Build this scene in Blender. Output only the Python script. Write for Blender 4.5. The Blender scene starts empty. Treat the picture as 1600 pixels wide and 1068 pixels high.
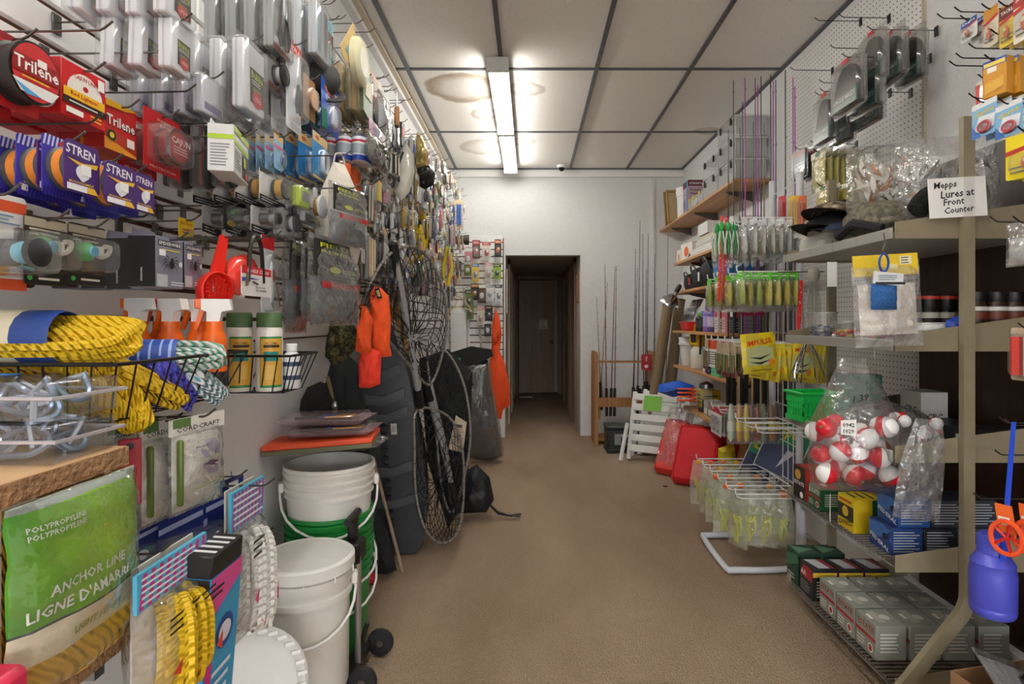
import bpy, bmesh, math, random
from mathutils import Vector, Matrix, noise
R = random.Random(7)
S = bpy.context.scene
COL = S.collection
PI = math.pi
# ---------------------------------------------------------------- camera
F, CX, CY, H = 902.0, 828.0, 502.0, 1.22        # focal length in pixels, principal point, eye height
cd = bpy.data.cameras.new('camera'); cam = bpy.data.objects.new('camera', cd); COL.objects.link(cam)
cam.location = (0, 0, H); cam.rotation_euler = (PI/2, 0, 0)
cd.sensor_width = 36; cd.lens = F/1600*36
cd.shift_x = (800-CX)/1600; cd.shift_y = (CY-534)/1600
cd.clip_start = 0.02; cd.clip_end = 60
S.camera = cam
# ---------------------------------------------------------------- daylight, exposure
w = bpy.data.worlds.new('daylight'); S.world = w; w.use_nodes = True
w.node_tree.nodes['Background'].inputs[0].default_value = (0.86, 0.93, 1.0, 1)
w.node_tree.nodes['Background'].inputs[1].default_value = 1.5
ld = bpy.data.lights.new('shop_window_daylight_offscreen', 'AREA'); ld.shape = 'RECTANGLE'; ld.size = 2.25; ld.size_y = 1.9
ld.energy = 170; ld.color = (0.95, 0.97, 1.0)
lo = bpy.data.objects.new('shop_window_daylight_offscreen', ld); COL.objects.link(lo)
lo.location = (0.35, -3.56, 1.5)      # in the opening of the shop window behind the camera; lo.rotation_euler = (PI/2, 0, 0)
TUBE = 17.0
S.view_settings.view_transform = 'Standard'; S.view_settings.look = 'None'
S.view_settings.gamma = 1; S.view_settings.use_curve_mapping = False
S.view_settings.exposure = 1.05
S.cycles.transparent_max_bounces = 24
S.cycles.max_bounces = 8; S.cycles.diffuse_bounces = 5; S.cycles.glossy_bounces = 3; S.cycles.transmission_bounces = 4
S.cycles.caustics_reflective = False; S.cycles.caustics_refractive = False
S.cycles.sample_clamp_indirect = 4

# ---------------------------------------------------------------- pixel rays met with real planes of the shop
def atX(px, py, X):
    Y = F*X/(px-CX); return Vector((X, Y, H+(CY-py)*Y/F))
def atY(px, py, Y):
    return Vector(((px-CX)*Y/F, Y, H+(CY-py)*Y/F))
def atZ(px, py, Z):
    Y = F*(H-Z)/(py-CY); return Vector(((px-CX)*Y/F, Y, Z))

# ---------------------------------------------------------------- materials
def lin(c):
    if isinstance(c, str):
        c = c.lstrip('#'); c = [int(c[i:i+2], 16)/255 for i in (0, 2, 4)]
    return tuple(x/12.92 if x <= .04045 else ((x+.055)/1.055)**2.4 for x in c[:3])
MATS = {}
def _new(name):
    m = bpy.data.materials.new(name); m.use_nodes = True
    nt = m.node_tree; b = nt.nodes['Principled BSDF']
    return m, nt, b
def P(c, rough=.5, metal=0., bump=0., bscale=60., var=.06, spec=.5, coat=0.):
    """plain material: colour with a little noise, optional fine relief"""
    k = (str(c), rough, metal, bump, bscale, var, spec, coat)
    if k in MATS: return MATS[k]
    m, nt, b = _new('m_'+str(c)); L = nt.links
    col = lin(c)
    b.inputs['Roughness'].default_value = rough; b.inputs['Metallic'].default_value = metal
    b.inputs['Specular IOR Level'].default_value = spec; b.inputs['Coat Weight'].default_value = coat
    tc = nt.nodes.new('ShaderNodeTexCoord'); n = nt.nodes.new('ShaderNodeTexNoise')
    n.inputs['Scale'].default_value = bscale*.4; n.inputs['Detail'].default_value = 2
    L.new(tc.outputs['Object'], n.inputs['Vector'])
    mx = nt.nodes.new('ShaderNodeMix'); mx.data_type = 'RGBA'
    mx.inputs[6].default_value = (*[max(0, x*(1-var*2)) for x in col], 1)
    mx.inputs[7].default_value = (*[min(1, x*(1+var)) for x in col], 1)
    L.new(n.outputs['Fac'], mx.inputs[0]); L.new(mx.outputs[2], b.inputs['Base Color'])
    if bump:
        n2 = nt.nodes.new('ShaderNodeTexNoise'); n2.inputs['Scale'].default_value = bscale; n2.inputs['Detail'].default_value = 3
        L.new(tc.outputs['Object'], n2.inputs['Vector'])
        bp = nt.nodes.new('ShaderNodeBump'); bp.inputs['Strength'].default_value = bump; bp.inputs['Distance'].default_value = .01
        L.new(n2.outputs['Fac'], bp.inputs['Height']); L.new(bp.outputs['Normal'], b.inputs['Normal'])
    MATS[k] = m; return m
def CLEAR(tint='#ffffff', body=.06, gloss=.5, bump=0., bscale=30., rough=.12):
    """clear plastic film or shell: mostly see-through, a milky body and glossy glints"""
    k = ('clear', tint, body, gloss, bump, bscale, rough)
    if k in MATS: return MATS[k]
    m = bpy.data.materials.new('m_clear'); m.use_nodes = True; nt = m.node_tree; L = nt.links
    for n in list(nt.nodes): nt.nodes.remove(n)
    out = nt.nodes.new('ShaderNodeOutputMaterial')
    tr = nt.nodes.new('ShaderNodeBsdfTransparent'); tr.inputs[0].default_value = (.97, .975, .98, 1)
    df = nt.nodes.new('ShaderNodeBsdfDiffuse'); df.inputs[0].default_value = (*lin(tint), 1)
    gl = nt.nodes.new('ShaderNodeBsdfGlossy'); gl.inputs['Roughness'].default_value = rough
    m1 = nt.nodes.new('ShaderNodeMixShader'); m1.inputs[0].default_value = body
    m2 = nt.nodes.new('ShaderNodeMixShader')
    lw = nt.nodes.new('ShaderNodeLayerWeight'); lw.inputs['Blend'].default_value = .35
    mp = nt.nodes.new('ShaderNodeMapRange'); mp.inputs[3].default_value = .035*gloss*2; mp.inputs[4].default_value = gloss
    L.new(lw.outputs['Facing'], mp.inputs[0]); L.new(mp.outputs[0], m2.inputs[0])
    L.new(tr.outputs[0], m1.inputs[1]); L.new(df.outputs[0], m1.inputs[2])
    L.new(m1.outputs[0], m2.inputs[1]); L.new(gl.outputs[0], m2.inputs[2]); L.new(m2.outputs[0], out.inputs[0])
    if bump:
        tc = nt.nodes.new('ShaderNodeTexCoord'); n2 = nt.nodes.new('ShaderNodeTexNoise'); n2.inputs['Scale'].default_value = bscale
        L.new(tc.outputs['Object'], n2.inputs['Vector'])
        bp = nt.nodes.new('ShaderNodeBump'); bp.inputs['Strength'].default_value = bump; bp.inputs['Distance'].default_value = .02
        L.new(n2.outputs['Fac'], bp.inputs['Height'])
        for q in (gl, df, lw): L.new(bp.outputs['Normal'], q.inputs['Normal'])
    MATS[k] = m; return m
def nodes_mat(name, fn):
    if name in MATS: return MATS[name]
    m, nt, b = _new(name); fn(nt, b, nt.links); MATS[name] = m; return m
def WOOD(c1, c2, scale=6., rough=.5, axis=2):
    def fn(nt, b, L):
        tc = nt.nodes.new('ShaderNodeTexCoord'); mp = nt.nodes.new('ShaderNodeMapping')
        s = [scale*5]*3; s[axis] = scale*.35; mp.inputs['Scale'].default_value = s
        n = nt.nodes.new('ShaderNodeTexNoise'); n.inputs['Detail'].default_value = 6; n.inputs['Scale'].default_value = 1.6; n.inputs['Distortion'].default_value = .6
        r = nt.nodes.new('ShaderNodeValToRGB'); r.color_ramp.elements[0].color = (*lin(c1), 1); r.color_ramp.elements[1].color = (*lin(c2), 1)
        r.color_ramp.elements[0].position = .3; r.color_ramp.elements[1].position = .7
        L.new(tc.outputs['Object'], mp.inputs[0]); L.new(mp.outputs[0], n.inputs['Vector']); L.new(n.outputs['Fac'], r.inputs[0]); L.new(r.outputs[0], b.inputs['Base Color'])
        b.inputs['Roughness'].default_value = rough
    return nodes_mat(f'm_wood_{c1}_{c2}_{axis}_{scale}', fn)
def EMIT(c, s):
    def fn(nt, b, L):
        b.inputs['Base Color'].default_value = (.9, .9, .9, 1)
        b.inputs['Emission Color'].default_value = (*lin(c), 1); b.inputs['Emission Strength'].default_value = s
    return nodes_mat(f'm_emit_{c}_{s}', fn)
def CAMO(cols, scale=18., rough=.85):
    def fn(nt, b, L):
        tc = nt.nodes.new('ShaderNodeTexCoord'); n = nt.nodes.new('ShaderNodeTexNoise'); n.inputs['Scale'].default_value = scale; n.inputs['Detail'].default_value = 3; n.inputs['Distortion'].default_value = 1.2
        r = nt.nodes.new('ShaderNodeValToRGB'); r.color_ramp.interpolation = 'CONSTANT'
        e = r.color_ramp.elements; e[0].color = (*lin(cols[0]), 1); e[1].position = .42; e[1].color = (*lin(cols[1]), 1)
        for p, c in zip((.5, .58, .66), cols[2:]):
            q = e.new(p); q.color = (*lin(c), 1)
        L.new(tc.outputs['Object'], n.inputs['Vector']); L.new(n.outputs['Fac'], r.inputs[0]); L.new(r.outputs[0], b.inputs['Base Color'])
        b.inputs['Roughness'].default_value = rough
    return nodes_mat('m_camo_'+'_'.join(cols)+str(scale), fn)
WHITE = P('#e9e9e7', .5); BLACK = P('#141415', .45); DARK = P('#232325', .5); STEEL = P('#9a9a9c', .28, 1.)
CHROME = P('#d5d6da', .15, 1.); WIREW = P('#e8e8ea', .35); BLKWIRE = P('#101011', .4); HOOKM = P('#6d6a66', .3, .9); HOOKB = P('#1c1b1a', .35, .3)

# ---------------------------------------------------------------- mesh building
TXT = {}
def text_mesh(s):
    if s in TXT: return TXT[s]
    cu = bpy.data.curves.new('t', 'FONT'); cu.body = s; cu.resolution_u = 1; cu.align_x = 'CENTER'; cu.align_y = 'CENTER'; cu.size = 1; cu.offset = .018
    o = bpy.data.objects.new('t', cu); COL.objects.link(o)
    bpy.context.view_layer.update()
    me = bpy.data.meshes.new_from_object(o)
    vs = [v.co.copy() for v in me.vertices]; fs = [tuple(p.vertices) for p in me.polygons]
    bpy.data.objects.remove(o); bpy.data.curves.remove(cu); bpy.data.meshes.remove(me)
    if vs:                                        # normalise: width 1 wide, keep aspect, centred
        x0 = min(v.x for v in vs); x1 = max(v.x for v in vs); y0 = min(v.y for v in vs); y1 = max(v.y for v in vs)
        vs = [Vector((v.x-(x0+x1)/2, v.y-(y0+y1)/2, 0)) for v in vs]; TXT[s] = (vs, fs, x1-x0, y1-y0)
    else: TXT[s] = ([], [], 1, 1)
    return TXT[s]
class MB:
    def __init__(s): s.v = []; s.f = []; s.mi = []; s.mats = []; s.sm = []
    def slot(s, m):
        if m not in s.mats: s.mats.append(m)
        return s.mats.index(m)
    def add(s, vs, fs, m, smooth=False, T=None):
        o = len(s.v); i = s.slot(m)
        if T is not None: vs = [T @ Vector(v) for v in vs]
        s.v.extend(tuple(v) for v in vs)
        for f in fs: s.f.append(tuple(o+j for j in f)); s.mi.append(i); s.sm.append(smooth)
        return s
    def box(s, c, d, m, T=None, bev=0., taper=1.):
        cx, cy, cz = c; a, b, h = d[0]/2, d[1]/2, d[2]/2
        if not bev:
            vs = [(cx+sx*a*(taper if sz > 0 else 1), cy+sy*b*(taper if sz > 0 else 1), cz+sz*h) for sx in (-1, 1) for sy in (-1, 1) for sz in (-1, 1)]
            fs = [(0, 1, 3, 2), (4, 6, 7, 5), (0, 4, 5, 1), (2, 3, 7, 6), (0, 2, 6, 4), (1, 5, 7, 3)]
            return s.add(vs, fs, m, False, T)
        e = min(bev, a*.98, b*.98, h*.98); vs = []; ix = {}
        for sx in (-1, 1):
            for sy in (-1, 1):
                for sz in (-1, 1):
                    t = taper if sz > 0 else 1
                    for k in range(3):
                        q = [a*t, b*t, h]
                        for j in range(3):
                            if j != k: q[j] -= e
                        ix[(sx, sy, sz, k)] = len(vs); vs.append((cx+sx*q[0], cy+sy*q[1], cz+sz*q[2]))
        fs = []
        for k in range(3):
            i, j = [q for q in range(3) if q != k]
            for sg in (-1, 1):
                def key(u, v):
                    t = [0, 0, 0]; t[k] = sg; t[i] = u; t[j] = v; return ix[(*t, k)]
                q = (key(-1, -1), key(1, -1), key(1, 1), key(-1, 1))
                fs.append(q if (sg > 0) == (k != 1) else q[::-1])
            for u in (-1, 1):
                for v in (-1, 1):      # edge along axis k between faces i and j
                    t0 = [0, 0, 0]; t0[k] = -1; t0[i] = u; t0[j] = v; t1 = list(t0); t1[k] = 1
                    fs.append((ix[(*t0, i)], ix[(*t1, i)], ix[(*t1, j)], ix[(*t0, j)]))
        for sx in (-1, 1):
            for sy in (-1, 1):
                for sz in (-1, 1): fs.append(tuple(ix[(sx, sy, sz, k)] for k in range(3)))
        return s.add(vs, fs, m, False, T)
    def tube(s, path, r, m, n=6, closed=False, caps=True, T=None, r1=None, flat=1.):
        pts = [Vector(p) for p in path]; N = len(pts); vs = []; fs = []
        up = None
        for i, p in enumerate(pts):
            if closed: d = pts[(i+1) % N]-pts[i-1]
            else: d = pts[min(i+1, N-1)]-pts[max(i-1, 0)]
            d = d.normalized() if d.length > 1e-9 else Vector((0, 0, 1))
            if up is None:
                up = Vector((0, 0, 1)) if abs(d.z) < .9 else Vector((1, 0, 0))
            a = d.cross(up)
            if a.length < 1e-6: a = d.orthogonal()
            a.normalize(); b = a.cross(d).normalized(); up = b
            rr = (r[i] if isinstance(r, (list, tuple)) else (r if r1 is None else r+(r1-r)*i/(N-1)))
            for k in range(n):
                t = 2*PI*k/n+PI/n; vs.append(p+a*math.cos(t)*rr+b*math.sin(t)*rr*flat)
        for i in range(N if closed else N-1):
            for k in range(n):
                j = (i+1) % N; fs.append((i*n+k, i*n+(k+1) % n, j*n+(k+1) % n, j*n+k))
        if caps and not closed: fs.append(tuple(range(n))[::-1]); fs.append(tuple((N-1)*n+k for k in range(n)))
        return s.add(vs, fs, m, n > 5, T)
    def lathe(s, prof, m, n=20, T=None, smooth=True, sx=1., sy=1., cap=True):
        vs = []; fs = []
        for r, z in prof:
            for k in range(n):
                t = 2*PI*k/n; vs.append((r*math.cos(t)*sx, r*math.sin(t)*sy, z))
        for i in range(len(prof)-1):
            for k in range(n): fs.append((i*n+k, i*n+(k+1) % n, (i+1)*n+(k+1) % n, (i+1)*n+k))
        if cap:
            if prof[0][0] > 1e-5: fs.append(tuple(range(n))[::-1])
            if prof[-1][0] > 1e-5: fs.append(tuple((len(prof)-1)*n+k for k in range(n)))
        return s.add(vs, fs, m, smooth, T)
    def ell(s, c, r, m, nu=12, nv=8, T=None, jit=0., seed=0, pw=1.):
        vs = []; fs = []
        for j in range(nv+1):
            ph = -PI/2+PI*j/nv
            for i in range(nu):
                th = 2*PI*i/nu
                d = [math.cos(ph)*math.cos(th), math.cos(ph)*math.sin(th), math.sin(ph)]
                if pw != 1: d = [math.copysign(abs(x)**pw, x) for x in d]
                q = 1+jit*noise.noise(Vector((d[0]*1.7+seed, d[1]*1.7, d[2]*1.7+seed*.3))) if jit else 1
                vs.append((c[0]+d[0]*r[0]*q, c[1]+d[1]*r[1]*q, c[2]+d[2]*r[2]*q))
        for j in range(nv):
            for i in range(nu): fs.append((j*nu+i, j*nu+(i+1) % nu, (j+1)*nu+(i+1) % nu, (j+1)*nu+i))
        return s.add(vs, fs, m, True, T)
    def poly(s, pts, d, m, T=None, y0=0.):
        """outline in local XZ, extruded from y0 to y0+d"""
        n = len(pts); vs = [(x, y0, z) for x, z in pts]+[(x, y0+d, z) for x, z in pts]
        fs = [tuple(range(n)), tuple(range(2*n-1, n-1, -1))]+[(i, i+n, (i+1) % n+n, (i+1) % n) for i in range(n)]
        return s.add(vs, fs, m, False, T)
    def flat(s, pts, y, m, T=None):
        return s.add([(x, y, z) for x, z in pts], [tuple(range(len(pts)))], m, False, T)
    def text(s, t, cx, cz, w, m, y=0., hmax=None, T=None, shear=0., rot=0.):
        vs, fs, tw, th = text_mesh(t)
        if not vs: return s
        k = w/tw; kz = k
        if hmax: kz = min(max(k, hmax/th*.6), hmax/th)
        c, sn = math.cos(rot), math.sin(rot)
        out = []
        for v in vs:
            x = v.x*k+v.y*kz*shear; z = v.y*kz
            out.append((cx+x*c-z*sn, y, cz+x*sn+z*c))
        return s.add(out, fs, m, False, T)
    def sheet(s, fn, nu, nv, m, T=None, smooth=True, closeu=False):
        vs = [fn(i/nu, j/nv) for j in range(nv+1) for i in range(nu+(0 if closeu else 1))]
        q = nu if closeu else nu+1
        fs = [(j*q+i, j*q+(i+1) % q, (j+1)*q+(i+1) % q, (j+1)*q+i) for j in range(nv) for i in range(nu)]
        return s.add(vs, fs, m, smooth, T)
    def pillow(s, w, h, d, m, T=None, nu=8, nv=10, crinkle=.12, seed=0, top=1.0, x0=0., ztop=0., puff=.5, sag=0.):
        """sealed bag hanging from its top edge: z from ztop down to ztop-h"""
        for sg in (-1, 1):
            def fn(u, v, sg=sg):
                x = (u-.5)*w*(top+(1-top)*min(1, v*2)); z = ztop-h*v
                e = (max(0, 4*u*(1-u)))**puff*(max(0, 4*v*(1-v)))**puff
                if sag: e *= .35+.65*min(1, v*1.4)**sag*1.3
                k = noise.noise(Vector((x*9/w+seed*3.1, z*9/h, sg+seed)))*crinkle
                k2 = noise.noise(Vector((x*3/w+seed*1.7, z*4/h, seed)))*crinkle*.8
                edge = .2+.8*e
                return (x0+x*(1+.04*noise.noise(Vector((seed, z*6/h, 0)))), sg*d/2*e+(k+k2)*d*edge, z)
            s.sheet(fn, nu, nv, m, T)
        return s
    def mesh(s, name='m'):
        me = bpy.data.meshes.new(name); me.from_pydata(s.v, [], s.f)
        for m in s.mats: me.materials.append(m)
        me.polygons.foreach_set('material_index', s.mi); me.polygons.foreach_set('use_smooth', s.sm)
        bm = bmesh.new(); bm.from_mesh(me)
        if len(bm.faces) < 20000: bmesh.ops.recalc_face_normals(bm, faces=[f for f in bm.faces])
        bm.to_mesh(me); bm.free(); me.update(); me.set_sharp_from_angle(angle=.75)
        return me
def props(o, label=None, cat=None, group=None, kind=None):
    if label: o['label'] = label
    if cat: o['category'] = cat
    if group: o['group'] = group
    if kind: o['kind'] = kind
    return o
def link(name, data, parent=None, loc=(0, 0, 0), rot=(0, 0, 0), sc=(1, 1, 1)):
    o = bpy.data.objects.new(name, data); COL.objects.link(o)
    if parent is not None: o.parent = parent
    o.location = loc; o.rotation_euler = rot; o.scale = sc
    return o
class Kit(list):
    """parts of one kind of thing: (part name, mesh, name of the part it sits on or None)"""
    def part(s, name, mb, on=None, label=None):
        s.append((name, mb.mesh(name) if isinstance(mb, MB) else mb, on, label)); return s
def place(kit, name, label, cat, loc, rot=(0, 0, 0), group=None, sc=(1, 1, 1), kind=None):
    if len(kit) == 1:
        o = link(name, kit[0][1], None, loc, rot, sc); return props(o, label, cat, group, kind)
    e = link(name, None, None, loc, rot, sc); e.empty_display_size = .02
    props(e, label, cat, group, kind); seen = {}
    last = e
    for pn, me, on, lb in kit:
        o = link(pn, me, last if on == '*' else seen.get(on, e)); seen.setdefault(pn, o)
        if on is None: last = o
        if lb: o['label'] = lb
    return e
def one(name, mb, label, cat, loc=(0, 0, 0), rot=(0, 0, 0), group=None, kind=None):
    return place(Kit().part(name, mb), name, label, cat, loc, rot, group, kind=kind)
def struct(name, mb, parent=None, loc=(0, 0, 0), rot=(0, 0, 0)):
    o = link(name, mb.mesh(name) if isinstance(mb, MB) else mb, parent, loc, rot)
    if parent is None: o['kind'] = 'structure'
    return o
def TR(loc=(0, 0, 0), rx=0, ry=0, rz=0, sc=1.):
    return Matrix.Translation(loc) @ Matrix.Rotation(rz, 4, 'Z') @ Matrix.Rotation(ry, 4, 'Y') @ Matrix.Rotation(rx, 4, 'X') @ Matrix.Scale(sc, 4)
def arc(c, r, a0, a1, n, plane='xz'):
    out = []
    for i in range(n+1):
        t = a0+(a1-a0)*i/n; p = (r*math.cos(t), r*math.sin(t))
        out.append((c[0]+p[0], c[1], c[2]+p[1]) if plane == 'xz' else ((c[0]+p[0], c[1]+p[1], c[2]) if plane == 'xy' else (c[0], c[1]+p[0], c[2]+p[1])))
    return out
def smooth_path(pts, k=6, closed=False):
    P_ = [Vector(p) for p in pts]; n = len(P_); out = []
    for i in range(n if closed else n-1):
        p0 = P_[i-1] if (closed or i > 0) else P_[i]; p1 = P_[i]; p2 = P_[(i+1) % n]
        p3 = P_[(i+2) % n] if (closed or i+2 < n) else p2
        for j in range(k):
            t = j/k; out.append(.5*((2*p1)+(p2-p0)*t+(2*p0-5*p1+4*p2-p3)*t*t+(3*p1-p0-3*p2+p3)*t**3))
    if not closed: out.append(P_[-1])
    return out
# ================================================================ the room
XL, XR, YB, ZC, YF = -.935, 1.64, 6.18, 2.85, -3.5
def carpet(nt, b, L):
    tc = nt.nodes.new('ShaderNodeTexCoord'); n = nt.nodes.new('ShaderNodeTexNoise'); n.inputs['Scale'].default_value = 1.3; n.inputs['Detail'].default_value = 5
    r = nt.nodes.new('ShaderNodeValToRGB'); r.color_ramp.elements[0].color = (*lin('#9c846d'), 1); r.color_ramp.elements[1].color = (*lin('#bda68f'), 1)
    r.color_ramp.elements[0].position = .34; r.color_ramp.elements[1].position = .64
    mp = nt.nodes.new('ShaderNodeMapping'); mp.inputs['Scale'].default_value = (1, .35, 1); L.new(tc.outputs['Object'], mp.inputs[0])
    L.new(mp.outputs[0], n.inputs['Vector']); L.new(n.outputs['Fac'], r.inputs[0])
    wv = nt.nodes.new('ShaderNodeTexVoronoi'); wv.inputs['Scale'].default_value = 190; m2 = nt.nodes.new('ShaderNodeMapping'); m2.inputs['Scale'].default_value = (1, .62, 1)
    L.new(tc.outputs['Object'], m2.inputs[0]); L.new(m2.outputs[0], wv.inputs['Vector'])
    mx = nt.nodes.new('ShaderNodeMix'); mx.data_type = 'RGBA'; mx.blend_type = 'MULTIPLY'; mx.inputs[0].default_value = .6
    rr = nt.nodes.new('ShaderNodeValToRGB'); rr.color_ramp.elements[0].color = (1, 1, 1, 1); rr.color_ramp.elements[1].color = (.72, .70, .68, 1); rr.color_ramp.elements[0].position = .4; rr.color_ramp.elements[1].position = .62
    fl = nt.nodes.new('ShaderNodeTexNoise'); fl.inputs['Scale'].default_value = 170; fl.inputs['Detail'].default_value = 2; L.new(m2.outputs[0], fl.inputs['Vector']); L.new(fl.outputs['Fac'], rr.inputs[0]); L.new(r.outputs[0], mx.inputs[6]); L.new(rr.outputs[0], mx.inputs[7]); L.new(mx.outputs[2], b.inputs['Base Color'])
    bp = nt.nodes.new('ShaderNodeBump'); bp.invert = True; bp.inputs['Strength'].default_value = .9; bp.inputs['Distance'].default_value = .008
    L.new(wv.outputs['Distance'], bp.inputs['Height']); L.new(bp.outputs['Normal'], b.inputs['Normal'])
    b.inputs['Roughness'].default_value = .95; b.inputs['Specular IOR Level'].default_value = .1
CARPET = nodes_mat('m_carpet', carpet)
STUCCO = P('#dededd', .8, bump=.55, bscale=55., var=.03)
PAINT = P('#dcdbda', .45, var=.03); PAINTW = P('#ecebe9', .5, var=.02)
def pegmat(nt, b, L):
    tc = nt.nodes.new('ShaderNodeTexCoord'); sp = nt.nodes.new('ShaderNodeSeparateXYZ'); L.new(tc.outputs['Object'], sp.inputs[0])
    ds = []
    for ax in (1, 2):
        a = nt.nodes.new('ShaderNodeMath'); a.operation = 'PINGPONG'; a.inputs[1].default_value = .0127; L.new(sp.outputs[ax], a.inputs[0]); ds.append(a)
    v = nt.nodes.new('ShaderNodeCombineXYZ'); L.new(ds[0].outputs[0], v.inputs[0]); L.new(ds[1].outputs[0], v.inputs[1])
    ln = nt.nodes.new('ShaderNodeVectorMath'); ln.operation = 'LENGTH'; L.new(v.outputs[0], ln.inputs[0])
    lt = nt.nodes.new('ShaderNodeMath'); lt.operation = 'LESS_THAN'; lt.inputs[1].default_value = .0036; L.new(ln.outputs['Value'], lt.inputs[0])
    mx = nt.nodes.new('ShaderNodeMix'); mx.data_type = 'RGBA'; mx.inputs[6].default_value = (*lin('#e4e3e0'), 1); mx.inputs[7].default_value = (*lin('#2a2724'), 1)
    L.new(lt.outputs[0], mx.inputs[0]); L.new(mx.outputs[2], b.inputs['Base Color']); b.inputs['Roughness'].default_value = .5
PEG = nodes_mat('m_peg', pegmat)
mb = MB(); mb.box(((XL+XR)/2, (YF+10.6)/2, -.05), (XR-XL+1.2, 10.6-YF, .1), CARPET); struct('floor', mb)
# left wall with slatwall planks standing proud of their dark grooves
GROOVE = P('#5c3a27', .7); SLAT = P('#e9e8e6', .35, var=.02)
mb = MB(); mb.box((XL-.07, (YF+YB)/2, ZC/2+.04), (.11, YB-YF, ZC+.08), PAINT)
mb.box((XL-.0135, (-.6+YB)/2, 1.855), (.004, YB+.6, 1.41), GROOVE)
wl = struct('wall_left', mb)
z = 1.155; k = 0
slm = {}
def slatmesh(L, hgt, key):
    if (L, hgt, key) not in slm:
        q = MB(); t = .0125
        if key == 'y':
            q.poly([(-hgt/2+.002, 0), (hgt/2-.002, 0), (hgt/2, .003), (hgt/2, t), (-hgt/2, t), (-hgt/2, .003)], L, SLAT, T=Matrix(((0, 0, -1, 0), (0, 1, 0, 0), (1, 0, 0, 0), (0, 0, 0, 1))))
        else:
            q.poly([(0, -hgt/2+.002), (0, hgt/2-.002), (.003, hgt/2), (t, hgt/2), (t, -hgt/2), (.003, -hgt/2)], L, SLAT, T=Matrix(((0, 1, 0, 0), (1, 0, 0, 0), (0, 0, 1, 0), (0, 0, 0, 1))))
        slm[(L, hgt, key)] = q.mesh('slat')
    return slm[(L, hgt, key)]
while z < 2.5:
    for (y0, y1) in ((-.6, 2.397), (2.4, YB-.01)):
        link('slat', slatmesh(round(y1-y0, 3), .064, 'y'), wl, (XL, y0, z+.034))
    z += .0762
top = MB(); top.box((XL-.006, (-.6+YB)/2, (z+2.80)/2), (.012, YB+.6-.02, 2.80-z), SLAT); link('plank', top.mesh('plank'), wl)
# crown strips where wall and ceiling meet
mb = MB(); mb.box((XL+.02, (YF+YB)/2, 2.815), (.04, YB-YF, .03), PAINTW); mb.box((XL+.045, (YF+YB)/2, 2.838), (.05, YB-YF, .018), P('#c9b9a4', .5)); struct('trim_1', mb)
# back wall with the passage opening
OX0, OX1, OZ = -.262, .541, 1.93
mb = MB()
mb.box(((XL-.12+OX0)/2, YB+.06, ZC/2+.04), (OX0-XL+.12, .12, ZC+.08), STUCCO)
mb.box(((XR+.12+OX1)/2, YB+.06, ZC/2+.04), (XR+.12-OX1, .12, ZC+.08), STUCCO)
mb.box(((OX0+OX1)/2, YB+.06, (OZ+ZC)/2+.04), (OX1-OX0, .12, ZC-OZ+.08), STUCCO)
wb = struct('wall_back', mb)
mb = MB(); mb.box(((XL+XR)/2, YB-.012, 2.795), (XR-XL, .025, .07), PAINTW, bev=.004); struct('trim_2', mb)
mb = MB()
for x in (1.315,): mb.box((x, YB-.008, 1.37), (.03, .016, 2.74), STUCCO)
struct('trim_3', mb)
# a boxed-out pier at the right of the passage
mb = MB(); mb.box((.59, YB-.085, .96), (.10, .17, 1.92), STUCCO, bev=.004)
# (low base under the slatted part beside the passage)
mb2 = MB(); mb2.box((-.46, YB-.06, .30), (.40, .12, .60), PAINTW, bev=.004); struct('trim_4', mb2)
# slatted panel on the back wall
q = MB(); q.box((-.57, YB-.006, 1.36), (.58, .008, 1.50), GROOVE); bp = struct('wall_slat_panel', q)
z = .62
while z < 2.08:
    link('slat', slatmesh(.565, .065, 'x'), bp, (-.855, YB-.0235, z+.034)); z += .0762
# hall
TANP = P('#b7a894', .6); HALLW = P('#c9c2b8', .7, bump=.2)
mb = MB(); mb.box((OX0-.06, (YB+.12+10.2)/2, 1.1), (.12, 10.2-YB-.12, 2.2), HALLW); struct('wall_hall_left', mb)
mb = MB(); mb.box((OX1+.06, (YB+.12+10.2)/2, 1.1), (.12, 10.2-YB-.12, 2.2), HALLW); struct('wall_hall_right', mb)
mb = MB(); mb.box(((OX0+OX1)/2, (YB+.12+10.2)/2, 2.03), (OX1-OX0, 10.2-YB-.12, .06), HALLW); struct('ceiling_hall', mb)
DW = WOOD('#8d7157', '#a3866a', 3., .45); DWD = WOOD('#6f5642', '#866a52', 3., .5)
YD = 9.74
mb = MB(); mb.box(((OX0+OX1)/2, YD+.3, 1.1), (OX1-OX0, .05, 2.2), HALLW); struct('wall_hall_end', mb)
mb = MB()
mb.box((OX0+.03, YD-.01, .98), (.06, .10, 1.96), DWD, bev=.004); mb.box((OX1-.035, YD-.01, .98), (.07, .10, 1.96), DWD, bev=.004)
mb.box(((OX0+OX1)/2, YD-.01, 1.955), (OX1-OX0, .10, .07), DWD, bev=.004); struct('trim_5', mb)
kt = MB(); kt.box((.30, 0, .955), (.60, .035, 1.90), DW, bev=.003)
dr = struct('door_1', kt, None, (OX0+.07, YD+.01, .012), (0, 0, math.radians(7)))
kb = MB(); kb.lathe([(.028, 0), (.028, .006), (.011, .012), (.011, .03), (.027, .04), (.03, .055), (.02, .066), (0, .068)], P('#c9b98a', .25, 1.), 16, T=TR((.555, -.018, .86), rx=PI/2)); struct('door_handle', kb, dr)
pp = MB(); pp.box((.42, -.0195, 1.16), (.145, .002, .16), P('#d8cdb8', .8)); k_ = P('#3d342b', .8)
for i, t in enumerate(('OUT', 'OF', 'ORDER')): pp.text(t, .42, 1.205-i*.044, (.06, .035, .095)[i], k_, y=-.0215)
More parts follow.
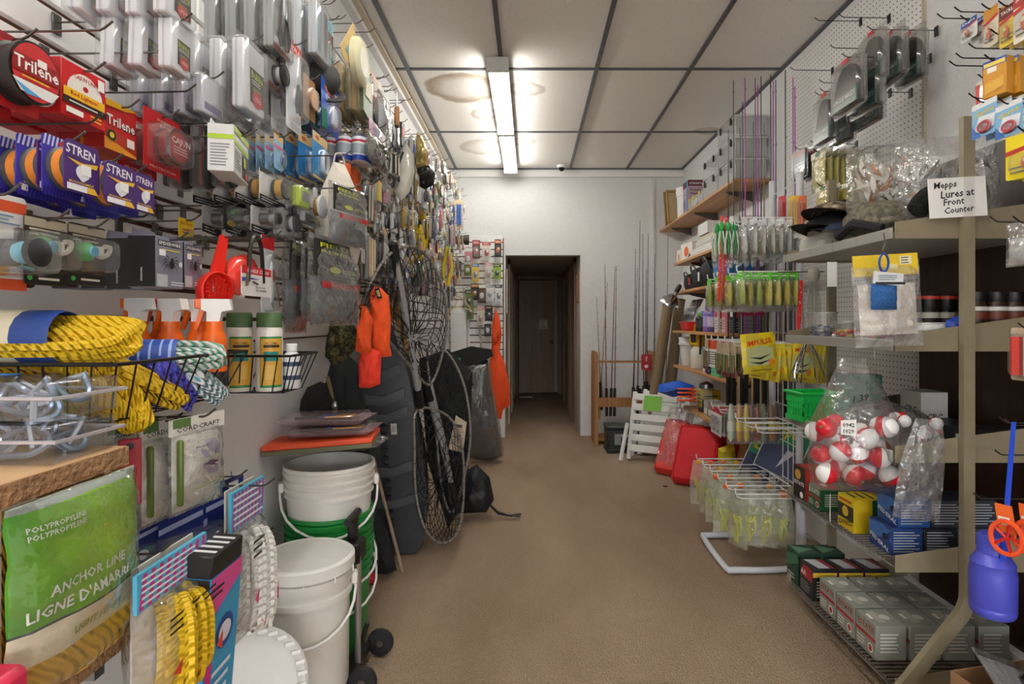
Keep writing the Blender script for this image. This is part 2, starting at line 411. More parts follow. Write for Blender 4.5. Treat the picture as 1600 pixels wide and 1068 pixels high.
one('paper_sign', pp, 'handwritten OUT OF ORDER paper taped to the hall door', 'sign', dr.location, dr.rotation_euler)
# casings of side doors along the hall
mb = MB()
for y0, y1 in ((6.75, 7.55), (7.85, 8.9)):
    for y in (y0, y1): mb.box((OX1-.012, y, .98), (.03, .09, 1.96), DWD)
    mb.box((OX1-.012, (y0+y1)/2, 1.93), (.03, y1-y0+.09, .07), DWD); mb.box((OX1-.003, (y0+y1)/2, .95), (.008, y1-y0, 1.90), TANP)
struct('door_2', mb)
mb = MB()
for y0, y1 in ((6.9, 7.75), (8.3, 9.2)):
    for y in (y0, y1): mb.box((OX0+.012, y, .98), (.03, .09, 1.96), TANP)
    mb.box((OX0+.012, (y0+y1)/2, 1.93), (.03, y1-y0+.09, .07), TANP); mb.box((OX0+.003, (y0+y1)/2, .95), (.008, y1-y0, 1.90), TANP)
struct('door_3', mb)
# right wall
mb = MB(); mb.box((XR+.06, (YF+YB)/2, ZC/2+.04), (.12, YB-YF, ZC+.08), STUCCO); wr = struct('wall_right', mb)
def pegboard(y0, y1, z0, z1, t=.008):
    q = MB(); q.box((XR-t/2, (y0+y1)/2, (z0+z1)/2), (t, y1-y0, z1-z0), PEG); return struct('wall_pegboard_panel', q)
pegboard(2.40, 3.66, .25, 2.80); pegboard(.35, 1.93, 1.80, 2.42)
q = MB(); q.box((XR-.004, 2.395, 1.55), (.012, .016, 2.5), P('#b7aa95', .6)); struct('trim_6', q)
DKW = WOOD('#241610', '#3c2519', 4., .4)
q = MB(); q.box((XR-.012, 1.35, .98), (.02, 2.10, 1.72), DKW); struct('wall_dark_wood_panel', q)
q = MB(); q.box((XR-.03, 1.5, .07), (.05, 4.3, .13), PAINTW, bev=.004); struct('baseboard_right', q)
# front of the shop behind the camera: shop window in a frame
mb = MB()
mb.box(((XL+XR)/2, YF-.05, .25), (XR-XL+.2, .1, .5), PAINT); mb.box(((XL+XR)/2, YF-.05, 2.71), (XR-XL+.2, .1, .42), PAINT)
mb.box((XL+.03, YF-.05, 1.5), (.1, .1, 2.0), PAINT); mb.box((XR-.03, YF-.05, 1.5), (.1, .1, 2.0), PAINT); struct('wall_front', mb)
mb = MB()
for x in (XL+.09, .35, XR-.09): mb.box((x, YF, 1.5), (.05, .05, 2.0), STEEL)
for zz in (.52, 2.48): mb.box((.35, YF, zz), (2.4, .05, .05), STEEL)
wn = struct('window_1', mb); gl = MB(); gl.box((.35, YF-.01, 1.5), (2.3, .006, 1.95), CLEAR(body=.01)); struct('pane', gl, wn)
# ---------------------------------------------------------------- ceiling: grid and lay-in tiles
def tilemat(nt, b, L):
    tc = nt.nodes.new('ShaderNodeTexCoord'); ge = nt.nodes.new('ShaderNodeNewGeometry')
    v = nt.nodes.new('ShaderNodeTexNoise'); v.inputs['Scale'].default_value = 95; v.inputs['Detail'].default_value = 1; L.new(ge.outputs['Position'], v.inputs['Vector'])
    r = nt.nodes.new('ShaderNodeValToRGB'); r.color_ramp.elements[0].position = .30; r.color_ramp.elements[1].position = .37
    r.color_ramp.elements[0].color = (*lin('#dcd8d0'), 1); r.color_ramp.elements[1].color = (*lin('#efebe4'), 1); L.new(v.outputs['Fac'], r.inputs[0])
    wob = nt.nodes.new('ShaderNodeTexNoise'); wob.inputs['Scale'].default_value = 7; wob.inputs['Detail'].default_value = 3; L.new(ge.outputs['Position'], wob.inputs['Vector'])
    cur = r.outputs[0]
    for (cx, cy, rr, st) in ((-.47, 4.05, .26, .85), (-.36, 4.55, .12, .55), (-.42, 5.42, .24, .45), (-.03, 4.06, .13, .5), (-.07, 5.25, .12, .4), (1.52, 4.95, .1, .5)):
        d = nt.nodes.new('ShaderNodeVectorMath'); d.operation = 'DISTANCE'; d.inputs[1].default_value = (cx, cy, ZC); L.new(ge.outputs['Position'], d.inputs[0])
        a = nt.nodes.new('ShaderNodeMath'); a.operation = 'MULTIPLY_ADD'; a.inputs[1].default_value = .10; L.new(wob.outputs['Fac'], a.inputs[0]); L.new(d.outputs['Value'], a.inputs[2])
        rm = nt.nodes.new('ShaderNodeValToRGB'); e = rm.color_ramp.elements; s0 = rr+.05
        e[0].position = 0; e[0].color = (.15, .15, .15, 1); e[1].position = min(1, s0*.62); e[1].color = (.35, .35, .35, 1)
        for p, c in ((s0*.88, 1), (s0*.97, .9), (s0*1.03, 0)):
            q = e.new(min(1, p)); q.color = (c, c, c, 1)
        L.new(a.outputs[0], rm.inputs[0])
        mu = nt.nodes.new('ShaderNodeMath'); mu.operation = 'MULTIPLY'; mu.inputs[1].default_value = st; L.new(rm.outputs[0], mu.inputs[0])
        mx = nt.nodes.new('ShaderNodeMix'); mx.data_type = 'RGBA'; mx.blend_type = 'MULTIPLY'; mx.inputs[7].default_value = (*lin('#a8927a'), 1)
        L.new(mu.outputs[0], mx.inputs[0]); L.new(cur, mx.inputs[6]); cur = mx.outputs[2]
    L.new(cur, b.inputs['Base Color']); b.inputs['Roughness'].default_value = .9
    bp = nt.nodes.new('ShaderNodeBump'); bp.inputs['Strength'].default_value = 1.; bp.inputs['Distance'].default_value = .006; L.new(r.outputs[0], bp.inputs['Height']); L.new(bp.outputs['Normal'], b.inputs['Normal'])
TILE = nodes_mat('m_tile', tilemat); BAR = P('#55555a', .45)
mb = MB(); mb.box(((XL+XR)/2, (YF+YB)/2, ZC+.09), (XR-XL+.2, YB-YF+.2, .08), P('#4a4845', .9)); ce = struct('ceiling', mb)
xs = [XL, -.789, -.18, .43, 1.036, XR]; ys = [YF, -2.37, -1.15, .07, 1.29, 2.51, 3.73, 4.97, YB]
tm = {}
for i in range(5):
    for j in range(len(ys)-1):
        a, b_ = xs[i+1]-xs[i]-.012, ys[j+1]-ys[j]-.012; kk = (round(a, 3), round(b_, 3))
        if kk not in tm:
            q = MB(); q.box((0, 0, 0), (a, b_, .016), TILE, bev=.004); tm[kk] = q.mesh('tile')
        link('tile', tm[kk], ce, ((xs[i]+xs[i+1])/2, (ys[j]+ys[j+1])/2, ZC+.012))
for x in xs[1:]:
    q = MB(); q.box((0, (YF+YB)/2, 0), (.026, YB-YF, .014), BAR); link('grid_bar', q.mesh('grid_bar'), ce, (min(x, XR-.014), 0, ZC))
cb = MB(); cb.box((0, 0, 0), (XR-XL-.1, .024, .010), BAR); cb = cb.mesh('cross_bar')
for y in ys[1:]: link('cross_bar', cb, ce, ((XL+XR)/2+.02, min(y, YB-.014), ZC+.001))
# ---------------------------------------------------------------- fluorescent fixtures
def fixture_kit():
    k = Kit(); a = MB(); HS = P('#d9d9d6', .4)
    a.poly([(-.065, .0), (.065, .0), (.065, -.035), (.03, -.05), (-.03, -.05), (-.065, -.035)], 1.22, HS, y0=-.61); k.part('housing', a)
    for x in (-.034, .034):
        t = MB(); t.tube([(x, -.575, -.068), (x, .575, -.068)], .016, EMIT('#fffdf6', TUBE), n=12); k.part('tube', t)
    for y in (-.6, .6):
        e = MB(); e.box((0, y, -.045), (.14, .022, .09), P('#cfcfcc', .5), bev=.004); k.part('end_cap', e)
    return k
FX = fixture_kit()
for j, (y, lb) in enumerate(((4.14, 'bare twin-tube fluorescent fixture on the stained ceiling'), (5.37, 'twin-tube fluorescent fixture running up to the back wall'))):
    place(FX, 'ceiling_light', lb, 'light', (-.2, y, ZC-.012))
for y, lb in ((1.6, 'twin-tube fluorescent fixture continuing the visible row'), (.3, 'twin-tube fluorescent fixture above the camera end of the row'), (-1.8, 'twin-tube fluorescent fixture by the shop window')):
    place(FX, 'ceiling_light_offscreen', lb, 'light', (-.2, y, ZC-.012))
# dome camera at the back wall
k = Kit(); a = MB(); a.lathe([(.05, 0), (.05, -.02), (.042, -.028)], WHITE, 18); k.part('base', a)
a = MB(); a.lathe([(.034, -.028), (.03, -.045), (.018, -.058), (0, -.062)], P('#101012', .1), 18); k.part('lens_dome', a)
place(k, 'security_camera', 'small white dome security camera under the ceiling', 'camera', (.33, 6.0, ZC-.008))
# ================================================================ packs, bags, boxes: kits of parts, made at their size
SH = CLEAR(body=.05, gloss=.55); SHC = CLEAR(body=.07, gloss=.7, bump=.5, bscale=35.); FILM = CLEAR(body=.09, gloss=.75, bump=.8, bscale=28.)
def C(c, r=.45): return P(c, r, var=.04)
def draw(mb, w, h, y, art, x0=0., z0=0., T=None):
    """flat print: each layer a hair proud of the last; u,v in 0..1 from the lower corner; top edge at z0"""
    for i, a in enumerate(art):
        yy = y-.0003*(i+1); t = a[0]
        X = lambda u: x0+(u-.5)*w
        Z = lambda v: z0-(1-v)*h
        if t == 'r':
            _, u0, v0, u1, v1, c = a; mb.flat([(X(u0), Z(v0)), (X(u1), Z(v0)), (X(u1), Z(v1)), (X(u0), Z(v1))], yy, C(c), T)
        elif t == 'e':
            _, u, v, ru, rv, c = a; mb.flat([(X(u)+ru*w*math.cos(k*PI/9), Z(v)+rv*h*math.sin(k*PI/9)) for k in range(18)], yy, C(c), T)
        elif t == 'h':       # half disc
            _, u, v, ru, rv, c = a; mb.flat([(X(u)+ru*w*math.cos(k*PI/10), Z(v)+rv*h*math.sin(k*PI/10)) for k in range(11)], yy, C(c), T)
        elif t == 'p':
            mb.flat([(X(u), Z(v)) for u, v in a[1]], yy, C(a[2]), T)
        elif t == 't':
            _, s, u, v, tw, c = a[:6]; mb.text(s, X(u), Z(v), tw*w, C(c), yy, hmax=(a[6]*h if len(a) > 6 else None), T=T, rot=a[7] if len(a) > 7 else 0., shear=a[8] if len(a) > 8 else 0.)
        elif t == 'l':       # lines of small print
            _, u0, v0, u1, v1, n, c = a
            for k in range(n):
                vv = v0+(v1-v0)*(k+.5)/n; hh = abs(v1-v0)/n*.38*.5; ue = u0+(u1-u0)*R.uniform(.72, 1)
                mb.flat([(X(u0), Z(vv-hh)), (X(ue), Z(vv-hh)), (X(ue), Z(vv+hh)), (X(u0), Z(vv+hh))], yy, C(c), T)
        elif t == 'd':       # diagonal stripes over a rect
            _, u0, v0, u1, v1, n, c = a
            for k in range(n):
                s = (u1-u0)/n; ua = u0+k*s; mb.flat([(X(ua), Z(v0)), (X(ua+s*.5), Z(v0)), (X(min(u1, ua+s*1.0)), Z(v1)), (X(min(u1, ua+s*.5)), Z(v1))], yy, C(c), T)
    return mb
def rr(w, h, r, n=3, z0=0.):
    """rounded outline, top edge at z0"""
    o = []
    for cx, cz, a in ((w/2-r, z0-r, 0), (-w/2+r, z0-r, 1), (-w/2+r, z0-h+r, 2), (w/2-r, z0-h+r, 3)):
        for k in range(n+1):
            t = (a+k/n)*PI/2; o.append((cx+r*math.cos(t), cz+r*math.sin(t)))
    return o
def cardmb(w, h, base, art=(), t=.0016, r=.006):
    m = MB(); m.poly(rr(w, h, min(r, w*.2)), t, C(base), y0=-t/2); draw(m, w, h, -t/2, art); return m
def shellmb(w, h, d, z0, x0=0., mat=None, ch=.3, flange=True):
    """clear bubble standing proud of a card, with a flange"""
    m = MB(); mat = mat or SH; e = min(w, h)*ch*.5
    o = [rr(w, h, min(.012, w*.25), 3, z0), rr(w-e*.6, h-e*.6, min(.012, w*.22), 3, z0-e*.3), rr(w-e, h-e, min(.012, w*.2), 3, z0-e*.5)]
    ys = [-.001, -d*.8, -d]; n = len(o[0]); vs = [(x+x0, y, z) for y, q in zip(ys, o) for x, z in q]
    fs = [(i*n+j, i*n+(j+1) % n, (i+1)*n+(j+1) % n, (i+1)*n+j) for i in range(2) for j in range(n)]+[tuple(2*n+j for j in range(n))]
    m.add(vs, fs, mat, False)
    return m
def k_box(w, h, d, base, art=(), side=None, sideart=(), tab=False):
    k = Kit(); m = MB(); m.box((0, d/2, -h/2), (w, d, h), C(base), bev=.0012); draw(m, w, h, 0, art)
    if side: m.flat([(-d/2, -h+.001), (d/2, -h+.001), (d/2, -.001), (-d/2, -.001)], 0, C(side), TR((-w/2-.0006, d/2, 0), rz=-PI/2))
    if sideart: draw(m, d, h, 0, sideart, T=TR((-w/2-.0008, d/2, 0), rz=-PI/2))
    k.part('carton', m)
    if tab:
        q = MB(); q.poly([(-w*.42, 0), (w*.42, 0), (w*.36, h*.16), (-w*.36, h*.16)], .0015, C(base), y0=d-.002); k.part('hang_tab', q, 'carton')
    return k
def k_blister(w, h, base, art, prod=None, sh=None, d=.02, mat=None, back=True):
    """card, product, clear bubble; sh = (u0,v0,u1,v1) of the bubble"""
    k = Kit(); k.part('card', cardmb(w, h, base, art))
    u0, v0, u1, v1 = sh or (.12, .08, .88, .6)
    bw, bh = (u1-u0)*w, (v1-v0)*h; x0 = ((u0+u1)/2-.5)*w; z0 = -(1-v1)*h
    if prod:
        m = MB(); prod(m, bw, bh, d, TR((x0, -d*.5, z0-bh/2))); k.part('contents', m)
    k.part('blister', shellmb(bw, bh, d, z0, x0, mat), 'card'); return k
def k_clam(w, h, d, ins, art, prod=None, ih=1., mat=None):
    """clear clamshell around an insert"""
    k = Kit(); m = MB(); m.box((0, 0, -h*.53), (w*.86, d*.55, h*.86*ih), C(ins), bev=.003)
    draw(m, w*.86, h*.86*ih, -d*.275, art, z0=-h*.53+h*.43*ih); k.part('insert', m)
    if prod:
        m = MB(); prod(m, w, h, d, TR((0, -d*.42, -h*.5))); k.part('contents', m)
    s = MB(); mat = mat or SH
    s.box((0, 0, -h*.53), (w*.96, d, h*.93), mat, bev=.008); s.poly(rr(w, h, .01), .001, mat, y0=0); s.poly(rr(w*.3, h*.05, .004, 2, h*.05), .001, mat, y0=0)
    k.part('clamshell', s); return k
def k_bag(w, h, d, hdr=None, hart=(), fill=None, fcol='#999999', fh=.6, art=(), film=None, seed=1, crk=.14, hh=.18):
    """clear bag with a folded header card and something in it"""
    k = Kit()
    if fill is not None:
        m = MB(); fill(m, w, h, d); k.part('contents', m)
    elif fcol:
        m = MB(); m.pillow(w*.84, h*fh, d*.8, P(fcol, .7, bump=.3), ztop=-h*(1-fh)+.004, seed=seed+5, crinkle=.2); k.part('contents', m)
    b = MB(); b.pillow(w, h, d, film or FILM, seed=seed, crinkle=crk, ztop=-(hh*h*.7 if hdr else 0)) if True else None; k.part('bag', b)
    if hdr:
        q = MB(); q.box((0, 0, -hh*h/2), (w*1.0, .005, hh*h), C(hdr)); draw(q, w, hh*h, -.0026, hart); k.part('header_card', q)
    if art:
        q = MB(); q.poly(rr(w*.8, h*.3, .002, 1, -h*.3), .001, C('#eeeeee'), y0=-d*.5-.002); draw(q, w*.8, h*.3, -d*.5-.002, art, z0=-h*.3); k.part('label_sticker', q)
    return k
# ---- products
def p_disc(c, c2=None, c3='#e8e8e8', txt=None):
    def f(m, w, h, d, T):
        r = min(w, h)*.47
        m.lathe([(r*.3, -d*.35), (r, -d*.35), (r, -d*.22), (r*.93, -d*.2), (r*.93, d*.2), (r, d*.22), (r, d*.35), (0, d*.35)], C(c), 20, T=T @ TR(rx=PI/2))
        m.lathe([(r*.94, -d*.19), (r*.955, 0), (r*.94, d*.19)], C(c2 or c), 20, T=T @ TR(rx=PI/2), cap=False)
        m.lathe([(0, d*.36), (r*.8, d*.36), (r*.8, d*.34)], C(c3), 20, T=T @ TR(rx=PI/2), smooth=False)
        if txt: m.text(txt[0], 0, 0, r*1.3, C(txt[1]), -d*.38, T=T)
    return f
def p_pliers(c='#c0c4c8', g='#3b3d42'):
    def f(m, w, h, d, T):
        s = P(c, .3, .9); gm = P(g, .5)
        for sg in (-1, 1):
            m.tube([(sg*w*.04, 0, h*.08), (sg*w*.10, 0, -h*.06), (sg*w*.17, 0, -h*.22), (sg*w*.13, 0, -h*.38)], [w*.05, w*.06, w*.075, w*.05], gm, n=6, T=T)
            m.tube([(sg*w*.03, 0, 0), (sg*w*.05, 0, h*.12), (sg*w*.02, 0, h*.4)], [w*.05, w*.06, w*.02], s, n=6, T=T)
        m.lathe([(w*.07, -d*.2), (w*.07, d*.2)], s, 10, T=T @ TR((0, 0, h*.03), rx=PI/2))
    return f
def p_knife(c='#17181a', c2='#b3202a'):
    def f(m, w, h, d, T):
        m.poly([(-w*.28, -h*.42), (0, -h*.48), (w*.28, -h*.42), (w*.3, h*.1), (w*.2, h*.42), (-w*.2, h*.42), (-w*.3, h*.1)], d*.5, C(c), T=T, y0=-d*.25)
        m.poly([(-w*.2, -h*.1), (w*.2, -h*.1), (w*.16, h*.25), (-w*.16, h*.25)], d*.56, C(c2), T=T, y0=-d*.3)
    return f
def p_reel(c='#2a2a2d', c2='#b9bcc2'):
    def f(m, w, h, d, T):
        r = min(w, h)*.3
        m.lathe([(r*.6, -d*.5), (r, -d*.45), (r, -d*.1), (r*.7, 0), (r*.7, d*.3), (r*1.05, d*.35), (r*1.05, d*.5), (r*.3, d*.6)], C(c), 14, T=T @ TR(rx=PI/2))
        m.lathe([(r*.71, 0), (r*.8, d*.1), (r*.8, d*.2), (r*.71, d*.3)], C(c2), 14, T=T @ TR(rx=PI/2))
        m.tube([(r*.2, d*.4, 0), (r*1.2, d*.4, -r*.8), (r*1.3, 0, -r*1.1)], r*.12, P(c2, .3, .8), n=5, T=T)
        m.box((0, 0, r*1.3), (r*.4, r*.3, r*.9), C(c), T=T)
    return f
def p_blob(c, sx=.8, sz=.8, c2=None):
    def f(m, w, h, d, T):
        m.ell((0, 0, 0), (w*sx/2, d*.4, h*sz/2), P(c, .5, bump=.2), 10, 7, T=T, jit=.25, seed=len(c)+sx)
        if c2: m.ell((w*.1, -d*.1, h*.12), (w*sx*.28, d*.4, h*sz*.25), C(c2), 8, 6, T=T)
    return f
def p_bars(cs, n=4):
    def f(m, w, h, d, T):
        for i in range(n):
            x = (i+.5)/n*w*.8-w*.4; m.tube([(x, 0, -h*.42), (x, 0, h*.42)], w*.36/n, C(cs[i % len(cs)]), n=7, T=T)
    return f
def p_loop(c):
    def f(m, w, h, d, T):
        m.tube([(math.cos(t)*w*.3, 0, math.sin(t)*h*.4) for t in [i*PI/9 for i in range(18)]], w*.09, C(c), n=6, closed=True, T=T)
    return f
def p_lure(c, c2):
    def f(m, w, h, d, T):
        m.ell((0, 0, 0), (w*.16, d*.3, h*.36), C(c), 8, 8, T=T); m.ell((0, -d*.12, h*.1), (w*.1, d*.3, h*.14), C(c2), 8, 6, T=T)
        m.tube([(0, 0, -h*.36), (w*.18, 0, -h*.44), (w*.1, 0, -h*.3)], w*.025, STEEL, n=4, T=T)
    return f
def k_bottle(w, h, c, cap, art=(), ch=.16, neck=.55, label=None):
    k = Kit(); r = w/2; m = MB()
    m.lathe([(r*.9, 0), (r, h*.03), (r, h*(1-ch)*.8), (r*.92, h*(1-ch)*.88), (r*neck, h*(1-ch)*.97), (r*neck, h*(1-ch))], C(c, .35), 18); k.part('bottle_body', m)
    m = MB(); m.lathe([(r*neck*1.12, h*(1-ch)), (r*neck*1.15, h*(1-ch)+.002), (r*neck*1.15, h*.985), (r*neck*1.0, h)], C(cap, .4), 16); k.part('lid', m)
    if label:
        for i, (z0, z1, lc) in enumerate(label): k.part('label_band', MB().lathe([(r*(1.006+.002*i), h*z0), (r*(1.006+.002*i), h*z1)], C(lc), 18, cap=False), 'bottle_body')
    return k
# ---- named packs of the slatwall (w, h in metres)
def k_cajunbox(w, h):
    return k_box(w, h, .045, '#c5161d', [('h', .52, .50, .40, .38, '#efe9e2'), ('t', 'CAJUN LINE', .52, .78, .5, '#b51a1f', .10), ('e', .52, .62, .06, .05, '#b51a1f'), ('r', .04, .36, .96, .52, '#e9b91c'), ('t', "Red Lightnin'", .5, .44, .62, '#c5161d', .1),
        ('r', .02, .24, 1, .34, '#1d1a1a'), ('l', .15, .26, .9, .32, 1, '#e8e4da'), ('r', .08, .07, .45, .17, '#f0efe9'), ('p', [(.78, .72), (.93, .72), (.93, .93), (.78, .93)], '#f4f2ee'), ('l', .6, .06, .95, .2, 2, '#e9b91c')],
        side='#b3141b', sideart=[('t', 'Cajun Line', .5, .62, .62, '#e3a51e', .08, PI/2), ('e', .5, .22, .36, .13, '#e8ddd0')], tab=True)
def k_trilbox(w, h):
    return k_box(w, h, .035, '#c0201f', [('r', 0, 0, 1, .24, '#d98c1c'), ('p', [(0, .24), (1, .05), (1, .3), (0, .42)], '#a8331b'), ('t', 'Trilene', .5, .60, .94, '#141212', .34), ('t', 'Trilene', .49, .61, .88, '#f1efec', .31), ('e', .2, .3, .13, .11, '#1e3a20'), ('e', .2, .3, .07, .06, '#e4c23b'), ('r', .66, .18, .9, .36, '#efe9dd'), ('p', [(0, .86), (.6, .9), (1, 1), (0, 1)], '#d8a11e')], side='#8f1414', tab=True)
def k_trilspool(w, h):
    k = Kit(); k.part('card', cardmb(w, h, '#c01d22', [('r', 0, .9, 1, 1, '#8e1118')]))
    m = MB(); r = w*.52
    for y, q in ((0, 1), (-.022, 1), (-.026, .95)): pass
    m.lathe([(r, 0), (r, .006), (r*.9, .008), (r*.9, .024), (r, .026), (r, .032), (0, .033)], C('#26211f'), 24, T=TR((0, 0, -h*.5), rx=PI/2)); k.part('spool', m)
    f = MB(); n = 24; f.flat([(r*.92*math.cos(i*2*PI/n), -h*.5+r*.92*math.sin(i*2*PI/n)) for i in range(n)], -.0336, C('#c2282b'))
    draw(f, r*2, r*2, -.0338, [('p', [(.05, .3), (.95, .3), (.8, .12), (.2, .12)], '#e9e7e4'), ('p', [(.08, .26), (.6, .12), (.3, .1)], '#4aa0d4'), ('r', .05, .42, .95, .7, '#8f1216'), ('t', 'Trilene', .5, .57, .86, '#f5f3f0', .2), ('r', .5, .62, .68, .74, '#f5f3f0'), ('l', .2, .33, .85, .4, 1, '#e0b030')], z0=-h*.5+r)
    k.part('spool_label', f, 'spool'); return k
def k_cajunspool(w, h):
    k = k_blister(w, h, '#bd171f', [('t', 'INVISIBLE', .6, .88, .5, '#e9b9b0', .05), ('t', 'RED', .55, .8, .25, '#e9d9d0', .05), ('t', 'PROTECTION', .5, .07, .7, '#e9c8c0', .045)], p_disc('#5a0d12', '#7d141b', '#b01820', None), (.08, .12, .92, .78), .04)
    m = MB(); draw(m, w*.6, w*.6, -.038, [('t', 'CAJUN', .5, .62, .9, '#f3e8e2', .24), ('l', .15, .25, .9, .5, 3, '#e3c9c0')], z0=-h*.55+w*.3); k.part('spool_label', m); return k
def k_stren(w, h):
    k = Kit(); k.part('card', cardmb(w*1.06, h*1.12, '#3a36a6', [('d', 0, 0, 1, .14, 12, '#241f7c'), ('d', 0, .82, 1, 1, 10, '#ccd0ee'), ('e', .5, .9, .12, .05, '#c8343a')]))
    m = MB(); r = w*.47
    m.lathe([(r, 0), (r, .005), (r*.92, .007), (r*.92, .02), (r, .022), (r, .027), (0, .028)], C('#4a4a50'), 20, T=TR((0, 0, -h*.56), rx=PI/2)); m.lathe([(r*.925, .0075), (r*.93, .0135), (r*.925, .0195)], C('#d9822b'), 20, T=TR((0, 0, -h*.56), rx=PI/2), cap=False); k.part('spool', m)
    f = MB(); o = [(.1, .02), (.9, .02), (1, .12), (1, .88), (.9, .98), (.1, .98), (0, .88), (0, .12)]
    f.poly([((u-.5)*w, -h*.06-(1-v)*h) for u, v in o], .002, C('#4a2a72'), y0=-.031)
    draw(f, w, h, -.031, [('t', 'STREN', .45, .80, .82, '#f2f0f5', .2, -.05), ('p', [(.06, .64), (.5, .60), (.95, .66), (.9, .56), (.4, .54)], '#e8b53a'), ('e', .5, .42, .2, .14, '#e9eaf2'), ('p', [(.42, .36), (.66, .34), (.5, .24), (.4, .28)], '#dfe2ee'), ('r', .44, .38, .72, .58, '#f6f6f6'), ('t', 'MONOFILAMENT', .45, .21, .7, '#e3b242', .05), ('r', .04, .05, .6, .17, '#eceaf3'), ('p', [(.6, .05), (.92, .05), (.8, .17), (.6, .17)], '#e3b53a')], z0=-h*.06)
    k.part('face_label', f, 'spool'); return k
def k_whitebox(w, h, lbl='#2a2b33', dot=True):
    art = [('r', .30, .14, .96, .66, lbl), ('t', 'Bubba', .63, .57, .56, '#c6dc2c', .12), ('l', .36, .42, .9, .5, 2, '#e6e8ea'), ('l', .42, .26, .85, .38, 3, '#b5cc3a')]
    if dot: art += [('e', .62, .22, .24, .12, '#d11f26'), ('t', '-75%', .62, .22, .34, '#f7e9e6', .07)]
    return k_clam(w, h, .05, '#e8e9ee', art)
def k_greytool(w, h):
    return k_clam(w, h, .05, '#8b918f', [('l', .1, .66, .6, .85, 5, '#33373a'), ('r', 0, 0, 1, .07, '#7d2a2a'), ('r', .05, .1, .5, .2, '#dfe2e2')], p_pliers('#aeb3b3', '#26282b'))
def k_pliercard(w, h):
    return k_blister(w, h, '#d9dade', [('r', 0, .88, 1, 1, '#c8242a'), ('t', 'RAPALA', .5, .94, .8, '#f4f0ee', .06), ('r', .3, .02, .95, .08, '#b9bcc4')], p_pliers('#b9bdc4', '#23262e'), (.1, .1, .9, .84), .03)
def k_knifepack(w, h):
    return k_clam(w, h, .035, '#2c2c30', [('r', .0, .0, .14, 1, '#b5242b'), ('r', .9, 0, 1, 1, '#b5242b')], p_knife('#1a1b1e', '#b5242b'))
def k_spool2(w, h):
    k = k_blister(w, h, '#e3e3e1', [('r', 0, 0, 1, .22, '#1e1d1e'), ('l', .06, .04, .7, .18, 2, '#e8e8e8'), ('r', 0, .9, 1, 1, '#2a2a2c')], p_disc('#2e2d2c', '#b98a2e', '#55585a'), (.06, .18, .94, .86), .045)
    return k
def k_bluepack(w, h):
    return k_blister(w, h, '#2f86c4', [('r', 0, .8, 1, 1, '#d9b77a'), ('e', .3, .9, .12, .05, '#b7553a'), ('r', 0, 0, 1, .06, '#d9b77a'), ('l', .1, .08, .5, .16, 2, '#bfe0f2')], p_loop('#dfe8ee'), (.35, .1, .95, .72), .02)
def k_off(w, h):
    return k_blister(w, h, '#1c4fae', [('e', .45, .84, .28, .09, '#e0582c'), ('t', 'OFF!', .45, .84, .46, '#ffffff', .09), ('r', .76, .78, .96, .9, '#f2f2f2'), ('l', .2, .6, .9, .72, 3, '#e8eef8'), ('r', 0, 0, .3, .4, '#1e7a5c')], p_blob('#d9e0ea', .6, .9, '#2c62b8'), (.3, .06, .8, .56), .025)
def k_tanclam(w, h):
    return k_clam(w, h, .05, '#b79b68', [('e', .45, .62, .26, .16, '#3a3a38'), ('r', .2, .2, .75, .55, '#c7b88c'), ('l', .1, .04, .9, .14, 2, '#7a5b36')], p_knife('#5f6b4e', '#c9bd94'), mat=CLEAR('#e8d9b0', .22, .5))
def k_spidbox(w, h):
    art = [('r', .08, .82, .92, .93, '#1b1b1f'), ('t', 'SPIDERWIRE', .5, .875, .8, '#efeff2', .07), ('l', .2, .72, .85, .78, 1, '#d9c94a'), ('r', .02, .02, .4, .26, '#b9bcc2'), ('t', '8', .88, .5, .14, '#f2f2f4', .12)]
    for a in (.35, .8, 1.25, 1.75): 
        for s in (-1, 1): art.append(('p', [(.5, .48), (.5+s*.2*math.cos(a-.9), .48+.16*math.sin(a-.5)), (.5+s*.34*math.cos(a-.9), .44+.3*math.sin(a-1.0)), (.5+s*.19*math.cos(a-.9), .46+.15*math.sin(a-.5))], '#151417'))
    art += [('e', .5, .47, .09, .09, '#151417'), ('e', .5, .56, .05, .045, '#151417'), ('r', .04, .62, .26, .74, '#f3f3f3'), ('l', .45, .04, .95, .14, 2, '#e2e2e8')]
    return k_box(w, h, .05, '#7f8090', art, side='#1b1a1d', sideart=[('t', 'SPIDERWIRE', .5, .25, .5, '#d8d8dc', .05, PI/2)], tab=True)
def k_elite(w, h):
    k = k_blister(w, h, '#3d2c20', [('r', 0, .84, 1, .97, '#b9ae98'), ('l', .1, .7, .95, .84, 2, '#d9cfbc'), ('r', .0, .02, 1, .18, '#1a1512'), ('l', .3, .05, .9, .14, 1, '#e8e4da'), ('e', .1, .1, .06, .04, '#3aa04a'), ('p', [(0, .3), (.6, .2), (.9, .7), (.3, .75)], '#4d3424')], None, (.04, .2, .96, .8), .03)
    m = MB(); m.lathe([(w*.2, 0), (w*.2, .012), (w*.12, .02), (0, .021)], C('#3fa34d'), 16, T=TR((-w*.18, 0, -h*.45), rx=PI/2)); m.lathe([(w*.12, .021), (w*.1, .024), (0, .0245)], C('#4fb0d8'), 14, T=TR((-w*.18, 0, -h*.45), rx=PI/2))
    m.tube(smooth_path([(-w*.1, -.015, -h*.42), (w*.1, -.015, -h*.52), (w*.3, -.015, -h*.46), (w*.36, -.015, -h*.33), (w*.2, -.015, -h*.34)], 4), .004, C('#c9c3b4'), n=5); m.box((w*.12, -.012, -h*.42), (w*.22, .003, h*.16), C('#e9e6de'))
    k.append(('lure', m.mesh('lure'), None, None)); return k
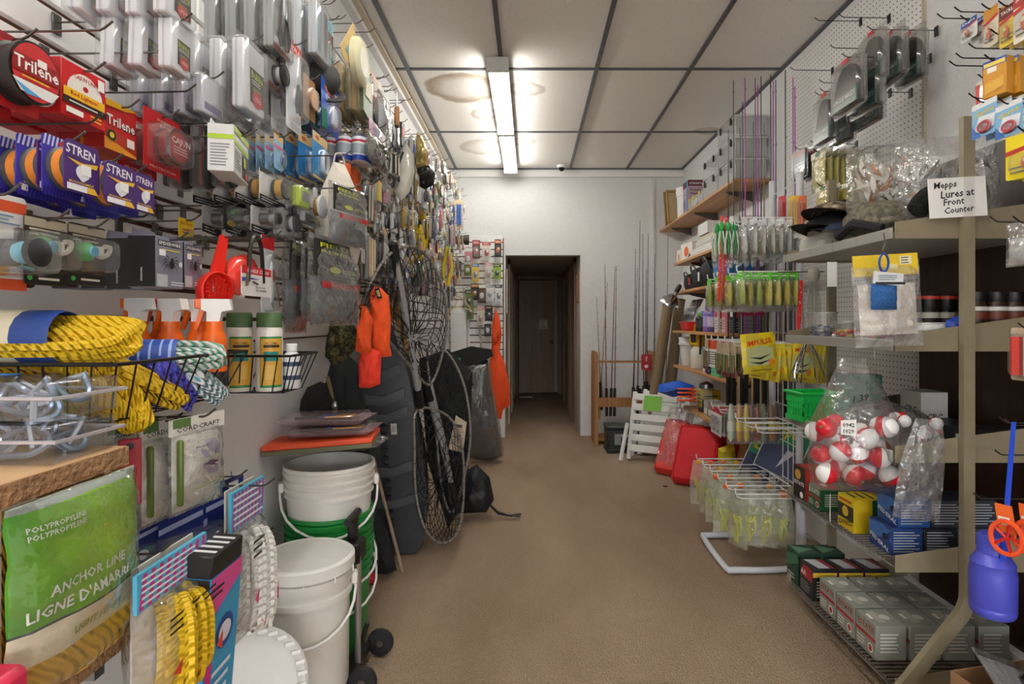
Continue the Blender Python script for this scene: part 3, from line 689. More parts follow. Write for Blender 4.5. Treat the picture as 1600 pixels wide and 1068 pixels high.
def k_eagle(w, h):
    k = Kit(); k.part('card', cardmb(w, h, '#ece9e6', [('r', 0, .74, 1, 1, '#cf2027'), ('t', 'EAGLE CLAW', .55, .86, .74, '#fbf6f4', .12, 0, .25), ('p', [(0, .46), (.3, .56), (.6, .6), (.3, .62), (0, .6)], '#2a4fae'), ('p', [(.1, .3), (.2, .36), (.26, .66), (.16, .8), (.1, .6)], '#7a6650'), ('p', [(.3, .46), (.5, .38), (.54, .44), (.36, .52)], '#5b4c3c'), ('t', 'ROTO-X', .6, .3, .3, '#3b3b40', .07), ('t', 'FLUSHER', .62, .2, .36, '#3b3b40', .07)])); return k
def k_figbag(w, h, seed):
    k = Kit(); m = MB(); m.pillow(w*.9, h*.52, .035, P('#6e757b', .6, bump=.4), ztop=-h*.46, seed=seed, crinkle=.3); k.part('folded_sock', m)
    m = MB(); m.poly([(-w*.45, -h*.06), (w*.45, -h*.06), (w*.45, -h*.46), (-w*.45, -h*.46)], .003, C('#23241f'), y0=-.012); draw(m, w*.9, h*.4, -.012, [('t', 'FIELD', .4, .86, .6, '#d9e022', .12), ('t', 'REBEL', .42, .7, .6, '#d9e022', .08), ('e', .4, .22, .12, .09, '#d9e022'), ('l', .55, .16, .95, .28, 2, '#c9cf3a')], z0=-h*.06); k.part('header_card', m)
    m = MB(); m.box((0, -.02, -h*.55), (w*.72, .003, h*.07), C('#b5232b')); k.part('band', m, 'folded_sock')
    m = MB(); m.pillow(w, h, .05, FILM, seed=seed+2, crinkle=.25, nu=9, nv=14); k.part('bag', m); return k
HK = {}; ORD = ['', ', second in line', ', third in line', ', fourth in line', ', fifth in line', ', sixth in line', ', seventh in line']
def hook(side, X0, X1, Y, Z, label, group, mat=None, rise=.012):
    """single-wire display hook from the wall at X0 to its tip at X1"""
    L = round(abs(X1-X0), 2); key = (L, side, str(mat))
    if key not in HK:
        m = MB(); s = 1 if X1 > X0 else -1; q = mat or HOOKM
        m.tube([(0, 0, 0), (s*L*.5, 0, .001), (s*(L-.022), 0, .003), (s*(L-.014), 0, .007), (s*L, 0, .018)], .0021, q, n=6)
        m.box((s*.003, 0, -.004), (.004, .022, .04), q, bev=.001); HK[key] = m.mesh('wire_hook')
    o = link('wire_hook', HK[key], None, (X0, Y, Z)); props(o, label, 'hook', group); return o
def hangL(kf, px0, px1, pyt, pyb, Xf, n, dX, name, label, cat, hl=None, group=None, tilt=0., hout=.03, rz=0.):
    """n alike packs one behind another on a slatwall hook; the front one fills the given pixel box on the plane X = Xf"""
    Y0 = F*Xf/(px0-CX); Y1 = F*Xf/(px1-CX); Yc = (Y0+Y1)/2; Zt = H+(CY-pyt)*Yc/F; h = (pyb-pyt)*Yc/F; w_ = Y1-Y0
    kit = kf(w_, h); front = label if isinstance(label, str) else label[0]; rest = front if isinstance(label, str) else label[1]
    for i in range(n):
        j = 0 if i == 0 else 1
        place(kit, name, rest+ORD[i] if j else front, cat, (Xf-i*dX, Yc+R.uniform(-.002, .002)*j, Zt+R.uniform(-.003, .001)*j), (tilt, R.uniform(-.05, .05)*j, PI/2+rz+R.uniform(-.07, .07)*j), (group or hl or name.replace('_', ' ')) if n > 1 else None)
    if hl: hook('L', XL, Xf+hout, Yc, Zt-.006, 'steel slatwall hook carrying the '+hl, None)
    return Yc, Zt
def ROPEM(c, c2=None):
    def fn(nt, b, L):
        tc = nt.nodes.new('ShaderNodeTexCoord'); w_ = nt.nodes.new('ShaderNodeTexWave'); w_.bands_direction = 'DIAGONAL'; w_.inputs['Scale'].default_value = 38; w_.inputs['Distortion'].default_value = 1.5
        L.new(tc.outputs['Object'], w_.inputs['Vector'])
        r = nt.nodes.new('ShaderNodeValToRGB'); k = lin(c); r.color_ramp.elements[0].color = (*k, 1) if not c2 else (*lin(c2), 1); r.color_ramp.elements[1].color = (*k, 1); r.color_ramp.elements[1].position = .45
        L.new(w_.outputs['Fac'], r.inputs[0]); L.new(r.outputs[0], b.inputs['Base Color']); b.inputs['Roughness'].default_value = .55
        bp = nt.nodes.new('ShaderNodeBump'); bp.inputs['Strength'].default_value = 1.; bp.inputs['Distance'].default_value = .006; L.new(w_.outputs['Fac'], bp.inputs['Height']); L.new(bp.outputs['Normal'], b.inputs['Normal'])
    return nodes_mat('m_rope_'+c+str(c2), fn)
def hank(mb, c, L, r, rope, mat, turns=9, T=None, seed=0):
    """coiled hank of rope lying along local x: loops of half-length L, wound over a bundle of radius r"""
    rg = random.Random(seed); pts = []; n = 18
    for t in range(turns):
        a = rg.uniform(0, 2*PI); oy = math.cos(a)*r*.62*rg.uniform(.4, 1); oz = math.sin(a)*r*.62*rg.uniform(.4, 1); LL = L*rg.uniform(.86, 1.02); hh = r*rg.uniform(.32, .5); tw = rg.uniform(-.5, .5)
        for i in range(n):
            q = 2*PI*i/n; x = math.copysign(abs(math.cos(q))**.6, math.cos(q))*LL; s = math.sin(q)*hh
            pts.append((c[0]+x, c[1]+oy+s*math.cos(tw), c[2]+oz+s*math.sin(tw+.8)))
    mb.tube(smooth_path(pts, 2), rope, mat, n=6, T=T); return mb
def puff(mb, out, d, mat, T=None, rings=4, wr=0., seed=0, back=.5, y0=0.):
    """soft body from a front outline in local XZ (star-shaped), bulging d to the front"""
    n = len(out); cx = sum(p[0] for p in out)/n; cz = sum(p[1] for p in out)/n; sz = max(max(abs(p[0]-cx), abs(p[1]-cz)) for p in out)
    for sg in (-1, 1):
        vs = []; fs = []; dd = d if sg < 0 else d*back
        for j in range(rings+1):
            t = 1-j/(rings+.4); e = math.sqrt(max(0, 1-t*t))
            for (x, z) in out:
                X = cx+(x-cx)*t; Z = cz+(z-cz)*t
                k = noise.noise(Vector((X*5/sz+seed, Z*3/sz, seed*.7+sg)))*wr+noise.noise(Vector((X*11/sz+seed, Z*5/sz, seed)))*wr*.5
                vs.append((X, y0+sg*dd*e+k*(1 if j else .25), Z))
        for j in range(rings):
            for i in range(n): fs.append((j*n+i, j*n+(i+1) % n, (j+1)*n+(i+1) % n, (j+1)*n+i))
        fs.append(tuple(rings*n+i for i in range(n))); mb.add(vs, fs, mat, True, T)
    return mb
def dens(out, k=3):
    """more points along an outline"""
    o = []; n = len(out)
    for i in range(n):
        a, b = out[i], out[(i+1) % n]
        for j in range(k): o.append((a[0]+(b[0]-a[0])*j/k, a[1]+(b[1]-a[1])*j/k))
    return o
def pxout(pts, Y, ref):
    """outline of pixel points on the plane at depth Y, relative to ref"""
    return [(q.x-ref.x, q.z-ref.z) for q in (atY(x, y, Y) for x, y in pts)]
# ================================================================ left slatwall: packs on hooks
# -- fishing line, nearest the door end
hangL(k_trilspool, -22, 60, 58, 172, -.75, 2, .045, 'line_spool', ('round red line spool with white lettering on a red card', 'round red line spool tucked behind its twin'), 'fishing line', 'round red line spools')
hangL(k_cajunbox, 95, 165, 108, 192, -.73, 3, .05, 'line_box', ('red line carton with a white half disc and yellow band', 'red line carton behind the half-disc one'), 'fishing line', 'red half-disc line cartons')
hangL(k_trilbox, 163, 213, 165, 240, -.76, 3, .04, 'line_box', ('red and orange line carton with bold white lettering', 'red and orange line carton behind another'), 'fishing line', 'red and orange line cartons')
hangL(k_cajunspool, 224, 281, 180, 272, -.75, 2, .05, 'line_spool', ('dark red line spool in a clear bubble on red card', 'dark red bubble spool card behind its twin'), 'fishing line', 'dark red bubble spools')
hangL(k_stren, 67, 125, 218, 300, -.71, 4, .034, 'line_spool', ('purple-faced line spool with price sticker, front of its four', 'blue-backed purple line spool in the run of four'), 'fishing line', 'purple line spools')
hangL(k_stren, 133, 184, 252, 320, -.70, 3, .04, 'line_spool', ('purple line spool between two other purple runs', 'purple line spool behind, on the middle of three hooks'), 'fishing line', 'middle run of purple spools')
hangL(k_stren, 183, 215, 268, 330, -.72, 3, .04, 'line_spool', ('small purple line spool beside the bare slatted wall', 'small purple line spool behind, beside the bare slats'), 'fishing line', 'last run of purple spools')
hangL(lambda w, h: k_blister(w, h, '#e7e5e3', [('r', 0, .82, 1, .94, '#d8552f'), ('r', 0, 0, 1, .12, '#d8552f'), ('l', .1, .68, .9, .8, 3, '#6d8aa8'), ('e', .5, .2, .2, .06, '#d7a02e')], p_reel('#2b2c31', '#6fb4c9'), (.08, .14, .95, .62), .06), -60, 40, 300, 452, -.73, 1, .05, 'reel_pack', 'white and orange card with a black reel in a bubble', 'reel', 'orange and white reel card')
hangL(k_elite, 37, 104, 340, 446, -.72, 2, .05, 'lure_pack', ('dark brown lure pack with a green and blue eye', 'brown lure pack behind its twin'), 'lure', 'brown lure packs')
hangL(k_elite, 106, 165, 352, 446, -.72, 2, .05, 'lure_pack', ('dark lure pack with green foot beside the black cartons', 'dark lure pack behind, beside the black cartons'), 'lure', 'dark lure packs by the cartons')
hangL(k_spidbox, 243, 286, 372, 450, -.68, 4, .046, 'braid_box', ('grey spider-print line carton with a price sticker', 'black-sided line carton in the row behind the grey front'), 'fishing line', 'grey spider line cartons')
hangL(k_spidbox, 288, 316, 380, 450, -.70, 2, .04, 'braid_box', ('grey spider-print line carton beside the red scoop', 'grey spider-print carton behind, near the red scoop'), 'fishing line', 'spider cartons by the red scoop')
hangL(lambda w, h: k_blister(w, h, '#e8c11d', [('t', 'KROCODILE', .5, .75, .8, '#b3201f', .2), ('l', .2, .2, .9, .5, 2, '#b3201f')], None, (.2, .1, .8, .5), .01), 279, 302, 342, 372, -.78, 1, .03, 'price_flag', 'small yellow card with red lettering above the grey cartons', 'tag', 'small yellow card')
# -- white clamshells, grey tools
hangL(k_whitebox, 245, 292, -55, 38, -.70, 4, .053, 'clamshell_pack', ('white clamshell pack with lime lettering on the top hook', 'white clamshell pack behind, on the top hook'), 'pack', 'topmost white clamshells')
hangL(k_whitebox, 254, 290, 30, 118, -.70, 3, .055, 'clamshell_pack', ('white clamshell pack with lime lettering under the top run', 'white clamshell pack behind, under the top run'), 'pack', 'second run of white clamshells')
hangL(lambda w, h: k_whitebox(w, h, '#33353c'), 368, 407, 62, 182, -.67, 4, .055, 'clamshell_pack', ('white clamshell pack with a red sale disc', 'white clamshell pack behind the one with the red disc'), 'pack', 'white clamshells with red discs')
hangL(lambda w, h: k_clam(w, h, .04, '#d9d9e4', [('r', .1, .1, .9, .3, '#8a83a4')]), 305, 345, 120, 186, -.72, 4, .045, 'clamshell_pack', ('empty-looking clear clamshell under the white ones', 'clear clamshell behind, under the white ones'), 'pack', 'clear clamshells')
hangL(k_greytool, 416, 447, -20, 90, -.66, 4, .05, 'tool_pack', ('grey clamshell of fishing pliers, front of its run', 'grey clamshell of fishing pliers behind'), 'pliers', 'grey plier clamshells')
hangL(lambda w, h: k_clam(w, h, .04, '#9aa0a2', [('r', 0, 0, 1, .16, '#7c2a2a')], p_reel('#202225', '#bbbbbb')), 408, 440, 92, 144, -.68, 2, .05, 'tool_pack', ('small grey clamshell with a dark clip', 'small grey clamshell behind, with a dark clip'), 'pack', 'small grey clamshells')
hangL(k_pliercard, 447, 470, 68, 205, -.65, 4, .042, 'plier_card', ('long grey card of pliers with a red top', 'long grey plier card behind the front one'), 'pliers', 'long plier cards')
hangL(k_knifepack, 338, 362, 190, 296, -.70, 3, .05, 'knife_pack', ('black and red sheath knife in a clear shell', 'black and red sheath knife behind the front one'), 'knife', 'black and red knives')
hangL(lambda w, h: k_box(w, h, .05, '#d9dada', [('r', .52, .05, 1, .6, '#1d1c18'), ('r', .0, .62, 1, .72, '#a9c81f'), ('r', 0, .86, 1, 1, '#a9c81f'), ('l', .06, .1, .46, .55, 7, '#6a6a6a'), ('e', .8, .14, .1, .07, '#c3302f'), ('r', .6, .3, .74, .52, '#b6c23a')], side='#d9dada', sideart=[('l', .1, .1, .9, .6, 8, '#77777a'), ('r', 0, .68, 1, .78, '#a9c81f')], tab=True), 352, 400, 210, 280, -.64, 1, .05, 'filament_box', 'white and lime carton hanging askew from its hook', 'box', 'tilted lime carton', tilt=0., rz=.25)
hangL(k_spool2, 405, 445, 272, 322, -.66, 4, .055, 'line_spool', ('grey line spool with gold rims on black and white card', 'grey spool on a black and white card, behind'), 'fishing line', 'black and white spool cards')
hangL(lambda w, h: k_blister(w, h, '#22231f', [('r', 0, .9, 1, 1, '#3a3b36'), ('e', .5, .25, .3, .12, '#c9c24a')], p_blob('#2f7a45', .8, .6, '#7fae5c'), (.15, .35, .85, .9), .02), 349, 372, 318, 360, -.74, 1, .03, 'lure_pack', 'small black card with a green lure below the spools', 'lure', 'small green lure card')
hangL(lambda w, h: k_blister(w, h, '#cfd0d2', [('r', 0, 0, 1, .3, '#26262a'), ('l', .1, .05, .8, .25, 2, '#dddddd')], p_reel('#29292c', '#8e9196'), (.05, .25, .95, .95), .05), 392, 420, 325, 366, -.68, 3, .06, 'reel_pack', ('dark reel in a bubble on a white and black card', 'dark reel card behind, under the spool cards'), 'reel', 'dark reels below the spools')
hangL(lambda w, h: k_clam(w, h, .045, '#b9bcc1', [('r', 0, 0, 1, .25, '#2e2e33')], p_reel('#c3c6cb', '#8e6a2a')), 468, 495, 295, 352, -.62, 4, .05, 'reel_pack', ('silver reel in a clear clamshell', 'silver reel clamshell behind the front one'), 'reel', 'silver reels')
hangL(lambda w, h: k_clam(w, h, .04, '#c5c7cb', [('r', .1, .55, .9, .9, '#e6e6e6')], p_reel('#4a4b50', '#c9ccd2')), 430, 458, 325, 372, -.66, 3, .05, 'reel_pack', ('grey reel clamshell above the rain-gear bags', 'grey reel clamshell behind, above the rain-gear bags'), 'reel', 'grey reels')
hangL(lambda w, h: k_clam(w, h, .04, '#b4cf27', [('r', .2, .3, .9, .8, '#8d9193')], None), 461, 480, 290, 326, -.61, 1, .04, 'lure_pack', 'lime green pack with a grey window among silver reels', 'lure', 'lime pack')
hangL(lambda w, h: k_blister(w, h, '#8fc3e0', [('r', 0, .82, 1, 1, '#d8b98c'), ('r', 0, .6, 1, .7, '#d05a8a')], p_lure('#2b5ea8', '#dde6ee'), (.2, .1, .9, .6), .015), 428, 442, 212, 266, -.66, 5, .024, 'lure_card', ('pale blue lure card with a tan top', 'pale blue lure card behind the front one'), 'lure', 'pale blue lure cards')
hangL(k_bluepack, 488, 511, 212, 282, -.66, 4, .04, 'lure_card', ('bright blue card with a white ring and tan top', 'bright blue card behind the front one'), 'lure', 'bright blue cards')
hangL(k_off, 502, 528, 132, 208, -.66, 3, .035, 'repellent_pack', ('blue insect repellent pack with an orange disc', 'blue and green insect repellent pack behind'), 'insect repellent', 'blue repellent packs')
hangL(lambda w, h: k_blister(w, h, '#b98a5c', [('e', .5, .5, .35, .25, '#d07a3a')], p_disc('#c77a3c', '#8d4f22', '#e3a566'), (.1, .2, .9, .75), .02), 474, 492, 122, 186, -.68, 2, .04, 'coil_pack', ('brown card with an orange coil beside repellent packs', 'brown coil card behind its twin'), 'pack', 'orange coil cards')
hangL(k_tanclam, 548, 574, 108, 186, -.65, 4, .056, 'clamshell_pack', ('yellowed clamshell with an oval grip, front one', 'yellowed clamshell behind the front one'), 'pack', 'yellowed clamshells')
hangL(lambda w, h: k_clam(w, h, .05, '#b9bec4', [('r', .1, .1, .4, .95, '#8ea0ac'), ('r', .6, .1, .9, .95, '#70757a')]), 486, 508, 2, 98, -.66, 3, .05, 'tall_clamshell', ('tall grey clamshell on the highest hooks', 'tall grey clamshell behind the front one'), 'pack', 'tall grey clamshells')
hangL(lambda w, h: k_blister(w, h, '#6fb6c9', [('r', 0, .45, 1, .72, '#5b2a22')], p_lure('#d7e6ea', '#2f8aa0'), (.1, .1, .9, .5), .012), 508, 520, 30, 102, -.66, 2, .03, 'lure_card', ('thin teal and brown lure card beside the tall clamshells', 'thin teal lure card behind its twin'), 'lure', 'thin teal cards')
# triangular pack with a compass
def k_tri(w, h):
    k = Kit(); m = MB(); m.poly([(0, 0), (w*.5, -h*.85), (w*.3, -h), (-w*.4, -h), (-w*.5, -h*.85)], .002, C('#c7ab72')); m.flat([(0, -h*.25), (w*.34, -h*.8), (-w*.34, -h*.8)], -.001, C('#6f8f86')); k.part('card', m)
    m = MB(); m.lathe([(w*.3, 0), (w*.3, .02), (w*.25, .03), (0, .03)], C('#cfc9a8'), 18, T=TR((w*.08, -.002, -h*.75), rx=PI/2)); m.lathe([(w*.18, .0305), (0, .0306)], C('#f1efe0'), 16, T=TR((w*.08, -.002, -h*.75), rx=PI/2)); k.part('compass', m); return k
hangL(k_tri, 532, 570, 35, 112, -.62, 1, .05, 'compass_pack', 'triangular tan card with a round compass', 'compass', 'triangular compass card')
hangL(lambda w, h: k_blister(w, h, '#c9ad8f', [('r', .1, .1, .9, .6, '#c98f7d'), ('l', .1, .62, .9, .9, 4, '#9a5a48'), ('p', [(.2, .15), (.5, .5), (.3, .6)], '#b5442e')], None, (.1, .1, .9, .5), .01), 577, 598, 122, 192, -.66, 3, .035, 'lure_card', ('flat pink-brown card with red print', 'flat pink-brown card behind its twin'), 'lure', 'pink-brown cards')
hangL(lambda w, h: k_bag(w, h, .05, '#cfc7b4', fcol='#c9ccd0', seed=4), 590, 608, 142, 208, -.62, 2, .05, 'foil_bag', ('silvery foil bag with a paper header', 'silvery foil bag behind the front one'), 'bag', 'silvery foil bags')
# wooden-handled tools hanging in clear sleeves
def k_wtool(w, h):
    w = .03
    k = Kit(); m = MB(); m.lathe([(w*.3, -h*.55), (w*.42, -h*.5), (w*.4, -h*.15), (w*.3, -h*.1)], WOOD('#8a5a2c', '#b57d43', 8.), 10); k.part('handle', m)
    m = MB(); m.lathe([(w*.2, -h*.1), (w*.14, 0), (.0, h*.3)], STEEL, 8); k.part('spike', m); m = MB(); m.lathe([(w*.1, -h), (w*.1, -h*.62), (w*.32, -h*.6), (w*.34, -h*.55)], C('#2a1c12'), 10); k.part('ferrule', m); return k
hangL(k_wtool, 614, 626, 160, 225, -.62, 4, .042, 'hand_gaff', ('wooden-handled gaff with a steel spike at the hook end', 'wooden-handled gaff behind, with a steel spike'), 'gaff', 'wooden-handled gaffs')
def k_botcard(w, h):
    k = Kit(); m = MB(); m.lathe([(w*.4, -h), (w*.44, -h*.97), (w*.44, -h*.3), (w*.3, -h*.22), (w*.2, -h*.2)], C('#e2e3e8'), 16, sy=.55); k.part('bottle_body', m)
    m = MB(); m.lathe([(w*.445, -h*.99), (w*.445, -h*.84)], C('#20409a'), 16, sy=.56); m.lathe([(w*.447, -h*.44), (w*.447, -h*.38)], C('#c4242c'), 16, sy=.56); m.lathe([(w*.445, -h*.38), (w*.32, -h*.22)], C('#20409a'), 16, sy=.57); m.lathe([(w*.447, -h*.8), (w*.447, -h*.5)], C('#9aa0a8'), 16, sy=.56, cap=False); k.part('wrap_label', m)
    m = MB(); m.poly(rr(w, h*1.02, .006), .001, SH, y0=.012); m.box((0, 0, -h*.1), (w*.5, .006, h*.2), SH); k.part('hang_card', m); return k
hangL(k_botcard, 556, 573, 206, 256, -.63, 4, .055, 'scent_bottle', ('small white bottle with blue and red label in a clear sleeve', 'small white, blue and red bottle behind the front one'), 'bottle', 'white, blue and red bottles')
hangL(lambda w, h: k_blister(w, h, '#d8a7bc', [('e', .5, .5, .3, .3, '#8f7aa8')], None, (.1, .1, .9, .9), .008), 577, 602, 198, 222, -.60, 1, .03, 'tag_card', 'pink tag-shaped card under the foil bags', 'tag', 'pink tag card')
hangL(lambda w, h: k_bag(w, h, .06, None, fill=lambda m, w, h, d: m.pillow(w*.9, h*.9, d, CAMO(['#3a3a30', '#5d5a48', '#7b7864', '#2a2a24', '#8f8c7c'], 30), seed=8, crinkle=.25), seed=9), 574, 606, 222, 264, -.58, 1, .05, 'camouflage_bag', 'small bag of camouflage netting below the pink tag', 'bag', 'camouflage netting bag')
hangL(lambda w, h: k_blister(w, h, '#4f1f16', [('r', 0, .45, 1, .5, '#e8e4de')], p_bars(['#d4571f', '#b0441a'], 4), (.03, .04, .97, .95), .02), 528, 558, 258, 300, -.68, 2, .03, 'worm_pack', ('pack of orange soft baits in bars below the bottles', 'pack of orange soft baits behind its twin'), 'bait', 'orange soft bait packs')
# sprung-brim dark cap, white hanging cloth, black and yellow bag
k = Kit(); m = MB(); m.ell((0, 0, 0), (.07, .085, .06), P('#3c3b3a', .8, bump=.3), 14, 9); k.part('crown', m); m = MB(); m.tube([(.085*math.cos(t), .10*math.sin(t), -.035) for t in [i*PI/10 for i in range(20)]], .012, P('#2e2d2c', .8), n=6, closed=True, flat=.5); k.part('brim', m)
q = atX(497, 122, -.70); place(k, 'felt_hat', 'dark grey brimmed hat hanging among the packs', 'hat', q, (.5, .5, 0))
k = Kit(); m = MB(); puff(m, dens([(-.02, .02), (.02, .02), (.075, -.08), (.085, -.19), (.06, -.30), (.02, -.335), (-.03, -.33), (-.07, -.29), (-.085, -.18), (-.06, -.07)], 2), .05, P('#d3cbbd', .85, bump=.3), wr=.012, seed=3); k.part('cloth_bag', m); m = MB(); m.tube(smooth_path([(-.02, 0, .01), (-.012, 0, .045), (.012, 0, .045), (.02, 0, .01)], 4), .003, P('#b9b1a2', .8), n=5); k.part('loop', m)
q = atX(530, 265, -.58); place(k, 'game_bag', 'off-white cloth game bag hanging from a loop', 'bag', q, (0, 0, .9)); hook('L', XL, -.55, q.y, q.z+.04, 'steel slatwall hook carrying the off-white cloth bag', None)
hangL(lambda w, h: k_figbag(w, h, 11), 528, 560, 292, 385, -.52, 1, .05, 'glove_bag', 'black and yellow clothing bag below the cloth bag', 'clothing', 'black and yellow clothing bag', rz=-.3)
# red plastic scoop
def k_scoop():
    k = Kit(); rm = C('#e02a1c', .35); m = MB()
    m.poly([(-.012, 0), (.012, 0), (.022, -.13), (-.022, -.13)], .012, rm); k.part('handle', m)
    m = MB(); m.lathe([(.052, -.02), (.055, 0), (.055, .018), (.05, .02), (.048, -.012), (0, -.018)], rm, 20, T=TR((0, 0, -.185), rx=PI/2), sy=1.15); 
    for i in range(-3, 4):
        for j in range(-3, 4):
            if i*i+j*j < 11: m.box((i*.012, -.0195, -.185+j*.012), (.007, .003, .007), C('#c41f14'))
    k.part('bowl', m); return k
q = atX(352, 368, -.66); place(k_scoop(), 'ice_scoop', 'bright red perforated plastic scoop', 'scoop', q, (0, .2, PI/2-.5), sc=(.66, .66, .66)); hook('L', XL, -.63, q.y, q.z-.006, 'steel slatwall hook carrying the red scoop', None)
hangL(k_eagle, 377, 423, 418, 463, -.62, 2, .06, 'plummet_card', ('white and red card with an eagle on a black strap', 'white and red eagle card behind the front one'), 'tackle', None, group='white and red eagle cards')
for i in range(2):
    m = MB(); q = atX(400, 372, -.62-i*.06); m.tube(smooth_path([(0, -.035, -.10), (0, -.028, -.03), (0, -.012, .0), (0, .012, .0), (0, .028, -.03), (0, .035, -.10)], 4), .0045, BLACK, n=5)
    one('strap_loop', m, ('black strap of the front eagle card', 'black strap of the eagle card behind')[i], 'strap', q)
    m = MB(); m.ell((0, 0, 0), (.03, .045, .045), CLEAR('#ff4a3c', .8, .4), 12, 8); one('float_ball', m, ('translucent red trolling weight behind the front eagle card', 'translucent red trolling weight behind the rear eagle card')[i], 'tackle', (-.66-i*.05, q.y, q.z-.085))
hook('L', XL, -.585, atX(400, 372, -.62).y, atX(400, 372, -.62).z-.004, 'long steel hook carrying the eagle card straps', None)
hangL(lambda w, h: k_blister(w, h, '#d8dade', [('r', 0, .84, 1, 1, '#cf2027')], p_lure('#dfe4e8', '#8a3a3a'), (.1, .1, .9, .8), .02), 408, 428, 368, 500, -.66, 1, .03, 'lure_card', 'long clear pack with a red top beside the eagle cards', 'tackle', 'long red-topped pack')
q = None
for j, (a, b, t, bt, X, rz, lb) in enumerate(((438, 484, 372, 520, -.66, .1, 'grey socks in a clear bag with black and yellow card, inner one'), (470, 500, 384, 500, -.62, .0, 'grey socks in a clear bag with black and yellow card, middle one'), (492, 552, 374, 508, -.56, -.12, 'grey socks in a clear bag with a red band, outermost one'))):
    hangL(lambda w, h: k_figbag(w, h, 20+j*3), a, b, t, bt, X, 1, .05, 'sock_bag', lb, 'clothing', ('inner sock bag', 'middle sock bag', 'outer sock bag')[j], rz=rz, tilt=.0)
# ================================================================ random-coloured packs further along the wall
def far_packs():
    rg = random.Random(21)
    pal = [('orange', '#d9612a'), ('red', '#b8262b'), ('blue', '#2c5aa8'), ('yellow', '#e0bd2c'), ('silver', '#c3c6ca'), ('black', '#222326'), ('brown', '#7a5234'), ('white', '#e6e5e2'), ('green', '#4f7a45'), ('grey', '#85888c'), ('tan', '#bda27a'), ('pink', '#d98aa0'), ('gold', '#b8923e')]
    goods = [('spoon lures', lambda a: p_lure('#c9ccd0', a)), ('hooks', lambda a: p_bars(['#9ea1a6', a], 5)), ('a reel', lambda a: p_reel('#2a2b2f', a)), ('pliers', lambda a: p_pliers('#b9bcc2', a)), ('soft baits', lambda a: p_bars([a, '#e6dcc8'], 4)), ('a spool', lambda a: p_disc('#333333', a, '#cccccc')), ('a float', lambda a: p_blob(a, .7, .8, '#eeeeee')), ('a knife', lambda a: p_knife('#232426', a))]
    used = set(); Y = 2.28
    while Y < 5.75:
        w0 = rg.uniform(.075, .12)
        lo = 1.50 if Y < 3.2 else 1.34
        hi = 2.22+min(.28, max(0, (Y-2.5)*.12))
        if Y < 3.0: lo = 1.46
        z = hi-rg.uniform(0, .05)
        while z > lo+.12:
            h = rg.choice((.13, .16, .19, .22)); z2 = z-h
            n = rg.choice((2, 3, 4)) if Y < 4 else rg.choice((1, 2))
            for _ in range(60):
                (cn, c), (dn, d_) = rg.sample(pal+pal[4:6]*2+[pal[9], pal[7], pal[10]]*2, 2); gi = rg.randrange(len(goods)); ty = rg.choice(('blister card', 'clamshell', 'bag', 'narrow card'))
                key = (cn, dn, gi, ty)
                if cn != dn and key not in used: used.add(key); break
            gn, gf = goods[gi]; wv = w0*(.7 if ty == 'narrow card' else 1)
            if ty == 'clamshell': kf = lambda w, h: k_clam(w, h, .03, c, [('r', .1, .62, .9, .92, d_), ('l', .2, .7, .8, .86, 2, '#e8e8e6')], gf(d_))
            elif ty == 'bag': kf = lambda w, h: k_bag(w, h, .03, d_, [('l', .15, .2, .85, .8, 2, '#efeeea')], fcol=c, seed=rg.randrange(99))
            else: kf = lambda w, h: k_blister(w, h, c, [('r', 0, .76, 1, .94, d_), ('l', .12, .79, .85, .91, 2, '#eeeeea'), ('r', .6, .64, .9, .72, '#f2f2f0')], gf(d_), (.1, .06, .9, .62), .022)
            kit = kf(wv, h-.025); lb = f'{cn} and {dn} {ty} of {gn} on the slatted wall'
            Xf = -.70+rg.uniform(-.03, .05)
            for i in range(n):
                place(kit, ty.replace(' ', '_')+'_pack' if 'card' not in ty else 'hanging_card', lb+ORD[i], 'tackle', (Xf-i*.045, Y+rg.uniform(-.004, .004), z+rg.uniform(-.003, .003)), (0, rg.uniform(-.08, .08), PI/2+rg.uniform(-.15, .15)), f'{cn} and {dn} {ty}s of {gn}' if n > 1 else None)
            hook('L', XL, Xf+.04, Y, z-.006, f'steel slatwall hook carrying the {cn} and {dn} {ty} of {gn}', None)
            z = z2-rg.uniform(.0, .025)
        Y += w0+rg.uniform(.012, .03)+(.03 if Y > 3.6 else 0)
far_packs()
# bare hooks high on the wall
for i, (px, py) in enumerate(((513, 8), (530, 31), (576, 51), (574, 75), (520, 102), (600, 122), (606, 136), (613, 142), (637, 157), (660, 210), (668, 219), (680, 243))):
    X1 = -.70; q = atX(px, py, X1); hook('L', XL, X1+.02, q.y, q.z, 'bare steel hook high on the slatted wall', 'bare hooks high on the slatwall')
for i, (px, py) in enumerate(((172, 50), (258, 84), (303, 145), (322, 242), (390, 213), (238, 341), (388, 358), (155, 195))):
    X1 = -.70; q = atX(px, py, X1); hook('L', XL, X1, q.y, q.z, 'steel hook showing its bare upturned tip among near packs', 'bare-tipped hooks among the near packs')
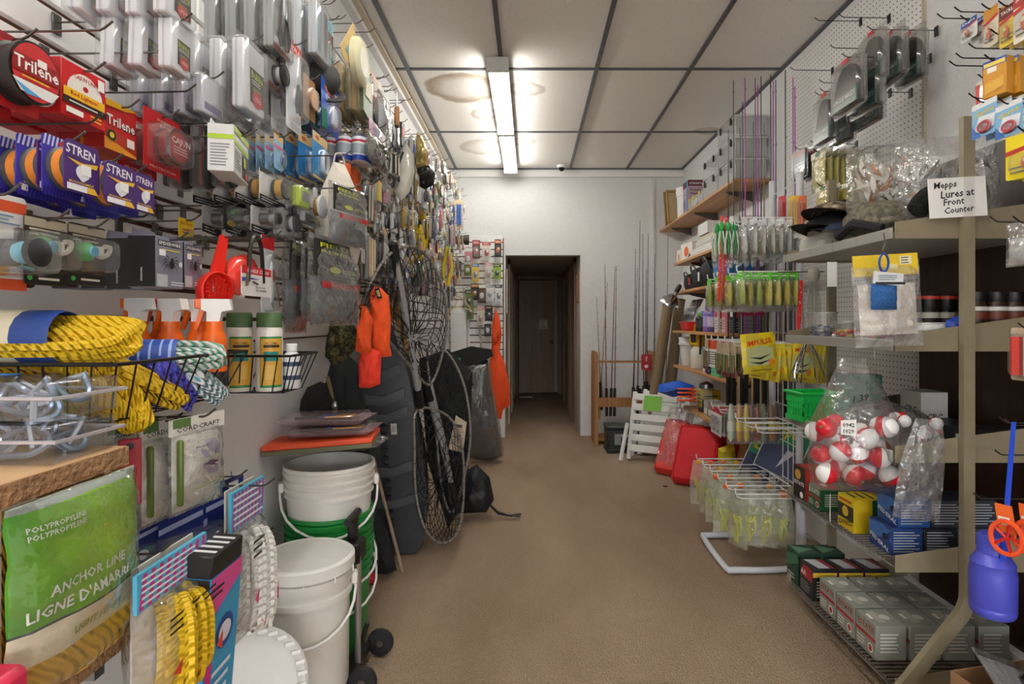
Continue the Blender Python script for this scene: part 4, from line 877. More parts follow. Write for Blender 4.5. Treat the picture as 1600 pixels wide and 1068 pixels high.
# ================================================================ left: wire baskets, rope, bottles, shelf, bags
def wire_basket(X0, X1, Y0, Y1, Z0, Z1, label, ny=8, nx=8, tin=.03, group=None, rings=1, r=.0016):
    """black wire basket hung on the wall at X0, tapering tin inwards towards its floor"""
    k = Kit(); a = MB(); c = [(X0, Y0), (X1, Y0), (X1, Y1), (X0, Y1)]; b = [(X0, Y0+tin), (X1-tin, Y0+tin), (X1-tin, Y1-tin), (X0, Y1-tin)]
    a.tube([(x, y, Z1) for x, y in c], .0031, BLKWIRE, n=6, closed=True); k.part('rim', a)
    m = MB(); L = lambda p, q, t: p+(q-p)*t
    for e, n in ((0, nx), (1, ny), (2, nx)):
        p0, p1 = c[e], c[(e+1) % 4]; q0, q1 = b[e], b[(e+1) % 4]
        for i in range(n+1):
            t = i/n; m.tube([(L(p0[0], p1[0], t), L(p0[1], p1[1], t), Z1), (L(q0[0], q1[0], t), L(q0[1], q1[1], t), Z0)], r, BLKWIRE, n=4)
    for i in range(nx+1):
        x = L(X0, X1-tin, i/nx); m.tube([(x, Y0+tin, Z0), (x, Y1-tin, Z0)], r, BLKWIRE, n=4)
    for i in range(ny+1):
        y = L(Y0+tin, Y1-tin, i/ny); m.tube([(X0, y, Z0), (X1-tin, y, Z0)], r, BLKWIRE, n=4)
    for j in range(1, rings+1):
        t = j/(rings+1); m.tube([(L(x0, x1, t), L(y0, y1, t), L(Z1, Z0, t)) for (x0, y0), (x1, y1) in zip(c, b)], r, BLKWIRE, n=4, closed=True)
    k.part('wire_mesh', m); return place(k, 'wire_basket', label, 'basket', (0, 0, 0), group=group)
wire_basket(XL+.004, -.605, .845, 1.235, 1.066, 1.157, 'black wire wall basket full of rope and spray bottles', 9, 9, .035, rings=0)
wire_basket(XL+.004, -.575, 1.385, 1.56, 1.045, 1.137, 'black wire wall basket holding green-capped spray cans', 5, 12, .03, rings=0)
YEL = ROPEM('#eec21c'); 
def rope_hank(c, L, r, rope, mat, turns, rot, label, wrap=None, seed=0, wart=()):
    k = Kit(); m = MB(); hank(m, (0, 0, 0), L, r, rope, mat, turns, seed=seed); k.part('rope_coil', m)
    if wrap:
        q = MB(); q.lathe([(r*1.02, -L*.34), (r*1.06, -L*.3), (r*1.06, L*.3), (r*1.02, L*.34)], C(wrap), 16, T=TR(ry=PI/2), cap=False)
        for (z0, z1, cc) in wart: q.lathe([(r*1.065, L*z0), (r*1.065, L*z1)], C(cc), 16, T=TR(ry=PI/2), cap=False)
        k.part('paper_wrap', q, 'rope_coil')
    return place(k, 'rope_hank', label, 'rope', c, rot)
rope_hank((-.765, .885, 1.195), .16, .04, .0075, YEL, 11, (0, 0, .05), 'thick yellow rope hank with a blue and cream paper wrap', '#2d4a94', 1, ((-.3, .0, '#e8dcc0'),))
rope_hank((-.69, .94, 1.115), .085, .034, .007, YEL, 12, (0, .9, .2), 'yellow rope hank slumped into the basket corner', seed=2)
rope_hank((-.80, .93, 1.112), .10, .036, .007, YEL, 12, (0, .15, .3), 'yellow rope hank lying under the wrapped one', seed=3)
rope_hank((-.655, 1.0, 1.11), .07, .03, .0065, YEL, 10, (0, .5, 1.3), 'small yellow rope hank beside the blue rope', seed=4)
rope_hank((-.66, 1.07, 1.105), .05, .03, .0055, ROPEM('#4a45b8'), 10, (0, .9, 1.2), 'blue-violet rope hank in the basket', seed=5)
rope_hank((-.70, 1.075, 1.155), .12, .03, .0055, ROPEM('#e8ece8', '#2f9a7a'), 10, (0, 0, .35), 'white and green braided rope with a blue lattice wrap', '#2c4fa8', 6, ((-.3, -.26, '#9fb6e8'), (-.16, -.13, '#9fb6e8'), (-.02, .01, '#9fb6e8'), (.12, .15, '#9fb6e8'), (.24, .28, '#9fb6e8')))
rope_hank((-.64, 1.135, 1.10), .055, .03, .0055, ROPEM('#e6e9ea', '#4aa0b8'), 10, (0, .6, 1.4), 'white and pale blue braided rope hank beside spray bottles', seed=7)
def k_spray():
    k = Kit(); o = C('#ef6a1a', .3); m = MB(); m.lathe([(.022, 0), (.024, .006), (.024, .06), (.0215, .066), (.0215, .074), (.024, .082), (.024, .115), (.02, .128), (.0165, .134), (.0165, .152)], o, 18); k.part('bottle_body', m)
    m = MB(); m.poly([(-.012, .152), (.012, .152), (.016, .172), (.035, .176), (.03, .198), (-.022, .198), (-.022, .176), (-.012, .172)], .02, C('#eceae6', .35), y0=-.01); k.part('sprayer_head', m)
    m = MB(); m.box((-.028, 0, .188), (.014, .016, .02), o, bev=.002); m.poly([(-.026, .178), (-.016, .178), (-.03, .135), (-.036, .137)], .01, o, y0=-.005); k.part('trigger', m, 'sprayer_head')
    m = MB(); m.lathe([(.0243, .02), (.0243, .05)], C('#2c2c2c'), 18, cap=False); k.part('label_band', m, 'bottle_body'); return k
SPR = k_spray()
for i, (x, y, lb) in enumerate(((-.775, 1.14, 'standing first in the basket row'), (-.725, 1.165, 'second in the basket row'), (-.765, 1.20, 'half hidden behind the others'), (-.69, 1.205, 'beside the braided rope'), (-.648, 1.185, 'at the basket corner'))):
    place(SPR, 'spray_bottle', 'orange trigger spray bottle with white head, '+lb, 'spray bottle', (x, y, 1.068), (0, 0, R.uniform(-.3, .3)))
def k_can():
    k = Kit(); m = MB(); m.lathe([(.03, 0), (.0315, .003), (.0315, .15), (.028, .158)], C('#e8e4dc', .3), 20); k.part('can_body', m)
    m = MB(); m.lathe([(.0295, .158), (.0295, .19), (.027, .194), (0, .194)], C('#4d6b41', .45), 20); k.part('lid', m)
    m = MB(); n = 10
    def wrapq(a0, a1, z0, z1, c, rr_=.0318): m.sheet(lambda u, v: (rr_*math.sin(a0+(a1-a0)*u), -rr_*math.cos(a0+(a1-a0)*u), z0+(z1-z0)*v), n, 1, C(c))
    wrapq(-.5, 1.3, .01, .135, '#2f8a4c'); wrapq(-.44, 1.24, .016, .13, '#d9a53c', .032); wrapq(-.2, 1.0, .108, .115, '#3a2a1a', .0321); wrapq(-.2, .9, .075, .098, '#1f8a86', .0321); wrapq(-.1, .8, .03, .065, '#e3b95a', .0321)
    tv, tf, tw, th = text_mesh('CAMO'); s_ = .034/tw; m.add([(.0323*math.sin(.35+v.x*s_/.0323), -.0323*math.cos(.35+v.x*s_/.0323), .086+v.y*s_) for v in tv], tf, C('#17706c'))
    tv, tf, tw, th = text_mesh('H.S.CAMO'); s_ = .03/tw; m.add([(.0323*math.sin(.4+v.x*s_/.0323), -.0323*math.cos(.4+v.x*s_/.0323), .119+v.y*s_) for v in tv], tf, C('#2a2018'))
    k.part('wrap_label', m, 'can_body'); return k
CAN = k_can()
place(CAN, 'spray_can', 'green-capped camouflage spray can beside the orange bottles', 'spray can', (-.722, 1.435, 1.048), (0, 0, .2)); place(CAN, 'spray_can', 'green-capped camouflage spray can beside the small white bottle', 'spray can', (-.65, 1.44, 1.048), (0, 0, .2))
place(k_bottle(.045, .115, '#e3e3e3', '#f0f0f0', label=[(.2, .6, '#3b4a6a'), (.3, .5, '#d9d9d9')]), 'small_bottle', 'small white bottle at the end of the can basket', 'bottle', (-.615, 1.49, 1.048))
# near wooden shelf with boxes of shackles
CHIP = P('#a9805a', .8, bump=.8, bscale=120., var=.25); PINE = WOOD('#c9a277', '#dcb98e', 3., .5, axis=1)
k = Kit(); m = MB(); m.box((-.766, .53, 1.021), (.332, .66, .028), PINE); m.box((-.599, .53, 1.021), (.003, .66, .027), CHIP); k.part('board', m); m = MB(); m.box((-.78, .845, .985), (.30, .02, .04), BLACK); k.part('bracket', m)
place(k, 'wall_shelf', 'pale chipboard shelf carrying boxes of steel shackles', 'shelf', (0, 0, 0))
def k_shackbox(seed):
    rg = random.Random(seed); k = Kit(); hx, hy, hz = .145, .058, .05
    for i in range(24):
        m = MB(); cx, cy, cz = rg.uniform(-.11, .12), rg.uniform(-.035, .035), rg.uniform(.014, .034); r = rg.uniform(.014, .02)
        T = TR((cx, cy, cz), rg.uniform(0, 3), rg.uniform(0, 3), rg.uniform(0, 3)); m.tube([(r*1.2, 0, -r), *[(r*math.cos(t)*1.0, 0, r*math.sin(t)) for t in [j*PI/8 for j in range(9)]], (-r*1.2, 0, -r)], .0045, P('#8fa0b8', .25, .55), n=7, T=T); m.tube([(-r*1.4, 0, -r*.9), (r*1.4, 0, -r*.9)], .004, P('#b4c0d0', .25, .55), n=6, T=T); k.part('shackle', m)
    m = MB(); m.box((0, 0, .025), (2*hx, 2*hy, .05), CLEAR(body=.03, gloss=.6), bev=.004); k.part('clear_box', m)
    m = MB(); m.tube([(-hx-.004, -hy-.004, .03), (hx+.008, -hy-.004, .03), (hx+.008, hy+.004, .03), (-hx-.004, hy+.004, .03)], .0028, CLEAR('#e6dfe8', .5, .7), n=5, closed=True); k.part('lid_rim', m)
    return k
place(k_shackbox(3), 'hardware_box', 'clear plastic box of steel shackles on the chipboard shelf', 'box', (-.755, .795, 1.036)); 
o = place(k_shackbox(8), 'hardware_box', 'clear plastic box of steel shackles stacked on another, blue label on lid', 'box', (-.752, .80, 1.092), (0, 0, -.06))
m = MB(); m.box((-.06, 0, .0515), (.13, .09, .0015), C('#4a8fd4')); link('lid_label', m.mesh('lid_label'), o)
k = Kit(); m = MB(); m.box((-.766, .53, .752), (.332, .66, .026), PINE); m.box((-.599, .53, .752), (.003, .66, .025), CHIP); k.part('board', m); m = MB(); m.box((-.78, .845, .72), (.3, .02, .04), STEEL); k.part('bracket', m); place(k, 'wall_shelf', 'lower pale shelf under the green anchor line bag', 'shelf', (0, 0, 0))
k = Kit(); m = MB(); m.box((0, 0, .045), (.05, .04, .09), C('#c8284a', .4), bev=.008); k.part('case', m); m = MB(); m.box((0, -.021, .05), (.03, .002, .04), C('#e2a0ae')); k.part('front_label', m); place(k, 'plastic_case', 'small crimson plastic case beside the anchor line bag', 'case', (-.56, .602, .766))
# anchor line bag
def k_anchor(w, h):
    k = Kit(); g = MB()
    def fr(u, v): 
        e = (4*u*(1-u))**.5*(4*v*(1-v))**.4 if 0 < u < 1 and 0 < v < 1 else 0
        return ((u-.5)*w, -.004-.03*e-.006*noise.noise(Vector((u*5, v*6, 2))), -h*v)
    def part(v0, v1, mat, off=0.):
        g.sheet(lambda u, v: tuple(a-(off if i == 1 else 0) for i, a in enumerate(fr(u, v0+(v1-v0)*v))), 12, 10, mat)
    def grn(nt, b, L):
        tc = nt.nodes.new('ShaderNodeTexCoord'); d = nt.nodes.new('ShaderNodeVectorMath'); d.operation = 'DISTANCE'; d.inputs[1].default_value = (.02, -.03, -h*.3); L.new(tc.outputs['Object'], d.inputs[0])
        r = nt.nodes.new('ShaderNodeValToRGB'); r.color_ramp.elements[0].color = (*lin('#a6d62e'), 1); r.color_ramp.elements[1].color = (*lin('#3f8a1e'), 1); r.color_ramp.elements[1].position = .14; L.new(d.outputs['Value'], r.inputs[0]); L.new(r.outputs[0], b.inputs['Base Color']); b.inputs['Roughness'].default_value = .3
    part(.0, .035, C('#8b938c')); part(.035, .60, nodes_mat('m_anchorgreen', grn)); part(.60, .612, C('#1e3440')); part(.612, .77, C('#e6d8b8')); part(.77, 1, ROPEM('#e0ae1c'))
    k.part('bag_front', g)
    m = MB(); wt = C('#f1efe8')
    def curved(t, u, v, tw, mat):
        vs, fs, ww, hh = text_mesh(t); s = tw*w/ww; out = []
        for q in vs:
            uu = u+q.x*s/w; vv = v-q.y*s/h; p = fr(uu, vv); out.append((p[0]+.0, p[1]-.0022, p[2]))
        m.add(out, fs, mat)
    curved('ANCHOR LINE', .42, .44, .54, wt); curved("LIGNE D'AMARRE", .40, .53, .70, wt); curved('POLYPROPYLENE', .24, .12, .34, wt); curved('POLYPROPYLENE', .24, .16, .34, wt); curved('LIGHT | LEGER', .5, .70, .40, C('#8a9a3a')); k.part('print', m)
    m = MB(); m.sheet(lambda u, v: ((u-.5)*w, .02*(4*u*(1-u))**.5*(4*v*(1-v))**.5 if 0 < u < 1 and 0 < v < 1 else 0, -h*v), 8, 8, ROPEM('#e0ae1c')); k.part('bag_back', m)
    m = MB(); m.sheet(lambda u, v: tuple(a-(.004+.003*noise.noise(Vector((u*7, v*8, 5))) if i == 1 else 0) for i, a in enumerate(fr(u, v))), 12, 14, CLEAR(body=.02, gloss=.7, bump=.5)); k.part('film', m)
    return k
hangL(k_anchor, 2, 205, 757, 1045, -.585, 1, .05, 'anchor_line_bag', 'green and cream bag of yellow anchor line under the shelf', 'rope', None)
# bags of white cord below the basket
def k_cordbag(w, h, seed, txt='CORDCRAFT'):
    k = Kit(); m = MB(); m.pillow(w*.9, h*.8, .04, P('#d8d2c6', .8, bump=.5, bscale=90.), ztop=-h*.17, seed=seed); k.part('white_cord', m)
    m = MB(); m.pillow(w*.72, h*.56, .041, C('#a99ab6'), ztop=-h*.22, seed=seed, x0=w*.05); m.box((-w*.40, -.012, -h*.55), (w*.07, .012, h*.68), C('#5d7030'), bev=.003)
    draw(m, w*.72, h*.5, -.026, [('t', 'BRAIDED', .3, .9, .4, '#7d6a8a', .04), ('p', [(.3, .5), (.5, .56), (.7, .5), (.55, .46), (.7, .4), (.5, .44)], '#5b4658'), ('p', [(.0, .02), (1, .1), (1, .12), (0, .04)], '#8a9a4a')], z0=-h*.26, x0=w*.05); k.part('printed_panel', m)
    m = MB(); m.pillow(w, h*.88, .05, FILM, ztop=-h*.12, seed=seed+1, crinkle=.2); k.part('bag', m)
    m = MB(); m.box((0, -.002, -h*.085), (w*1.0, .004, h*.17), C('#e4dfd6')); draw(m, w, h*.17, -.0042, [('r', .04, .45, .35, 1, '#5c7a44'), ('t', txt, .5, .32, .8, '#4a4a4a', .3)]); k.part('header_card', m); return k
hangL(lambda w, h: k_cordbag(w, h, 3), 222, 286, 655, 812, -.67, 2, .06, 'cord_bag', ('bag of white cord with a lilac panel, upright below the basket', 'bag of white cord half hidden behind the upright one'), 'cord', 'upright white cord bags', rz=-.1)
hangL(lambda w, h: k_cordbag(w, h, 6), 274, 338, 648, 792, -.62, 2, .06, 'cord_bag', ('bag of white cord tilted beside the bare wall', 'bag of white cord behind the tilted one'), 'cord', 'tilted white cord bags', rz=-.2)
k = Kit(); m = MB(); m.box((0, 0, -.055), (.032, .006, .11), C('#b52a3c', .35), bev=.002); k.part('strip', m)
for z in (-.012, -.055, -.098): k.part('bolt_hole', MB().lathe([(.006, -.004), (.006, .004), (0, .005)], C('#2b2b2b'), 10, T=TR((0, 0, z), rx=PI/2)), 'strip')
q = atX(203, 685, -.66); place(k, 'metal_bracket', 'red metal strip with three holes beside the cord bags', 'bracket', q, (0, 0, .6))
# blue packs, rope packs, boxed dock line
def k_bluerope(w, h, seed): return k_blister(w, h, '#1d2f7a', [('p', [(.0, .55), (1, .72), (1, .8), (0, .63)], '#aab4d8'), ('r', .1, .1, .6, .4, '#2f6a7a'), ('e', .35, .25, .12, .1, '#d9dde6'), ('r', .6, .84, .85, .95, '#e6e6ea')], None, (.06, .06, .94, .5), .02)
for j, (a, b, t, bt, X, rz, lb, hl) in enumerate(((204, 262, 805, 880, -.70, -.3, 'navy blue cord card crowded behind the rope packs', 'crowded navy cord card'), (268, 335, 772, 875, -.66, -.4, 'navy blue cord card leaning out under the cord bags', 'leaning navy cord card'), (326, 372, 750, 880, -.64, -.2, 'navy blue cord card beside the white rope pack', 'last navy cord card'), (345, 378, 742, 800, -.68, .5, 'small folded navy card against the bare wall', 'folded navy card'))):
    hangL(lambda w, h: k_bluerope(w, h, j), a, b, t, bt, X, 1, .04, 'cord_card', lb, 'cord', hl, rz=rz)
def k_ropepack(w, h, rc, bg, seed, c2='#d8402a'):
    k = Kit(); m = MB(); hank(m, (0, 0, 0), h*.33, w*.36, .0075, ROPEM(rc), 12, T=TR((0, -.012, -h*.63), ry=PI/2), seed=seed); k.part('rope_coil', m)
    m = MB(); m.box((w*.04, .014, -h*.5), (w*.86, .003, h), C('#d8d3c8')); k.part('card', m)
    m = MB(); m.box((0, -.004, -h*.13), (w, .006, h*.26), C('#58b4d8')); draw(m, w, h*.26, -.0072, [('d', .02, .05, .98, .95, 9, '#c8328a'), ('l', .05, .1, .95, .9, 5, '#e8eef4')]); draw(m, w, h, -.046, [('l', .06, .56, .9, .70, 3, '#2a2a26'), ('p', [(.1, .3), (.24, .36), (.2, .26)], c2), ('p', [(.55, .42), (.7, .5), (.62, .38)], c2), ('p', [(.3, .12), (.48, .2), (.4, .08)], c2), ('p', [(.75, .2), (.86, .28), (.84, .14)], c2), ('p', [(.4, .46), (.5, .5), (.44, .42)], c2)]); k.part('header_card', m)
    m = MB(); m.pillow(w*1.04, h*.8, .085, FILM, ztop=-h*.22, seed=seed, crinkle=.08); k.part('bag', m); return k
hangL(lambda w, h: k_ropepack(w, h, '#ecc21e', '#d8b02a', 5), 206, 316, 862, 1075, -.545, 1, .05, 'rope_pack', 'yellow rope in a clear bag with a pink and blue card', 'rope', 'yellow rope pack', hout=.0)
hangL(lambda w, h: k_ropepack(w, h, '#ece9e2', '#d9c9c9', 9, '#e0407a'), 356, 408, 756, 986, -.585, 1, .05, 'rope_pack', 'white rope in a clear bag against the bare wall', 'rope', 'white rope pack', hout=.06)
k = Kit(); m = MB(); m.box((0, .05, -.14), (.046, .10, .28), C('#2390c4'), bev=.0015)
draw(m, .044, .27, -.0006, [('t', 'CLASSIC', .45, .30, .34*2.4, '#f0d23a', .09, PI/2), ('l', .62, .1, .8, .9, 1, '#e8f0f4'), ('r', 0, .92, 1, 1, '#1b1b1b'), ('e', .3, .86, .08, .012, '#d8328a'), ('e', .55, .86, .08, .012, '#d8328a')]); 
draw(m, .10, .28, 0, [('r', 0, .0, 1, 1, '#38a0d0'), ('p', [(0, .75), (1, .9), (1, 1), (0, 1)], '#e0509a'), ('r', 0, 0, .2, .5, '#d8328a'), ('e', .55, .62, .28, .10, '#1f4fa0'), ('e', .55, .62, .2, .06, '#e6e6ee'), ('l', .2, .1, .9, .45, 5, '#dfeaf2')], T=TR((.0236, .05, 0), rz=PI/2)); k.part('carton', m)
m = MB(); m.box((0, .05, .018), (.046, .10, .036), C('#1a1a1b'), bev=.002); 
for i in range(4): m.box((.0, .02+i*.02, .0365), (.036, .006, .001), C('#e6e6e6'))
k.part('lid', m); q = atX(330, 905, -.50); place(k, 'dock_line_box', 'tall blue and pink dock line carton with a black top', 'box', (q.x-.023, q.y, q.z), (0, .08, .02))
# ================================================================ left floor: pails, cart
def k_pail(rt, rb, h, c, ribs=3, handle=True, lid=None, hc='#e8e8e6', ang=.9, droop=1.):
    k = Kit(); m = MB(); pr = [(rb*.97, 0), (rb, .008)]; zt = h*.72
    pr += [(rb+(rt*.93-rb)*.9, zt)]
    for i in range(ribs):
        z0 = zt+(h-zt)*(i/ribs); z1 = zt+(h-zt)*((i+.35)/ribs); q = rt*(.93+.05*i/ribs)
        pr += [(q+.008, z0+.002), (q+.008, z1), (q, z1+.002)]
    pr += [(rt, h-.012), (rt, h), (rt*.95, h), (rt*.93, h-.02)]
    if not lid: pr += [(rb*.95, .02), (0, .02)]
    m.lathe(pr, C(c, .38), 40); k.part('pail_body', m)
    if lid:
        m = MB(); L_ = C(lid, .38); m.lathe([(rt*1.02, h-.03), (rt*1.045, h-.028), (rt*1.045, h+.004), (rt*1.0, h+.01), (rt*.95, h+.011), (rt*.93, h+.009), (rt*.90, h+.009), (rt*.4, h+.014), (0, h+.015)], L_, 40)
        for i in range(10): 
            a = i*2*PI/10; m.box((rt*1.045*math.cos(a), rt*1.045*math.sin(a), h-.032), (.006, .004, .02), L_, T=TR(rz=0))
        k.part('lid', m)
    if handle:
        m = MB(); hz = h*.80; H_ = C(hc, .4)
        pts = []
        for i in range(15):
            t = -PI/2+PI*i/14; y = math.sin(t)*rt*1.06; d = math.cos(t)
            pts.append((math.cos(t)*(rt*1.08)*(.35+.65*min(1, d*1.0)), y, hz-d*rt*.95*droop))
        pts = [(x if x > .001 else 0, y, z) for x, y, z in pts]
        # keep the wire outside the wall of the pail
        pts = [((x*x+y*y)**.5, x, y, z) for x, y, z in pts]; pts = [(x/r_*max(r_, rt*1.06) if r_ > 1e-6 else 0, y/r_*max(r_, rt*1.06) if r_ > 1e-6 else 0, z) for r_, x, y, z in pts]
        m.tube(pts, .0045, H_, n=6)
        k.part('handle', m)
        for s in (-1, 1): k.part('ear', MB().box((0, s*rt*1.03, hz), (.04, .02, .035), C(c, .4), bev=.004))
    return k
place(k_pail(.141, .128, .40, '#e7e4dd', 2, True, '#eceae5'), 'plastic_pail', 'white lidded plastic pail standing on the folding cart', 'bucket', (-.705, 1.82, .078), (0, 0, -1.25))
GP = k_pail(.160, .135, .42, '#1f8a3c', 4, True, None)
place(GP, 'plastic_pail', 'green plastic pail standing on the carpet, lowest of the stack', 'bucket', (-.752, 2.17, 0), (0, 0, -.9)); place(GP, 'plastic_pail', 'green plastic pail nested between another green one and the white one', 'bucket', (-.752, 2.17, .10), (0, 0, -.6))
place(k_pail(.163, .142, .40, '#ece9e3', 4, True, None), 'plastic_pail', 'open white plastic pail nested in the green one', 'bucket', (-.752, 2.17, .295), (0, 0, -1.2))
place(k_pail(.12, .105, .27, '#1d1d1e', 2, False, None), 'plastic_pail', 'low black pail under the loose white lid', 'bucket', (-.76, 1.50, 0))
k = Kit(); m = MB(); m.lathe([(.135, 0), (.14, .004), (.14, .02), (.132, .026), (.12, .016), (.115, .01), (0, .012)], C('#d3d2ce', .45), 36); k.part('disc', m); m = MB()
for i in range(30):
    a = i*2*PI/30; m.box((.124*math.cos(a), .124*math.sin(a), .022), (.022, .008, .014), C('#e6e5e2', .4), T=TR(rz=0))
k.part('rim_teeth', m); place(k, 'pail_lid', 'loose white pail lid leaning with its toothed rim showing', 'lid', (-.70, 1.43, .31), (math.radians(62), 0, .55))
m = MB(); m.tube([(0, 0, 0), (0, .01, .13)], .006, C('#d98a1c', .4), n=8); one('orange_stick', m, 'thin orange stick poking up behind the loose lid', 'stick', (-.795, 1.57, .30))
k = Kit(); AL = P('#c9c9cb', .3, .9)
for x, y in ((-.60, 2.02), (-.585, 1.96)):
    m = MB(); m.tube([(x, y, .06), (x, y, .42)], .011, AL, n=10); k.part('pole', m)
m = MB(); m.box((-.593, 1.99, .43), (.035, .085, .07), BLACK, bev=.006); m.box((-.61, 1.99, .50), (.03, .04, .10), BLACK, bev=.008); m.tube([(-.61, 1.93, .545), (-.61, 2.05, .545)], .014, BLACK, n=8); k.part('grip', m)
m = MB(); m.box((-.60, 1.99, .05), (.05, .20, .03), BLACK, bev=.004); m.box((-.71, 1.86, .055), (.24, .26, .008), BLACK, bev=.002); m.tube([(-.60, 1.99, .05), (-.56, 1.99, .18)], .008, BLACK, n=6); k.part('base_plate', m)
for y in (1.875, 2.105):
    m = MB(); m.lathe([(.028, -.013), (.045, -.012), (.048, -.006), (.048, .006), (.045, .012), (.028, .013)], P('#17171a', .6), 20, T=TR((-.545, y, .05), rx=PI/2)); k.append(('wheel', m.mesh('wheel'), None, None)); k.append(('hub', MB().lathe([(.012, -.015), (.012, .015)], STEEL, 10, T=TR((-.545, y, .05), rx=PI/2)).mesh('hub'), '*', None))
place(k, 'luggage_cart', 'folding luggage cart with black wheels and aluminium poles', 'cart', (0, 0, .002))
# things piled on the pails
m = MB(); m.pillow(.25, .18, .04, P('#4a4640', .5, bump=.3), T=TR((-.752, 2.26, .722), rx=PI/2), seed=4, crinkle=.3); k = Kit().part('contents', m); m = MB(); m.pillow(.29, .21, .05, FILM, T=TR((-.748, 2.275, .722), rx=PI/2), seed=6, crinkle=.4); k.part('bag', m); place(k, 'gear_bag', 'crumpled clear bag of dark gear lying on the white pail', 'bag', (0, 0, 0))
k = Kit(); m = MB(); m.box((0, 0, .026), (.38, .22, .018), C('#e2532a', .6), bev=.004); k.part('orange_layer', m); m = MB(); m.box((0, 0, .0085), (.38, .22, .017), C('#6f7058', .8), bev=.003); k.part('grey_layer', m); place(k, 'foam_pad', 'two-layer orange and grey foam pad on the pails', 'pad', (-.765, 2.15, .757), (0, -.06, .12))
def k_traypack(): 
    k = Kit(); m = MB()
    m.tube([(-.11, 0, .018), (.02, .01, .02), (.10, 0, .018)], .012, P('#19191b', .4), n=8, flat=.7); k.part('tool_handle', m)
    m = MB(); m.tube([(-.1, .05, .014), (.08, .045, .015)], .011, P('#222225', .4), n=8, flat=.7); k.part('tool_blade', m)
    m = MB(); m.box((.07, -.02, .03), (.1, .06, .003), C('#e6a432')); m.box((.02, -.01, .031), (.06, .05, .003), C('#3a6fb4')); k.part('insert_card', m)
    m = MB(); m.box((0, .02, .018), (.29, .15, .034), CLEAR('#e9c8cc', .12, .6), bev=.006); m.box((0, .02, .018), (.33, .18, .0012), CLEAR('#e9c8cc', .3, .5)); k.part('clamshell', m); return k
TP = k_traypack()
for i, (x, y, z, rz) in enumerate(((-.735, 2.14, .801, .05), (-.76, 2.14, .842, -.05))):
    place(TP, 'tool_clamshell', ('black tool in a pinkish clamshell lying on the foam pad', 'black tool in a pinkish clamshell on top of the pile')[i], 'pack', (x, y, z), (0, -.04, rz))
# ================================================================ tall black sled, clothes, vests
BP = P('#3b3d42', .33, var=.12); k = Kit(); ref = atY(625, 862, 3.02); ref.z = 0
def ol(pts): return [((x-CX)*3.02/F-ref.x, H+(CY-y)*3.02/F) for x, y in pts]
m = MB(); body = ol([(580, 500), (596, 488), (612, 500), (640, 590), (664, 720), (668, 800), (662, 845), (650, 862), (600, 862), (588, 845), (578, 720), (570, 600)])
m.poly([(x, max(0.003, z)) for x, z in body], .20, BP); k.part('hull', m)
for (a, b_) in ((575, 592), (612, 628), (640, 655), (722, 738), (772, 786)):
    m = MB(); t0 = (a-500)/362; xl = 572+8*t0; xr = 612+56*min(1, t0*1.15); m.poly(ol([(xl-3, b_), (xl-3, b_-(b_-a)*.9), ((xl+xr)/2, b_-(b_-a)*.9+3), (xr+2, a-8), (xr+2, b_-10), ((xl+xr)/2, b_+3)]), .04, P('#4b4d53', .3, var=.12), y0=-.034); k.part('rib', m)
m = MB(); 
m.poly(ol([(594, 640), (598, 640), (612, 850), (607, 850)]), .026, P('#1a1b1e', .4), y0=-.02); k.part('spine', m)
for i in range(16):
    m = MB(); y = 650+i*12; x = 596+i*.85; m.poly(ol([(x, y), (x+9, y), (x+9, y+4), (x, y+4)]), .03, P('#1a1b1e', .4), y0=-.03); k.part('tooth', m)
m = MB(); m.poly(ol([(612, 660), (621, 660), (622, 677), (613, 677)]), .004, C('#d5d5d2'), y0=-.004); draw(m, .03, .04, -.005, [('l', .1, .1, .9, .9, 6, '#55585c')], x0=ol([(617, 0)])[0][0], z0=ol([(0, 662)])[0][1]); k.part('barcode_label', m, 'hull')
place(k, 'ice_sled', 'tall black ribbed plastic sled standing on end against the wall', 'sled', (ref.x, 3.0, 0), (0, 0, .12))
def garment(pts, Y, d, mat, name, label, cat, wr=.01, seed=0, extra=None, rz=0., back=.6):
    ref = atY(sum(p[0] for p in pts)/len(pts), sum(p[1] for p in pts)/len(pts), Y); k = Kit(); m = MB(); puff(m, dens(pxout(pts, Y, ref), 4), d, mat, wr=wr, seed=seed, rings=6, back=back); k.part('body', m)
    if extra: extra(k, ref)
    return place(k, name, label, cat, ref, (0, 0, rz))
ORG = P('#f0561e', .85, bump=.35, bscale=160.)
def tagx(pts, Y, dy, col='#1d1b18', c2='#a89a5c'):
    def f(k, ref):
        m = MB(); m.poly(pxout(pts, Y, ref), .003, C(col), y0=-dy); q = pxout(pts, Y, ref); cx = sum(a for a, b in q)/4; cz = sum(b for a, b in q)/4; m.flat([(cx+(a-cx)*.6, cz+(b-cz)*.6) for a, b in q], -dy-.0006, C(c2)); k.part('swing_tag', m, 'body')
    return f
garment([(585, 446), (596, 450), (607, 462), (611, 500), (609, 540), (612, 556), (598, 558), (582, 546), (578, 500), (577, 460)], 2.30, .035, ORG, 'knit_hat', 'bright orange knitted hat with a dark swing tag', 'hat', extra=tagx([(589, 452), (596, 450), (601, 466), (594, 467)], 2.3, .036))
garment([(562, 474), (572, 478), (582, 498), (580, 532), (581, 550), (568, 553), (556, 548), (558, 510), (556, 486)], 2.22, .035, ORG, 'knit_hat', 'bright orange knitted glove with a black tag', 'glove', seed=2, extra=tagx([(561, 476), (570, 481), (566, 500), (557, 496)], 2.22, .036))
garment([(563, 540), (585, 545), (596, 550), (594, 600), (578, 606), (561, 605), (560, 570)], 2.28, .03, P('#f2402a', .85, bump=.3, bscale=160.), 'knit_hat', 'red-orange folded hat hanging lowest of the three', 'hat', seed=3)
